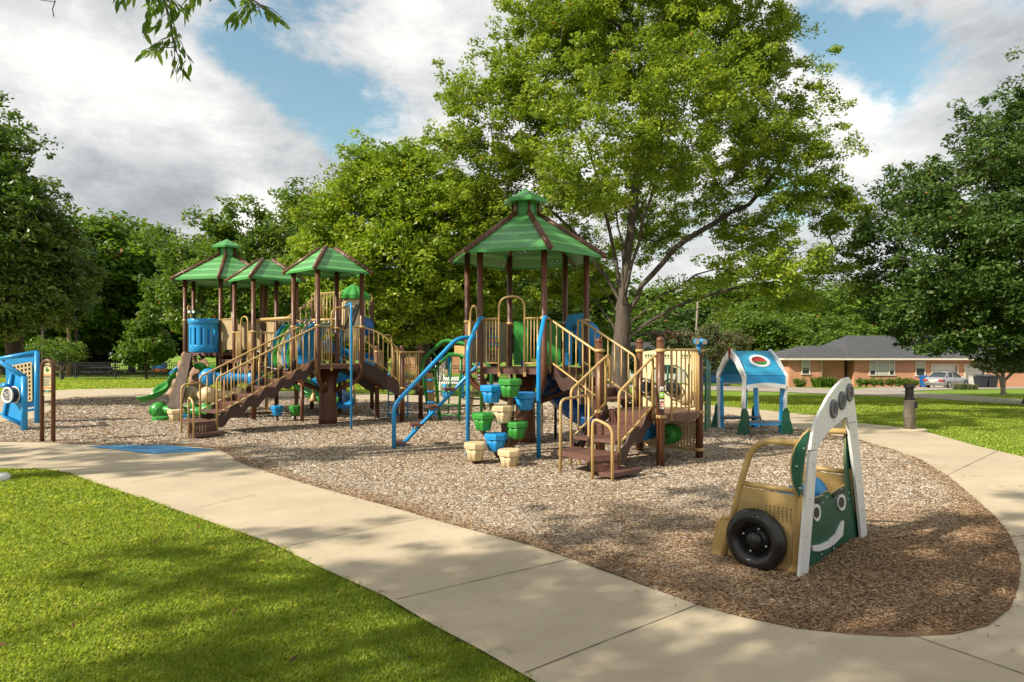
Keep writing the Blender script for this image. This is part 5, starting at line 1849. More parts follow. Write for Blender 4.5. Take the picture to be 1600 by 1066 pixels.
mb = MB(); mb.smooth = True; mb.lathe(tuple(dc), [(.16, -.02), (.185, -.02), (.185, .0), (.16, .0)], 28, axis=dn3); mb.lathe(tuple(dc), [(.135, .12), (.172, .115), (.172, .14), (.135, .14), (.135, .12)], 28, axis=dn3); mb.build('drum_rim', 'white', dr)
mb = MB(); q = dc + dn3 * .145; mb.bar(q + V((-.06, 0, .07)), q + V((.02, 0, -.02)), .012, .012); mb.box(q, (.03, .01, .03)); mb.build('pointer', 'white', dr)
mb = MB(); mb.smooth = True; mb.tube([W(4, 602, 14.3), W(-30, 600, 14.2)], .045, 10); mb.build('handle_bar', 'steel', AF)
mb = MB(); mb.smooth = True; mb.tube([W(13, 604, 14.3), W(4, 602, 14.3)], .055, 10); mb.build('handle_socket', 'blue', AF)

# =============================================================== bollard light
b0 = G(1421, 672)
BL = root('bollard_light', tuple(b0), 'concrete bollard light with black louvred head at the path edge', 'bollard')
bz = gz(b0.x, b0.y)
mb = MB(); mb.smooth = True; mb.lathe((b0.x, b0.y, bz - .05), [(.115, 0), (.115, .70), (.11, .715)], 24)
M['bconc'] = mat('exposed_concrete', (.20, .165, .13), .9, .3, 18, .6, 90)
M['bblack'] = mat('black_metal', (.012, .012, .012), .4)
mb.build('shaft', 'bconc', BL)
mb = MB(); mb.smooth = True
mb.lathe((b0.x, b0.y, bz + .66), [(.113, 0), (.115, .03), (.09, .035)] + [(.088 if k % 2 else .08, .05 + k * .012) for k in range(17)] + [(.09, .255), (.113, .26), (.115, .31), (.10, .325)], 24)
mb.build('lamp_head', 'bblack', BL)
mb = MB(); mb.box((b0.x + .085, b0.y - .085, bz + .55), (.08, .06, .14), R(45)); mb.build('outlet_box', 'bblack', BL)
mb = MB(); mb.lathe((b0.x + .05, b0.y, bz), [(.30, 0.0), (.29, .03)], 20); mb.build('footing', 'concrete', BL)
# pale cap in the lawn, far left
wq = G(2, 752)
mb = MB(); mb.smooth = True; mb.lathe((wq.x - .09, wq.y, -.02), [(.17, 0), (.175, .07), (.15, .11), (.05, .125)], 24)
o = mb.build('valve_cap', 'white'); tag(o, 'pale round cap standing in the grass at the left edge', 'utility cap')

# =============================================================== brick house
HD = 66.0
def hx_(px): return (px - CX) / F * HD
def hz_(py): return CAMH + (HY - py) / F * HD
def g_brick(t, b, co):
    br = t.new('ShaderNodeTexBrick'); mp_ = t.new('ShaderNodeMapping'); mp_.inputs['Rotation'].default_value = (R(90), 0, 0)
    t.l.new(co, mp_.inputs[0]); t.l.new(mp_.outputs[0], br.inputs['Vector'])
    br.inputs['Color1'].default_value = (.50, .19, .085, 1); br.inputs['Color2'].default_value = (.62, .28, .14, 1); br.inputs['Mortar'].default_value = (.42, .30, .22, 1)
    br.inputs['Scale'].default_value = 1.0; br.inputs['Brick Width'].default_value = .24; br.inputs['Row Height'].default_value = .085; br.inputs['Mortar Size'].default_value = .012
    n = t.noise(co, .8, 6, .6)
    c = t.mix(t.maprange(n, .4, .7, 0, .35), br.outputs[0], (.35, .15, .09))
    t.l.new(c, b.inputs['Base Color']); b.inputs['Roughness'].default_value = .9
mat_ground('brick', g_brick)
def g_shingle(t, b, co):
    n = t.noise(co, 3.5, 7, .75); n2 = t.noise(co, 30, 3, .7)
    c = t.ramp(n, [(.3, (.030, .031, .035)), (.7, (.085, .085, .09))]); c = t.mix(t.maprange(n2, .4, .7, 0, .5), c, (.06, .06, .065))
    t.l.new(c, b.inputs['Base Color']); b.inputs['Roughness'].default_value = .9
mat_ground('shingle', g_shingle)
M['trim'] = mat('cream_trim', (.62, .57, .45), .6)
M['door'] = mat('dark_door', (.03, .018, .012), .5)
M['garage'] = mat('white_garage_door', (.60, .58, .54), .6)
M['blind'] = mat('pale_blind', (.42, .44, .36), .7)
x0, x1 = hx_(1233), hx_(1760)
zb_ = gz(hx_(1400), HD) - .25; ze = hz_(561)
HS = root('brick_house', ((x0 + x1) / 2, HD, zb_ + .25), 'low orange brick bungalow with grey hipped roof and white garage door', 'house')
mb = MB()
y0, yr = HD, HD + 1.1
def wallbox(a, b, y, z0=None, z1=None):
    mb.box(((a + b) / 2, y + 3, ((z0 or zb_) + (z1 or ze)) / 2), (b - a, 6, (z1 or ze) - (z0 or zb_)))
wallbox(x0, hx_(1284), y0); wallbox(hx_(1284), hx_(1328), yr); wallbox(hx_(1334.5), hx_(1455), y0); wallbox(hx_(1497), hx_(1507), y0); wallbox(hx_(1540), x1, y0)
wallbox(hx_(1455), hx_(1497), y0, hz_(570.5)); wallbox(hx_(1507), hx_(1540), y0, hz_(570.5))
wallbox(hx_(1328), hx_(1334.5), yr + .4)
mb.build('wall', 'brick', HS)
def window(a, b, t, bt, y, mull=(), glass='glass'):
    X0, X1, Z1, Z0 = hx_(a), hx_(b), hz_(t), hz_(bt)
    mb = MB(); w_ = .09
    mb.box(((X0 + X1) / 2, y - .03, Z1 - w_ / 2), (X1 - X0, .10, w_)); mb.box(((X0 + X1) / 2, y - .05, Z0 + w_ / 2), (X1 - X0 + .1, .14, w_))
    for X in [X0 + w_ / 2, X1 - w_ / 2] + [X0 + (X1 - X0) * m for m in mull]: mb.box((X, y - .03, (Z0 + Z1) / 2), (w_, .096, Z1 - Z0 - 2 * w_))
    fr_ = mb.build('window', 'trim', HS)
    mb = MB(); mb.box(((X0 + X1) / 2, y - .012, (Z0 + Z1) / 2), (X1 - X0 - .1, .02, Z1 - Z0 - .1)); mb.build('pane', glass, fr_)
    return fr_
w1_ = window(1252, 1265.5, 563.5, 585.5, y0)
mb = MB(); mb.box((hx_(1258.7), y0 - .028, hz_(570)), (.66, .01, .62)); mb.build('blind', 'blind', w1_)
mb = MB(); mb.box((hx_(1258.7), y0 - .04, hz_(577)), (.8, .03, .05)); mb.build('sash_bar', 'trim', w1_)
w2_ = window(1358, 1398, 564, 587, y0, (.25, .78))
mb = MB(); mb.box((hx_(1379), y0 - .028, hz_(575.5)), (1.28, .01, 1.22)); mb.box((hx_(1363.3), y0 - .028, hz_(573)), (.5, .01, .8)); mb.box((hx_(1393.5), y0 - .028, hz_(573)), (.45, .01, .8)); mb.build('blind', 'blind', w2_)
w3_ = window(1430, 1445.5, 564.5, 588, y0)
mb = MB(); mb.box((hx_(1437.8), y0 - .028, hz_(571)), (.75, .01, .6)); mb.build('blind', 'blind', w3_)
mb = MB(); mb.box((hx_(1331.2), yr + .34, (hz_(563) + hz_(592)) / 2), (.42, .06, hz_(563) - hz_(592))); mb.build('front_door', 'door', HS)
mb = MB()
for a, b in ((1455.5, 1496.5), (1507.5, 1539.5)):
    X0, X1 = hx_(a), hx_(b)
    mb = MB()
    for k in range(4):
        zt = hz_(571) - k * .56; mb.box(((X0 + X1) / 2, y0 + .22, zt - .27), (X1 - X0, .06, .54))
    gd = mb.build('garage_door', 'garage', HS)
    mb = MB(); mb.box(((X0 + X1) / 2, y0 - .02, hz_(570)), (X1 - X0 + .2, .06, .14)); mb.box((X0, y0 - .02, hz_(589)), (.12, .056, 2.2)); mb.box((X1, y0 - .02, hz_(589)), (.12, .056, 2.2)); mb.build('door_trim', 'trim', gd)
# hipped roofs
def hip(xa, xb, ya, yb, zE, ra, rb, zr, name='roof'):
    mb = MB()
    ym = (ya + yb) / 2
    v = [(xa, ya, zE), (xb, ya, zE), (xb, yb, zE), (xa, yb, zE), (ra, ym, zr), (rb, ym, zr)]
    v2 = [(a, b, c - .16) for a, b, c in v[:4]]
    mb.add(v + v2, [(0, 1, 5, 4), (1, 2, 5), (2, 3, 4, 5), (3, 0, 4), (6, 7, 1, 0), (7, 8, 2, 1), (8, 9, 3, 2), (9, 6, 0, 3), (9, 8, 7, 6)], False)
    r_ = mb.build(name, 'shingle', HS)
    mb = MB(); mb.box(((xa + xb) / 2, ya - .03, zE - .09), (xb - xa, .05, .17)); mb.box((xa - .03, (ya + yb) / 2, zE - .09), (.05, yb - ya, .17)); mb.build('gutter', 'trim', r_)
hip(hx_(1221), hx_(1330), HD - .7, HD + 9, hz_(559.8), hx_(1281), hx_(1335), hz_(543) + .2)
hip(hx_(1319), hx_(1780), HD - .75, HD + 12, hz_(559.8), hx_(1352) + 1.0, hx_(1690), hz_(531) + .55)
mb = MB(); mb.smooth = True; mb.tube([(hx_(1276), HD - .7, hz_(561)), (hx_(1283), HD - .1, hz_(565)), (hx_(1283.5), HD - .1, hz_(592))], .05, 8); mb.build('downpipe', 'trim', HS)

# second house glimpses through the left trees and behind
LH = root('distant_house', (W(60, 560, 78).x, 78, gz(-60, 78)), 'brown house glimpsed between trunks behind the black fence', 'house')
mb = MB(); a = W(40, 575, 78); b = W(76, 545, 78)
mb.box(((a.x + b.x) / 2 - 4, 82, 1.1), (14, 8, 4.6)); mb.build('wall', 'wood', LH)
mb = MB(); mb.prism([(a.x - 12, 77.5, 3.3), (b.x + 1, 77.5, 3.3), (b.x - 3, 81, 4.8), (a.x - 8, 81, 4.8)], (0, -.5, 1), .1); mb.build('roof', 'shingle', LH)
BH = root('white_house', (W(590, 575, 95).x, 95, 0), 'white and grey house partly hidden behind the trunk of the large tree', 'house')
a = W(960, 568, 95)
mb = MB(); mb.box((a.x + 6.3, 99, -.9), (11.0, 7, 4.6)); mb.build('wall', 'garage', BH)
mb = MB(); mb.prism([(a.x - .2, 95, 1.4), (a.x + 13, 95, 1.4), (a.x + 9, 99, 3.1), (a.x + 3, 99, 3.1)], (0, -.5, 1), .12); mb.build('roof', 'shingle', BH)
mb = MB(); mb.box((a.x + 3, 95.45, -.6), (1.2, .1, 1.4)); mb.box((a.x + 8, 95.45, -.6), (1.8, .1, 1.4)); mb.build('window', 'glass', BH)
RH = root('far_brick_house', (W(705, 575, 90).x, 90, gz(-8, 90)), 'small red brick house far behind the green arch climber', 'house')
a = W(705, 572, 90)
mb = MB(); mb.box((a.x, 94, -.2), (13, 8, 3.6)); mb.build('wall', 'brick', RH)
mb = MB(); mb.prism([(a.x - 7, 89.7, 1.5), (a.x + 7, 89.7, 1.5), (a.x + 4, 94, 3.2), (a.x - 4, 94, 3.2)], (0, -.5, 1), .12); mb.build('roof', 'shingle', RH)
for dx in (-3.4, -.6, 2.6):
    mb = MB(); mb.box((a.x + dx, 89.97, .1), (.9, .1, 1.3)); mb.build('window', 'glass', RH)

# =============================================================== parked saloon car
cg = V((W(1479, 607, 59).x, 59.0, 0)); cz = gz(cg.x, cg.y) + .04
CR = root('parked_car', (cg.x, cg.y, cz), 'silver saloon car parked on the drive before the brick house', 'car')
ca_ = R(32)                         # nose points right and away from the viewer
cu = V((math.cos(ca_), math.sin(ca_), 0)); cvv = V((-cu.y, cu.x, 0))
def cp(x, y, z): return V((cg.x, cg.y, cz)) + cu * x + cvv * y + V((0, 0, z))
M['paint'] = mat('silver_car_paint', (.42, .42, .42), .28, .04, 3, metal=.55, coat=.6)
secs = [(-2.40, .42, .30, .62, .62), (-2.36, .74, .28, .80, .74), (-2.05, .86, .24, .93, .76), (-1.45, .89, .22, .98, .70), (-.8, .90, .21, .97, .70), (.2, .90, .21, .95, .70), (.95, .90, .21, .93, .72), (1.5, .88, .22, .86, .76), (2.1, .82, .25, .75, .72), (2.38, .66, .30, .62, .60), (2.44, .40, .34, .54, .40)]
mb = MB(); mb.smooth = True
k = 12
for x, hw_, zl, zu, tw in secs:
    ring_ = [(-hw_ * .9, zl), (-hw_, zl + .12), (-hw_, (zl + zu) / 2), (-hw_ * .97, zu - .12), (-tw, zu - .01), (-tw * .4, zu + .02), (tw * .4, zu + .02), (tw, zu - .01), (hw_ * .97, zu - .12), (hw_, (zl + zu) / 2), (hw_, zl + .12), (hw_ * .9, zl)]
    mb.v.extend([tuple(cp(x, y, z)) for y, z in ring_])
for i in range(len(secs) - 1):
    for j in range(k):
        j2 = (j + 1) % k; mb.face([i * k + j, i * k + j2, (i + 1) * k + j2, (i + 1) * k + j])
mb.face(list(range(k))); mb.face(list(range((len(secs) - 1) * k, len(secs) * k)))
mb.build('body', 'paint', CR)
mb = MB(); mb.smooth = False
cab = [(-1.72, .62, .96), (-1.05, .55, 1.36), (-.45, .56, 1.42), (.25, .55, 1.40), (1.05, .66, .93)]
k = len(cab)
L_ = [tuple(cp(x, -w_ - .0, z)) for x, w_, z in cab]; R_ = [tuple(cp(x, w_, z)) for x, w_, z in cab]
lb_ = [tuple(cp(-1.72, -.72, .94)), tuple(cp(1.05, -.74, .91))]; rb_ = [tuple(cp(-1.72, .72, .94)), tuple(cp(1.05, .74, .91))]
mb.add(L_ + R_ + lb_ + rb_, [(0, 1, 6, 5), (3, 4, 9, 8), (10, 0 + 0, 4, 11), (12, 5, 9, 13), (0, 1, 2, 3, 4), (5, 6, 7, 8, 9)], False)
gh = mb.build('glasshouse', 'glass', CR)
mb = MB(); mb.smooth = True
mb.add([tuple(cp(x, y * s, z)) for s in (-1, 1) for x, y, z in ((-1.12, .58, 1.35), (-.45, .59, 1.435), (.30, .58, 1.41))] + [tuple(cp(x, 0, z)) for x, z in ((-1.14, 1.38), (-.45, 1.465), (.32, 1.44))], [(0, 1, 7, 6), (1, 2, 8, 7), (6, 7, 4, 3), (7, 8, 5, 4)], True)
for s in (-1, 1):
    for a, b in (((-1.75, .70, .95), (-1.10, .58, 1.37)), ((-1.10, .58, 1.37), (.30, .57, 1.42)), ((.30, .57, 1.42), (1.08, .72, .93)), ((-.42, .58, 1.42), (-.38, .74, .95)), ((-1.15, .6, 1.3), (-1.25, .74, .95))):
        mb.bar(cp(a[0], a[1] * s, a[2]), cp(b[0], b[1] * s, b[2]), .07, .05)
mb.build('roof', 'paint', CR)
for x in (-1.42, 1.48):
    for s in (-1, 1):
        mb = MB(); mb.smooth = True
        mb.lathe(tuple(cp(x, s * .76, .32)), [(.20, -.0), (.30, .0), (.325, .03), (.325, .13), (.30, .155), (.21, .15)], 22, axis=cvv * s)
        wl = mb.build('wheel', 'black', CR)
        mb = MB(); mb.smooth = True
        mb.lathe(tuple(cp(x, s * .76, .32)), [(.05, .12), (.19, .14), (.21, .155), (.19, .16), (.06, .15), (.03, .16)], 12, axis=cvv * s, squash=lambda a: 1 - .06 * (math.cos(a * 5) > .5)); mb.build('rim', 'steel', wl)
for s in (-1, 1):
    mb = MB(); mb.bar(cp(-2.37, s * .80, .70), cp(-2.41, s * .42, .70), .05, .15); mb.bar(cp(-2.37, s * .80, .70), cp(-2.15, s * .875, .72), .04, .13); mb.build('tail_light', 'red', CR)
mb = MB(); mb.bar(cp(-2.43, -.20, .60), cp(-2.43, .20, .60), .02, .13); mb.build('number_plate', 'cream', CR)
mb = MB(); mb.bar(cp(-2.42, -.7, .42), cp(-2.42, .7, .42), .10, .12); mb.bar(cp(-1.9, -.905, .55), cp(1.6, -.915, .55), .02, .03); mb.bar(cp(-.4, -.905, .95), cp(-.4, -.905, .35), .01, .01); mb.build('bumper_strip', 'grey', CR)
for s in (-1, 1):
    mb = MB(); mb.box(cp(.75, s * .97, .98), (.12, .2, .12), ca_); mb.build('mirror', 'paint', CR)
# wheelie bins
M['bincol'] = mat('charcoal_bin_plastic', (.022, .025, .032), .5)
def bin_(px, d, m, lab, grp=None, w_=.58, h=1.05):
    x = (px - CX) / F * d; z0 = gz(x, d) + .03
    t = root('wheelie_bin', (x, d, z0), lab, 'bin', grp)
    mb = MB()
    a, b = w_ * .38, w_ * .5
    v = [(x - a, d - a, z0 + .04), (x + a, d - a, z0 + .04), (x + a, d + a, z0 + .04), (x - a, d + a, z0 + .04), (x - b, d - b, z0 + h * .9), (x + b, d - b, z0 + h * .9), (x + b, d + b, z0 + h * .9), (x - b, d + b, z0 + h * .9)]
    mb.add(v, [(3, 2, 1, 0), (4, 5, 6, 7), (0, 1, 5, 4), (1, 2, 6, 5), (2, 3, 7, 6), (3, 0, 4, 7)], False)
    mb.box((x, d - b - .01, z0 + h * .86), (w_ * 1.05, .04, .07)); mb.box((x, d - b * .85, z0 + h * .45), (w_ * .5, .05, .35)) if False else None
    mb.build('body', m, t)
    mb = MB(); mb.smooth = True; mb.prism([(x - b - .03, d - b - .05, z0 + h * .9), (x + b + .03, d - b - .05, z0 + h * .9), (x + b + .03, d + b + .03, z0 + h), (x - b - .03, d + b + .03, z0 + h)], (0, -.2, 1), .05); mb.build('lid', m, t)
    mb = MB(); mb.smooth = True
    for s in (-1, 1): mb.tube([(x + s * a, d + a, z0 + .11), (x + s * (a + .06), d + a, z0 + .11)], .11, 12)
    mb.build('wheel', 'black', t)
bin_(1446, 62.5, 'dblue', 'blue recycling bin standing left of the silver car', h=1.08, w_=.75)
bin_(1532.5, 60, 'bincol', 'charcoal bin nearer the silver car of the two dark bins', 'dark bins beside the drive', w_=.85, h=1.15)
bin_(1548, 60, 'bincol', 'charcoal bin farther from the silver car, beside the crape myrtle', 'dark bins beside the drive', w_=.85, h=1.15)

# =============================================================== iron fence on the left
M['iron'] = mat('black_iron', (.012, .012, .013), .45)
FE = root('iron_fence', tuple(G(200, 592)), 'long black iron picket fence along the far lawn on the left', 'fence')
fpts = [G(px, 591.5) for px in (-60, -10, 40, 118, 180, 240, 300, 362, 425, 490, 560, 640, 720, 800)]
dF = G(180, 591.5).y
fpts = [V(((px - CX) / F * dF, dF, gz((px - CX) / F * dF, dF))) for px in (-60, -5, 55, 118, 180, 240, 300, 362, 425, 490, 555, 620, 685, 750, 815)]
FH = 25.0 / F * dF
for p in fpts:
    mb = MB(); mb.box((p.x, p.y, p.z + FH / 2), (.09, .09, FH + .1)); mb.build('post', 'iron', FE)
mb = MB()
for a, b in zip(fpts, fpts[1:]):
    for zz in (FH * .97, FH * .82, FH * .12): mb.bar(a + V((0, 0, zz)), b + V((0, 0, zz)), .03, .045)
    n = int((b - a).length / .16)
    for i in range(1, n):
        p = a.lerp(b, i / n); mb.box((p.x, p.y, p.z + FH * .5), (.028, .028, FH * .98))
mb.build('pickets', 'iron', FE)
# things beyond the fence
def lowthing(name, px, py, d, label, cat):
    return root(name, (W(px, py, d).x, d, gz(W(px, py, d).x, d)), label, cat)
tt = lowthing('picnic_table', 160, 585, 56, 'dark picnic table under the trees beyond the fence', 'table')
a = W(160, 577, 56)
mb = MB(); mb.box((a.x, 56, a.z + .15), (2.4, .9, .10)); mb.build('table_top', 'bincol', tt)
mb = MB(); mb.box((a.x, 55.2, a.z - .2), (2.4, .3, .08)); mb.box((a.x, 56.8, a.z - .2), (2.4, .3, .08)); mb.build('bench', 'bincol', tt)
mb = MB()
for s in (-.8, .8): mb.bar((a.x + s, 55.3, gz(a.x, 56)), (a.x + s, 56, a.z + .1), .08, .08); mb.bar((a.x + s, 56.7, gz(a.x, 56)), (a.x + s, 56, a.z + .1), .08, .08)
mb.build('leg', 'bincol', tt)
tt = lowthing('park_shelter', 175, 565, 64, 'low dark roofed shelter beyond the black fence', 'shelter')
a = W(172, 564, 64)
mb = MB(); mb.prism([(a.x - 3.0, 62.5, a.z - .1), (a.x + 3.0, 62.5, a.z - .1), (a.x + 3.0, 66, a.z + .5), (a.x - 3.0, 66, a.z + .5)], (0, -.2, 1), .18); mb.build('roof', 'door', tt)
for sx in (-2.6, 2.6):
    for yy in (62.8, 65.6):
        mb = MB(); mb.box((a.x + sx, yy, (a.z + gz(a.x, 64)) / 2), (.15, .15, a.z - gz(a.x, 64))); mb.build('post', 'door', tt)
tt = lowthing('toy_train', 249, 582, 58, 'small blue and orange play train beyond the fence', 'play vehicle')
a = W(249, 580, 58)
mb = MB(); mb.box((a.x, 58, a.z + .05), (1.1, .6, .28)); mb.build('chassis', 'orange', tt)
mb = MB(); mb.box((a.x + .15, 58, a.z + .5), (.75, .58, .55)); mb.box((a.x - .4, 58, a.z + .35), (.35, .4, .3)); mb.smooth = True; mb.tube([(a.x - .4, 58, a.z + .4), (a.x - .4, 58, a.z + .75)], .08, 8); mb.build('cab', 'bluep', tt)
for s in (-.35, .35):
    mb = MB(); mb.smooth = True; mb.lathe((a.x + s, 57.6, a.z - .12), [(.17, 0), (.17, .1)], 14, axis=(0, -1, 0)); mb.build('wheel', 'black', tt)
tt = lowthing('teal_canopy', 45, 550, 70, 'small teal canopy roof glimpsed above the blue activity frame', 'canopy')
a = W(44, 547, 70)
mb = MB(); mb.prism([(a.x - 1.4, 69, a.z - .2), (a.x + 1.4, 69, a.z), (a.x + 1.2, 71, a.z + .4), (a.x - 1.2, 71, a.z + .2)], (0, -.2, 1), .1); mb.build('roof', 'aqua', tt)
for s in (-1.1, 1.1):
    mb = MB(); mb.box((a.x + s, 70, a.z / 2 - .3), (.12, .12, a.z + .3)); mb.build('post', 'bincol', tt)
# dark van glimpsed beside the playhouse
tt = lowthing('parked_van', 1112, 590, 72, 'dark blue van partly hidden by the playhouse', 'van')
a = W(1108, 590, 72); zz = gz(a.x, 72)
mb = MB(); mb.smooth = True
for x0_, x1_, z0_, z1_ in ((-2.3, 2.3, .35, 1.1),): mb.box((a.x, 72, zz + (z0_ + z1_) / 2), (x1_ - x0_, 1.9, z1_ - z0_))
mb.prism([(a.x - 2.2, 72, zz + 1.1), (a.x + 1.3, 72, zz + 1.1), (a.x + .6, 72, zz + 1.8), (a.x - 1.9, 72, zz + 1.85)], (0, 1, 0), 1.7)
mb.build('body', 'dblue', tt)
mb = MB(); mb.prism([(a.x - 1.9, 71.14, zz + 1.15), (a.x + 1.0, 71.14, zz + 1.15), (a.x + .5, 71.14, zz + 1.65), (a.x - 1.7, 71.14, zz + 1.7)], (0, 1, 0), .02); mb.build('side_window', 'glass', tt)
for s in (-1.5, 1.5):
    mb = MB(); mb.smooth = True; mb.lathe((a.x + s, 71.02, zz + .35), [(.35, 0), (.35, .2)], 16, axis=(0, -1, 0)); mb.build('wheel', 'black', tt)
# power poles and wires
wd = 95.0
pq = V((W(1088, 520, wd).x, wd, 0))
PO = root('power_pole', (pq.x, wd, gz(pq.x, wd)), 'tall weathered wooden power pole behind the large tree', 'pole')
mb = MB(); mb.smooth = True; mb.tube([(pq.x - .4, wd, gz(pq.x, wd)), (pq.x + .25, wd, W(0, 462, wd).z)], [.18, .11], 10); mb.build('pole_shaft', 'pole', PO)
mb = MB(); mb.bar((pq.x - 1.0, wd, W(0, 470, wd).z), (pq.x + 1.3, wd, W(0, 469, wd).z), .12, .14); mb.build('cross_arm', 'pole', PO)
for i, (ya, yb, lab) in enumerate(((521, 518.5, 'upper thin power line crossing before the far trees'), (518, 516, 'middle power line crossing before the far trees'), (524, 520, 'lowest thick power line crossing before the far trees'))):
    mb = MB(); mb.smooth = True
    P_ = []
    for k in range(25):
        px = 700 + k * 45
        py = (ya if px < 1088 else ya - 4) + (yb - ya) * k / 24 + (2.5 * math.sin(PI * ((px - 1088) / 520 % 1)))
        P_.append(W(px, py, wd - .2 + i * .2))
    mb.tube(P_, .035 if i < 2 else .055, 5)
    tag(mb.build('power_line', 'iron'), lab, 'cable', 'power lines from the wooden pole')
# =============================================================== trees
def mat_leaf(name, c0, c1, c2, rough=.5, trans=.36):
    m = bpy.data.materials.new(name); m.use_nodes = True
    t = NT(m.node_tree); b = t.n['Principled BSDF']
    a = t.new('ShaderNodeAttribute'); a.attribute_name = 'tint'
    c = t.ramp(a.outputs['Fac'], [(0, c0), (.5, c1), (.96, c2), (1.0, (.32, .13, .05))])
    t.l.new(c, b.inputs['Base Color']); b.inputs['Roughness'].default_value = rough; b.inputs['Specular IOR Level'].default_value = .35
    tr = t.new('ShaderNodeBsdfTranslucent'); t.l.new(t.mix(1.0, c, (1.5, 1.45, .6), 'MULTIPLY'), tr.inputs[0])
    ms = t.new('ShaderNodeMixShader'); ms.inputs[0].default_value = trans
    t.l.new(b.outputs[0], ms.inputs[1]); t.l.new(tr.outputs[0], ms.inputs[2]); t.l.new(ms.outputs[0], t.n['Material Output'].inputs[0])
    M[name] = m
mat_leaf('oak_leaf', (.10, .17, .014), (.20, .29, .025), (.38, .45, .05))
mat_leaf('yellow_leaf', (.09, .165, .013), (.19, .29, .02), (.38, .45, .04))
mat_leaf('dark_leaf', (.035, .075, .013), (.065, .125, .022), (.12, .18, .040), .45, .28)
mat_leaf('mid_leaf', (.055, .11, .014), (.11, .19, .022), (.21, .29, .04))
mat_leaf('deep_leaf', (.05, .10, .015), (.09, .16, .023), (.16, .235, .040), .42, .32)
mat_leaf('fresh_leaf', (.05, .11, .012), (.10, .185, .020), (.17, .26, .03))
mat_leaf('olive_leaf', (.07, .09, .03), (.12, .14, .06), (.17, .19, .09))
mat_leaf('shade_leaf', (.05, .10, .012), (.08, .15, .02), (.12, .2, .03))
def mat_bark(name, c0, c1):
    m = bpy.data.materials.new(name); m.use_nodes = True
    t = NT(m.node_tree); b = t.n['Principled BSDF']
    co = t.new('ShaderNodeTexCoord').outputs['Object']
    mp = t.new('ShaderNodeMapping'); mp.inputs['Scale'].default_value = (1, 1, .22); t.l.new(co, mp.inputs[0])
    n = t.noise(mp.outputs[0], 11, 7, .7)
    t.l.new(t.ramp(n, [(.3, c0), (.7, c1)]), b.inputs['Base Color']); b.inputs['Roughness'].default_value = .9
    bn = t.new('ShaderNodeBump'); bn.inputs['Strength'].default_value = 1; bn.inputs['Distance'].default_value = .06
    t.l.new(n, bn.inputs['Height']); t.l.new(bn.outputs[0], b.inputs['Normal'])
    M[name] = m
mat_bark('oak_bark', (.035, .027, .02), (.14, .11, .085)); mat_bark('dark_bark', (.03, .022, .016), (.11, .085, .065)); mat_bark('pale_bark', (.22, .17, .12), (.42, .35, .27))


def leaf_mesh(name, centers, rad, per, size, mats, g, elong=.5, flat=.6, up=.5, droop=0.0, sunset=True):
    """clumps of single leaves; centers (n,3), rad (n,)"""
    n = len(centers)
    idx = np.repeat(np.arange(n), per)
    N = len(idx)
    off = g.normal(0, 1, (N, 3)); off /= np.maximum(1e-6, np.linalg.norm(off, axis=1))[:, None]
    off *= (g.random(N) ** .45)[:, None] * rad[idx][:, None]; off[:, 2] *= flat
    C = centers[idx] + off
    # leaf frame
    nrm = g.normal(0, 1, (N, 3)); nrm[:, 2] = np.abs(nrm[:, 2]) + up; nrm += off / np.maximum(.05, rad[idx])[:, None] * .6
    nrm /= np.linalg.norm(nrm, axis=1)[:, None]
    t = g.normal(0, 1, (N, 3)); t[:, 2] -= droop
    t -= nrm * (t * nrm).sum(1)[:, None]; t /= np.linalg.norm(t, axis=1)[:, None]
    b = np.cross(nrm, t)
    L = size * g.uniform(.6, 1.25, N); Wd = L * elong
    L = L[:, None]; Wd = Wd[:, None]
    fold = nrm * (Wd * .25)
    v = np.stack([C - t * L * .5, C - t * L * .02 + b * Wd * .5 - fold, C + t * L * .5, C - t * L * .02 - b * Wd * .5 - fold], 1).reshape(-1, 3)
    ct = g.random(n)
    tint = np.clip(.15 + ct[idx] * .5 + g.normal(0, .13, N) + .10, 0, .95)
    tint[g.random(N) < .004] = 1.0
    me = np_mesh(name, v, 4, np.arange(N * 4), mats, tint)
    return me


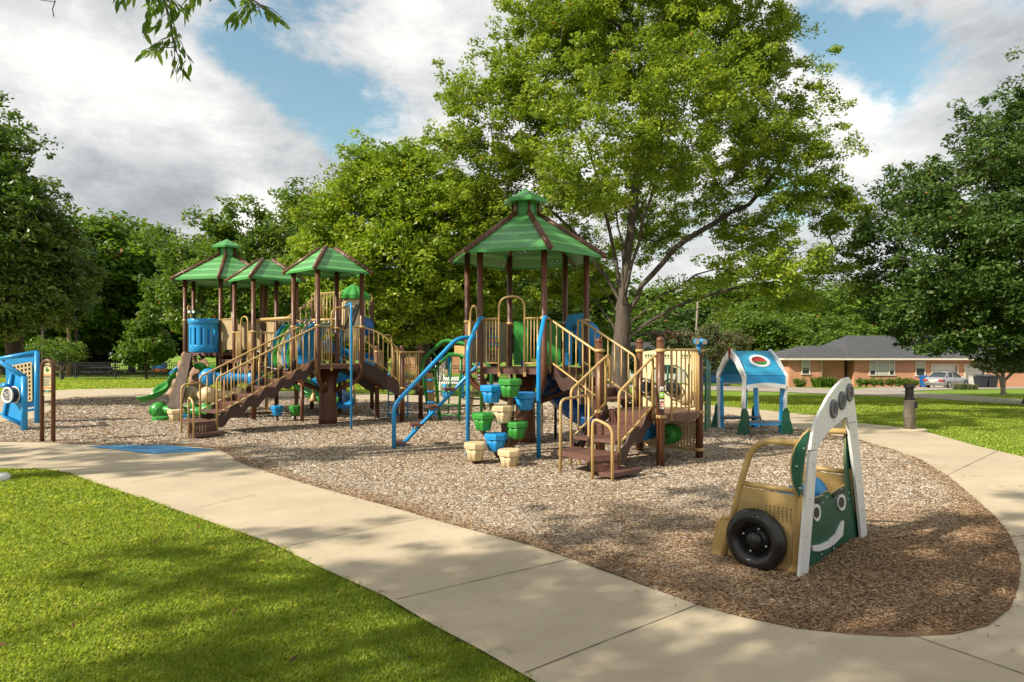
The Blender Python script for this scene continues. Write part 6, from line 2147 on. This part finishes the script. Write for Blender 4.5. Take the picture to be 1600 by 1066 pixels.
def skeleton(base, targets, trunk_top, g, r_tip=.012, power=2.2, wig=.10, seg=.55, limbs=None):
    """trunk, then main limbs, then a twig to every target; returns nodes, parents, radii"""
    P = [np.array(base, float)]; par = [-1]
    tt = np.array(trunk_top, float); b0 = np.array(base, float)
    k = max(3, int(np.linalg.norm(tt - b0) / .35))
    for i in range(1, k + 1):
        p = b0 + (tt - b0) * i / k + np.append(g.normal(0, .02, 2), 0)
        P.append(p); par.append(len(P) - 2)

    def grow(j, q, lift, wg):
        a = P[j]; L = np.linalg.norm(q - a)
        n = max(1, int(L / seg)); last = j
        pd = a - P[par[j]] if par[j] >= 0 else np.array([0, 0, 1.])
        pd = pd / max(1e-6, np.linalg.norm(pd))
        c1 = a + pd * L * lift + (q - a) * .25
        dv = g.normal(0, wg, 3)
        for i in range(1, n + 1):
            t = i / n
            p = a * (1 - t) ** 2 + c1 * 2 * t * (1 - t) + q * t * t
            if i < n: p = p + g.normal(0, wig * seg * .5, 3) + dv * math.sin(PI * t)
            P.append(p); par.append(last); last = len(P) - 1
    if limbs is not None:
        # a handful of main limbs leave the trunk at different heights and sides; the rest fork from them
        L3 = np.array([l[:3] for l in limbs]); want = min(len(L3), 12)
        pick = [int(np.argmax(L3[:, 2]))]
        dirs = (L3 - tt) / np.linalg.norm(L3 - tt, axis=1)[:, None]
        while len(pick) < want:
            sep = np.min([1 - dirs @ dirs[p] for p in pick], axis=0); pick.append(int(np.argmax(sep + .02 * g.random(len(L3)))))
        order = sorted(pick, key=lambda i: L3[i, 2])
        for r_, li in enumerate(order):
            f = .50 + .50 * r_ / max(1, len(order) - 1)
            grow(int(round(k * f)), L3[li], .26, .16)
        rest = [L3[i] for i in range(len(L3)) if i not in pick]
        targets = list(np.concatenate([np.array(rest).reshape(-1, 3), np.array(targets)])) if rest else targets
    mind = max(2, int(k * .45))
    nrest = len(rest) if limbs is not None else 0
    T = np.array(targets)
    if len(T):
        d0 = np.linalg.norm(T - tt, axis=1)
        for ti in list(np.argsort(d0[:nrest])) + list(nrest + np.argsort(d0[nrest:])):
            q = T[ti]; A = np.array(P)
            dist = np.linalg.norm(A - q, axis=1)
            dt = np.linalg.norm(A - tt, axis=1)
            cost = dist + np.maximum(0, A[:, 2] - q[2]) * .6 + np.maximum(0, dt - d0[ti]) * 1.2 + .06 * dt
            cost[:mind] += 50
            grow(int(np.argmin(cost)), q, .22, .06)
    P = np.array(P); par = np.array(par)
    w = np.zeros(len(P)); leafn = np.ones(len(P), bool); leafn[par[par >= 0]] = False
    w[leafn] = 1
    for i in range(len(P) - 1, 0, -1): w[par[i]] += w[i]
    rad = r_tip * w ** (1 / power)
    return P, par, rad


def wood(name, P, par, rad, mats, trunk_r, parent, flare=1.5):
    """limbs as joined tapering tubes"""
    f = trunk_r / rad.max()
    rr = rad * (f ** np.clip((rad / rad.max() - .10) / .60, 0, 1))
    kids = {}
    for i, p in enumerate(par):
        if p >= 0: kids.setdefault(int(p), []).append(i)
    mb = MB(); mb.smooth = True
    start = [(0, [0])]
    while start:
        s, chain = start.pop()
        cur = chain[-1]
        while cur in kids:
            ch = sorted(kids[cur], key=lambda i: -rad[i])
            for o in ch[1:]: start.append((o, [cur, o]))
            cur = ch[0]; chain.append(cur)
        rs = [float(rr[i]) for i in chain]
        if chain[0] != 0: rs[0] = min(rs[0], rs[1] * 1.15)
        else:
            rs[0] *= flare
            if len(rs) > 1: rs[1] *= 1.15
        big = max(rs)
        mb.tube([P[i] for i in chain], rs, 14 if big > .15 else (7 if big > .04 else 4), caps=False)
    return mb.build(name, mats, parent)


def sample_blobs(blobs, n, g, shell=.35, spike=.22, holes=.13, hs=.62):
    """random clump centres in a union of ellipsoids, weighted to the outside,
    with open pockets between boughs and sprays reaching past the outline"""
    out = []
    vol = np.array([b[3] * b[4] * b[5] for b in blobs]) ** .8; vol /= vol.sum()
    BB = np.array(blobs); s0 = g.uniform(0, 50)
    while len(out) < n:
        i = g.choice(len(blobs), p=vol)
        u = g.normal(0, 1, 3); u /= np.linalg.norm(u)
        if g.random() < spike and u[2] > -.35:
            r = 1.0 + abs(g.normal(0, .16)); u[2] = u[2] * 1.0 + .15
        else: r = (shell + (1 - shell) * g.random()) ** .55
        p = BB[i, :3] + u * BB[i, 3:6] * r
        v = mnoise.noise(Vector((p[0] * hs + s0, p[1] * hs, p[2] * hs * 1.3)))
        if v < holes - .22 and g.random() < .85: continue
        out.append(p)
    return np.array(out)


def make_tree(kind, label, base, blobs, nclump, per, size, crad, leafm, barkm, trunk_r, trunk_top, ntips=160, group=None, seed=1, elong=.5, flat=.62, shell=.35, droop=0, cat='tree', r_tip=.012, zmin=None, power=2.2):
    g = np.random.default_rng(seed)
    t = root(kind, base, label, cat, group)
    C = sample_blobs(blobs, nclump, g, shell)
    if zmin is not None: C = C[C[:, 2] > zmin]
    tips = C[g.choice(len(C), min(ntips, len(C)), replace=False)]
    P, par, rad = skeleton((base[0], base[1], base[2] - .15), tips, trunk_top, g, r_tip=r_tip, power=power, limbs=blobs)
    wood('trunk', P, par, rad, barkm, trunk_r, t)
    # pull clumps a little towards the nearest twig so leaves sit on wood
    me = leaf_mesh('crown', C, crad * g.uniform(.6, 1.35, len(C)), per, size, M[leafm], g, elong, flat, droop=droop)
    me.transform(Matrix.Translation(-Vector(base)))
    o = bpy.data.objects.new('crown', me); COL.objects.link(o); o.parent = t
    return t


def pb(px, py, d, rpx, rz=None, rd=None):
    """crown lobe from where it shows in the photo, its distance and its radius there"""
    c = W(px, py, d); r = rpx / F * d
    return (c.x, c.y, c.z, r, (rd or r), (rz / F * d if rz else r))


# --- the large oak behind the near tower
OD = 24.0
ob = (W(968, 560, OD).x, OD, gz(3.9, OD))
oak = [pb(870, 95, 23, 105), pb(985, 50, 24, 115), pb(1110, 50, 25, 105), pb(770, 190, 23, 88), pb(745, 265, 24, 62), pb(1180, 150, 25, 98), pb(1225, 245, 24, 88), pb(1275, 320, 23, 62), pb(1170, 320, 24.5, 84),
       pb(1060, 180, 21, 120), pb(930, 230, 20.5, 110), pb(820, 310, 24, 80), pb(1240, 395, 22, 58), pb(1120, 420, 22, 50, 26), pb(1080, 455, 23, 46, 20), pb(1230, 462, 23, 50, 22), pb(1300, 405, 23, 40, 36), pb(1335, 440, 24, 30, 22), pb(1275, 470, 24, 40, 16), pb(900, 455, 26, 50, 30), pb(1195, 430, 21, 55, 36), pb(1010, 320, 28, 95), pb(1310, 285, 23, 34), pb(890, 400, 26, 70), pb(1330, 350, 24, 40), pb(830, 440, 26, 60), pb(1040, -60, 24, 150), pb(880, -20, 24, 95), pb(720, 150, 24, 36), pb(1190, 60, 25, 55), pb(1130, 480, 22.5, 30, 16), pb(760, 330, 25, 55)]
make_tree('oak_tree', 'largest tree, broad bright green crown of open branching limbs behind the near tower', ob, oak, 5200, 56, .15, .34, 'oak_leaf', 'oak_bark', .33,
          (ob[0] + .12, OD - .1, 3.7), 620, seed=3, r_tip=.011, elong=.46, power=2.15)
# --- yellow-green tree left of it
yb = (W(660, 560, 27).x, 27.5, gz(-3, 27))
yel = [pb(590, 330, 27, 78), pb(520, 395, 27, 62), pb(660, 300, 27, 66), pb(700, 360, 26.5, 90), pb(620, 420, 25.5, 92), pb(560, 470, 26, 66), pb(700, 450, 26, 84), pb(640, 500, 26, 60, 34), pb(585, 275, 28, 40), pb(470, 430, 28, 40), pb(755, 400, 27, 66), pb(500, 350, 28, 34), pb(770, 490, 27, 50, 40), pb(640, 262, 28, 32)]
make_tree('leafy_tree', 'dense yellow-green tree between the far play towers and the large oak', yb, yel, 3000, 44, .19, .42, 'yellow_leaf', 'dark_bark', .30, (yb[0], yb[1], 2.6), 260, seed=5)
# --- dark tree at the left edge
lb0 = (W(20, 560, 22).x, 22.5, gz(-16, 22))
lft = [pb(-22, 235, 22, 54), pb(0, 300, 22, 64), pb(45, 380, 21.5, 72), pb(70, 450, 22, 66), pb(-60, 400, 21, 130), pb(10, 470, 21, 84, 60), pb(95, 400, 22.5, 40), pb(-80, 280, 23, 110), pb(48, 325, 22.5, 34), pb(120, 440, 23, 30)]
make_tree('broad_tree', 'tall dark green tree filling the left edge above the activity frames', lb0, lft, 2300, 42, .17, .38, 'deep_leaf', 'dark_bark', .28, (lb0[0] - .5, lb0[1], 2.6), 240, seed=7)
# --- dark tree at the right edge
rb0 = (W(1640, 600, 23).x, 23.5, gz(18, 23))
rgt = [pb(1560, 245, 23, 56), pb(1490, 295, 23, 50), pb(1430, 330, 22.5, 60), pb(1400, 400, 22, 60), pb(1490, 400, 21, 100), pb(1590, 350, 22, 120), pb(1420, 470, 22, 62, 48), pb(1540, 480, 21, 90, 66), pb(1640, 450, 21, 130), pb(1690, 260, 24, 140), pb(1385, 440, 23, 32), pb(1470, 520, 22, 70, 34), pb(1590, 540, 22, 80, 30), pb(1515, 190, 23, 16, 40), pb(1590, 180, 23, 28, 50), pb(1450, 262, 23, 14, 30), pb(1370, 480, 23, 28)]
make_tree('broad_tree', 'tall dark green tree with low boughs at the right edge over the bungalow', rb0, rgt, 2700, 44, .16, .36, 'dark_leaf', 'dark_bark', .36, (rb0[0], rb0[1], 2.8), 300, seed=9)
# --- tree behind the far towers
tb0 = (W(385, 580, 38).x, 38, gz(-15, 38))
tre = [pb(330, 370, 38, 34), pb(385, 365, 38, 44), pb(440, 400, 38, 46), pb(300, 420, 38, 36), pb(360, 430, 37, 60), pb(430, 460, 37, 56), pb(300, 480, 38, 42), pb(360, 500, 37, 46), pb(470, 340, 42, 40), pb(500, 345, 43, 40), pb(255, 450, 39, 28)]
make_tree('leafy_tree', 'mid green rounded tree rising behind the far play towers', tb0, tre, 1700, 34, .26, .55, 'mid_leaf', 'dark_bark', .28, (tb0[0], 38, 2.4), 160, seed=11)
# --- young tree in the far lawn
sb0 = G(228, 593)
sD = sb0.y
make_tree('young_tree', 'small fresh green young tree standing alone before the black fence', tuple(sb0), [pb(226, 520, sD, 20, 30), pb(225, 550, sD, 33, 26), pb(232, 500, sD, 12, 20), pb(210, 545, sD, 20, 16), pb(246, 545, sD, 22, 18)], 420, 40, .26, .42, 'fresh_leaf', 'dark_bark', .10, (sb0.x, sD, gz(sb0.x, sD) + 1.6), 60, seed=13)
# --- crape myrtle by the drive
cm = G(1568, 617); cD = cm.y
make_tree('crape_myrtle', 'many-stemmed crape myrtle with pale trunks beside the drive', tuple(cm), [pb(1568, 570, cD, 30, 9), pb(1548, 573, cD, 18, 7), pb(1592, 573, cD, 20, 8)], 190, 30, .15, .30, 'olive_leaf', 'pale_bark', .16, (cm.x, cD, gz(cm.x, cD) + .2), 14, seed=15, r_tip=.035)

# --- prototypes for the rows of trees beyond; copied with their parts
def proto_tree(kind, leafm, seed, nclump=900, per=34, size=.42, crad=.85, tall=1.0):
    g = np.random.default_rng(seed)
    bl = [(0, 0, 5.2 * tall, 3.2, 3.2, 3.0 * tall)]
    for k in range(9):
        a = 2 * PI * k / 9 + g.random(); r = g.uniform(1.6, 3.2); z = g.uniform(2.6, 8.2) * tall
        s = g.uniform(1.3, 2.3)
        bl.append((r * math.cos(a), r * math.sin(a), z, s, s, s * .85))
    return make_tree(kind, 'x', (0, 0, 0), bl, nclump, per, size, crad, leafm, 'dark_bark', .26, (0, 0, 2.0), 70, seed=seed, zmin=1.3)
protos = {'dark': proto_tree('woodland_tree', 'dark_leaf', 21), 'mid': proto_tree('woodland_tree', 'mid_leaf', 22), 'fresh': proto_tree('woodland_tree', 'fresh_leaf', 23), 'mid2': proto_tree('woodland_tree', 'mid_leaf', 24, tall=1.25)}
used = set()
def place_tree(p, px, d, topy, label, group, widen=1.0, rz=0.0):
    src = protos[p]
    x = (px - CX) / F * d; z0 = gz(x, d)
    H0 = 10.2 if p == 'mid2' else 8.6
    H = CAMH + (HY - topy) / F * d - z0
    s = H / H0
    o = src if p not in used else copy_tree(src)
    used.add(p)
    o.location = (x, d, z0); o.scale = (s * widen, s * widen, s); o.rotation_euler = (0, 0, rz)
    o.name = 'woodland_tree'
    tag(o, label, 'tree', group)
    return o
GL = 'trees beyond the black fence'; GR = 'trees far behind the street'; GM = 'trees behind the playground'
place_tree('fresh', 118, 60, 372, 'bright-tipped tree just right of the dark left-edge tree', GL, 1.1, .4)
place_tree('mid', 165, 70, 382, 'mid green tree beyond the fence, between sign and young tree', GL, 1.0, 1.2)
place_tree('mid2', 205, 74, 376, 'taller rounded tree beyond the fence above the young tree', GL, .85, 2.0)
place_tree('mid', 250, 78, 405, 'dark tree beyond the fence right of the young tree', GL, 1.1, .3)
place_tree('mid', 295, 66, 425, 'tree beyond the fence behind the blue basket', GL, 1.2, 3.3)
place_tree('dark', 60, 66, 420, 'dark tree beyond the fence behind the rules sign', GL, 1.3, 2.2)
place_tree('mid', 5, 60, 400, 'tree beyond the fence at the left edge', GL, 1.4, 5.2)
place_tree('dark', 150, 84, 440, 'dark tree low behind the shelter', GL, 1.7, 1.9)  # dark trees here get their tone from the leaf colour
place_tree('dark', 225, 88, 440, 'dark tree low behind the young tree', GL, 1.8, 4.9)
place_tree('dark', 345, 80, 440, 'dark tree behind the first of the three far roofs', GM, 1.6, .9)
place_tree('dark', 430, 62, 440, 'dark tree behind the middle far roof', GM, 1.5, 2.9)
place_tree('mid', 520, 58, 450, 'tree behind the tan turret', GM, 1.5, 4.2)
place_tree('dark', 600, 52, 450, 'dark tree low behind the ramp', GM, 1.6, 5.0)
place_tree('dark', 680, 56, 440, 'dark tree low behind the green arch climber', GM, 1.7, .2)
place_tree('dark', 770, 60, 430, 'dark tree behind the near tower posts', GM, 1.6, 3.6)
place_tree('mid', 860, 70, 430, 'tree behind the near tower stairs', GM, 1.5, 1.4)
for i, (p, px, d, ty, lab) in enumerate((('dark', 930, 108, 482, 'dark tree far left of the power pole'), ('mid', 1000, 112, 462, 'tree just left of the power pole'), ('dark', 1060, 104, 490, 'dark tree behind the power pole'), ('mid2', 1125, 118, 458, 'tree just right of the power pole'),
                                        ('fresh', 1180, 100, 480, 'bright rounded tree behind the playhouse roof'), ('mid', 1225, 110, 455, 'tree behind the right gable of the playhouse'), ('fresh', 1275, 104, 484, 'bright tree behind the left end of the bungalow'), ('mid', 1325, 112, 461, 'tree behind the middle of the bungalow roof'),
                                        ('fresh', 1372, 102, 482, 'bright tree half hidden by the low dark boughs'), ('dark', 1430, 110, 470, 'dark tree behind the bungalow ridge'), ('mid', 1500, 112, 470, 'tree behind the garage roof'), ('dark', 1580, 108, 465, 'dark tree beyond the right end of the bungalow'),
                                        ('dark', 1090, 135, 480, 'farther dark tree right behind the pole'), ('dark', 1250, 138, 478, 'farther dark tree behind the roof end'), ('dark', 1350, 140, 480, 'farther dark tree behind the chimneyless roof'), ('mid', 1150, 92, 500, 'low tree between the playhouse and the wires'), ('mid', 1235, 90, 505, 'low tree left of the bungalow roof'), ('fresh', 1310, 94, 508, 'low bright tree just above the bungalow roof'))):
    place_tree(p, px, d, ty, lab, GR, 1.18 + .2 * (i % 3), i * 1.7)

# trunks standing beyond the fence
for px, d, wpx, ty, lab in ((107, 55, 6, 400, 'straight brown pine trunk nearer the rules sign beyond the fence'), (119, 57, 6, 400, 'dark straight trunk right of the brown pine trunk'), (67, 52, 5, 420, 'thin dark trunk just left of the rules sign')):
    x = (px - CX) / F * d; z0 = gz(x, d)
    t = root('pine_tree', (x, d, z0), lab, 'tree', 'bare trunks beyond the fence')
    mb = MB(); mb.smooth = True; r = wpx / 2 / F * d
    mb.tube([(x, d, z0 - .1), (x + .05, d, 2.5), (x - .05, d, CAMH + (HY - ty) / F * d)], [r * 1.2, r, r * .6], 9); mb.build('trunk', 'wood' if px == 107 else 'dark_bark', t)
    g = np.random.default_rng(px); C = np.stack([x + g.normal(0, 1.6, 120), d + g.normal(0, 1.6, 120), 8 + g.normal(0, 1.6, 120)], 1)
    me = leaf_mesh('crown', C, np.full(120, .6), 30, .35, M['dark_leaf'], g); me.transform(Matrix.Translation(-t.location)); o = bpy.data.objects.new('crown', me); COL.objects.link(o); o.parent = t
# small leaning tree by the fence
q = G(96, 594)
make_tree('small_tree', 'low spreading tree with leaning stems at the fence beside the rules sign', tuple(q), [pb(100, 548, q.y, 28, 15), pb(80, 545, q.y, 20, 14), pb(120, 552, q.y, 20, 14), pb(60, 542, q.y, 18, 14)], 110, 26, .18, .42, 'mid_leaf', 'dark_bark', .12, (q.x, q.y, gz(q.x, q.y) + .9), 30, seed=31)

# shade trees behind the viewer: their crowns throw the dapple on path and lawn
def shade_tree(label, base, blobs, n, seed, per=34, size=.14, crad=.25, tr=.3):
    return make_tree('pecan_tree', label, base, blobs, n, per, size, crad, 'shade_leaf', 'dark_bark', tr, (base[0], base[1], 3.2), 140, seed=seed)
shade_tree('pecan tree behind the viewer shading the path', (-9.5, -2.5, 0), [(-7.5, .6, 7.6, 1.9, 1.9, 1.3), (-6.6, -.4, 7.0, 2.0, 1.4, 1.1), (-5.2, .1, 7.4, 1.8, 1.5, 1.1), (-4.4, .6, 7.2, 1.5, 1.3, 1.0), (-9.5, -1.5, 8.5, 2.3, 2.3, 1.5), (-7.0, -2.0, 7.2, 2.2, 1.8, 1.2), (-4.2, 1.4, 8.6, 1.5, 1.3, .9), (-10.9, .6, 7.4, 1.2, 1.0, .9)], 640, 41)
shade_tree('great pecan tree left of the viewer', (-14.5, 5.0, 0), [(-13.5, 5.5, 8.2, 1.2, 1.0, 1.0), (-15.6, 4.6, 9.5, 1.7, 1.4, 1.3), (-16.3, 6.4, 7.5, 1.4, 1.2, 1.2), (-9.0, 7.4, 10.8, 1.6, 1.5, 1.1), (-7.0, 7.2, 11.2, 1.8, 1.6, 1.2), (-4.8, 9.0, 12.0, 2.3, 1.8, 1.4), (-2.2, 10.4, 12.6, 2.4, 1.8, 1.4), (.2, 11.0, 13.2, 2.2, 1.6, 1.3)], 900, 47)

# overhanging twig with drooping leaflets, top left
def twig(pts, label, seed, n=9, sub=7):
    g = np.random.default_rng(seed)
    t = root('overhanging_branch', tuple(pts[0]), label, 'branch')
    P_ = spline(pts, 8)
    mb = MB(); mb.smooth = True; mb.tube(P_, [.014 - .009 * i / len(P_) for i in range(len(P_))], 6)
    C = []; T = []
    for k in range(n):
        i = int((k + .7) / n * (len(P_) - 2)); p = P_[i]; d = (P_[i + 1] - P_[i]).normalized()
        for s in range(2):
            sd_ = V((g.normal(0, 1), g.normal(0, 1), g.normal(-.5, .4))).normalized()
            q = p + sd_ * g.uniform(.14, .30) + V((0, 0, -.05))
            mb.tube([p, (p + q) / 2 + V((0, 0, .02)), q], [.004, .003, .002], 4, caps=False)
            for m_ in range(sub):
                f = (m_ + 1) / sub; c = p.lerp(q, f); dr = (sd_ * .5 + V((g.normal(0, .5), g.normal(0, .5), -.75))).normalized()
                C.append(c + dr * .055); T.append(dr)
    mb.build('stem', 'dark_bark', t)
    C = np.array(C); T = np.array(T); N = len(C)
    nn = g.normal(0, 1, (N, 3)); nn -= T * (nn * T).sum(1)[:, None]; nn /= np.linalg.norm(nn, axis=1)[:, None]; b = np.cross(nn, T)
    L = g.uniform(.075, .125, N)[:, None]; Wd = L * .30
    v = np.stack([C - T * L * .5, C - T * L * .15 + b * Wd * .5, C + T * L * .2 + b * Wd * .4, C + T * L * .55, C + T * L * .2 - b * Wd * .4, C - T * L * .15 - b * Wd * .5], 1).reshape(-1, 3)
    me = np_mesh('leaves', v, 6, np.arange(N * 6), M['fresh_leaf'], np.clip(g.random(N), 0, .95)); me.transform(Matrix.Translation(-t.location))
    o = bpy.data.objects.new('leaves', me); COL.objects.link(o); o.parent = t
twig([W(215, -100, 5.4), W(245, -30, 5.4), W(262, 20, 5.4), W(270, 60, 5.35), W(276, 82, 5.35)], 'leafy twig drooping lowest from the top edge', 1, 9, 7)
twig([W(240, -75, 5.2), W(300, -38, 5.2), W(350, -22, 5.2), W(398, 2, 5.2), W(412, 14, 5.2)], 'leafy twig reaching right along the top edge', 2, 9, 8)
twig([W(200, -60, 5.3), W(225, -20, 5.3), W(240, 5, 5.3)], 'short leafy twig entering from the top left', 4, 4, 7)
mb = MB(); mb.smooth = True; mb.tube([W(84, -20, 5.3), W(86, 3, 5.3), W(82, 14, 5.3), W(84, 26, 5.3)], .004, 5); mb.tube([W(62, 0, 5.3), W(86, 3, 5.3)], .003, 4)
o = mb.build('bare_twig', 'dark_bark'); tag(o, 'thin bare twig hanging at the top left corner', 'twig')

# =============================================================== shrubs
def shrub(kind, px, py, d, rx, rz, leafm, label, group=None, n=120, per=26, size=.13, crad=.2, seed=1, cat='shrub', flowers=None):
    g = np.random.default_rng(seed); c = W(px, py, d); a = rx / F * d; b = rz / F * d
    z0 = gz(c.x, d)
    t = root(kind, (c.x, d, z0), label, cat, group)
    C = sample_blobs([(c.x, d, max(c.z, z0 + b * .6), a, a * .8, b)], n, g, .5)
    C = C[C[:, 2] > z0 + .05]
    P, par, rad = skeleton((c.x, d, z0 - .05), C[:: max(1, len(C) // 16)], (c.x, d, z0 + .15), g, r_tip=.012)
    wood('stem', P, par, rad, 'dark_bark', .05, t)
    me = leaf_mesh('leaves', C, crad * g.uniform(.7, 1.3, len(C)), per, size, M[leafm], g); me.transform(Matrix.Translation(-t.location))
    o = bpy.data.objects.new('leaves', me); COL.objects.link(o); o.parent = t
    if flowers:
        C2 = C[C[:, 2] > np.percentile(C[:, 2], 55)][::2]
        me = leaf_mesh('blossom', C2, np.full(len(C2), crad * .55), 12, size * .8, M[flowers], g); me.transform(Matrix.Translation(-t.location))
        o = bpy.data.objects.new('blossom', me); COL.objects.link(o); o.parent = t
mat_tint('pink_blossom', [(0, (.40, .04, .12)), (1, (.70, .18, .30))], .6, .2)
mat_tint('rust_blossom', [(0, (.16, .05, .04)), (1, (.40, .10, .10))], .6, .2)
shrub('flowering_shrub', 1054, 532, 70, 38, 15, 'olive_leaf', 'dark crape myrtle with bright pink blossom behind the low deck rail', 'flowering shrubs behind the playground', 260, 26, .28, .5, 51, flowers='pink_blossom')
shrub('flowering_shrub', 1140, 540, 74, 26, 18, 'olive_leaf', 'rusty pink flowering bush behind the playhouse gable', 'flowering shrubs behind the playground', 220, 26, .28, .5, 52, flowers='rust_blossom')
shrub('tall_shrub', 1108, 548, 60, 20, 34, 'olive_leaf', 'feathery grey-green tall shrub left of the playhouse', None, 330, 26, .24, .45, 53)
shrub('tall_shrub', 960, 560, 75, 60, 20, 'dark_leaf', 'dark hedge-like shrub behind the low deck', None, 300, 26, .3, .6, 54)
shrub('shrub', 1250, 598, 64.5, 8.5, 7, 'mid_leaf', 'rounded clipped shrub under the left window of the bungalow', None, 90, 30, .12, .2, 55)
for i, (px, rx) in enumerate(((1343, 7), (1353, 6.5), (1366, 7), (1380, 6.5), (1393, 6), (1404, 6), (1416, 6), (1428, 6.5))):
    shrub('hedge_bush', px, 597.5, 64.6, rx, 5.2, 'mid_leaf', ['low clipped bush nearest the front door', 'second clipped bush from the front door', 'clipped bush under the left of the wide window', 'clipped bush under the middle of the wide window', 'clipped bush under the right end of the wide window', 'clipped bush just right of the wide window', 'clipped bush second from the blue bin', 'clipped bush nearest the blue bin'][i], 'clipped bushes along the bungalow front', 60, 26, .12, .2, 60 + i)


def strap_plant(kind, px, d, wpx, hpx, n, m, label, seed):
    g = np.random.default_rng(seed); x0 = (px - CX) / F * d; z0 = gz(x0, d); wd_ = wpx / F * d; h = hpx / F * d
    v = []; tint = []
    for i in range(n):
        bx = x0 + g.uniform(-wd_, wd_) * .8; by = d + g.uniform(-.5, .5); a = g.uniform(0, 2 * PI); ln = g.uniform(.15, .5) * h; hh = h * g.uniform(.6, 1.05); w_ = .035
        dx, dy = math.cos(a), math.sin(a)
        base = np.array([bx, by, z0]); mid = base + np.array([dx * ln * .4, dy * ln * .4, hh * .65]); tip = base + np.array([dx * ln, dy * ln, hh]); s = np.array([-dy, dx, 0]) * w_
        v += [base - s, base + s, mid + s * 1.2, tip, mid - s * 1.2]; tint.append(np.clip(g.normal(.5, .2), 0, .9))
    t = root(kind, (x0, d, z0), label, 'plant')
    me = np_mesh('leaves', np.array(v), 5, np.arange(n * 5), M[m], np.array(tint)); me.transform(Matrix.Translation(-t.location)); o = bpy.data.objects.new('leaves', me); COL.objects.link(o); o.parent = t
strap_plant('lily_clump', 1288, 64.3, 19, 17, 420, 'fresh_leaf', 'tall bright green strap-leaved clump in front of the bungalow', 71)
strap_plant('lily_clump', 1509, 50.5, 17, 10, 300, 'olive_leaf', 'yellow-green striped leaf clump before the silver car', 72)

# weeds and litter on the lawn
def litter():
    g = np.random.default_rng(5)
    v = []; n = 0
    for i in range(190):
        y = g.uniform(3.6, 8.5); x = -g.uniform(.0, .78) * y
        if not near_lawn(np.array([x]), np.array([y]))[0]: continue
        a = g.uniform(0, 2 * PI); L = g.uniform(.010, .030); w_ = L * g.uniform(.15, .5); z = .035 + g.uniform(0, .015)
        u = np.array([math.cos(a), math.sin(a), g.normal(0, .3)]) * L; s = np.array([-math.sin(a), math.cos(a), g.normal(0, .4)]) * w_
        c = np.array([x, y, z]); v += [c - u, c + s, c + u, c - s]; n += 1
    me = np_mesh('fallen_leaves', np.array(v), 4, np.arange(n * 4), M['dry_leaf'], g.uniform(0, 1, n)); o = bpy.data.objects.new('fallen_leaves', me); COL.objects.link(o)
    tag(o, kind='stuff', label='small brown fallen leaves scattered on the front lawn', cat='leaves')
litter()
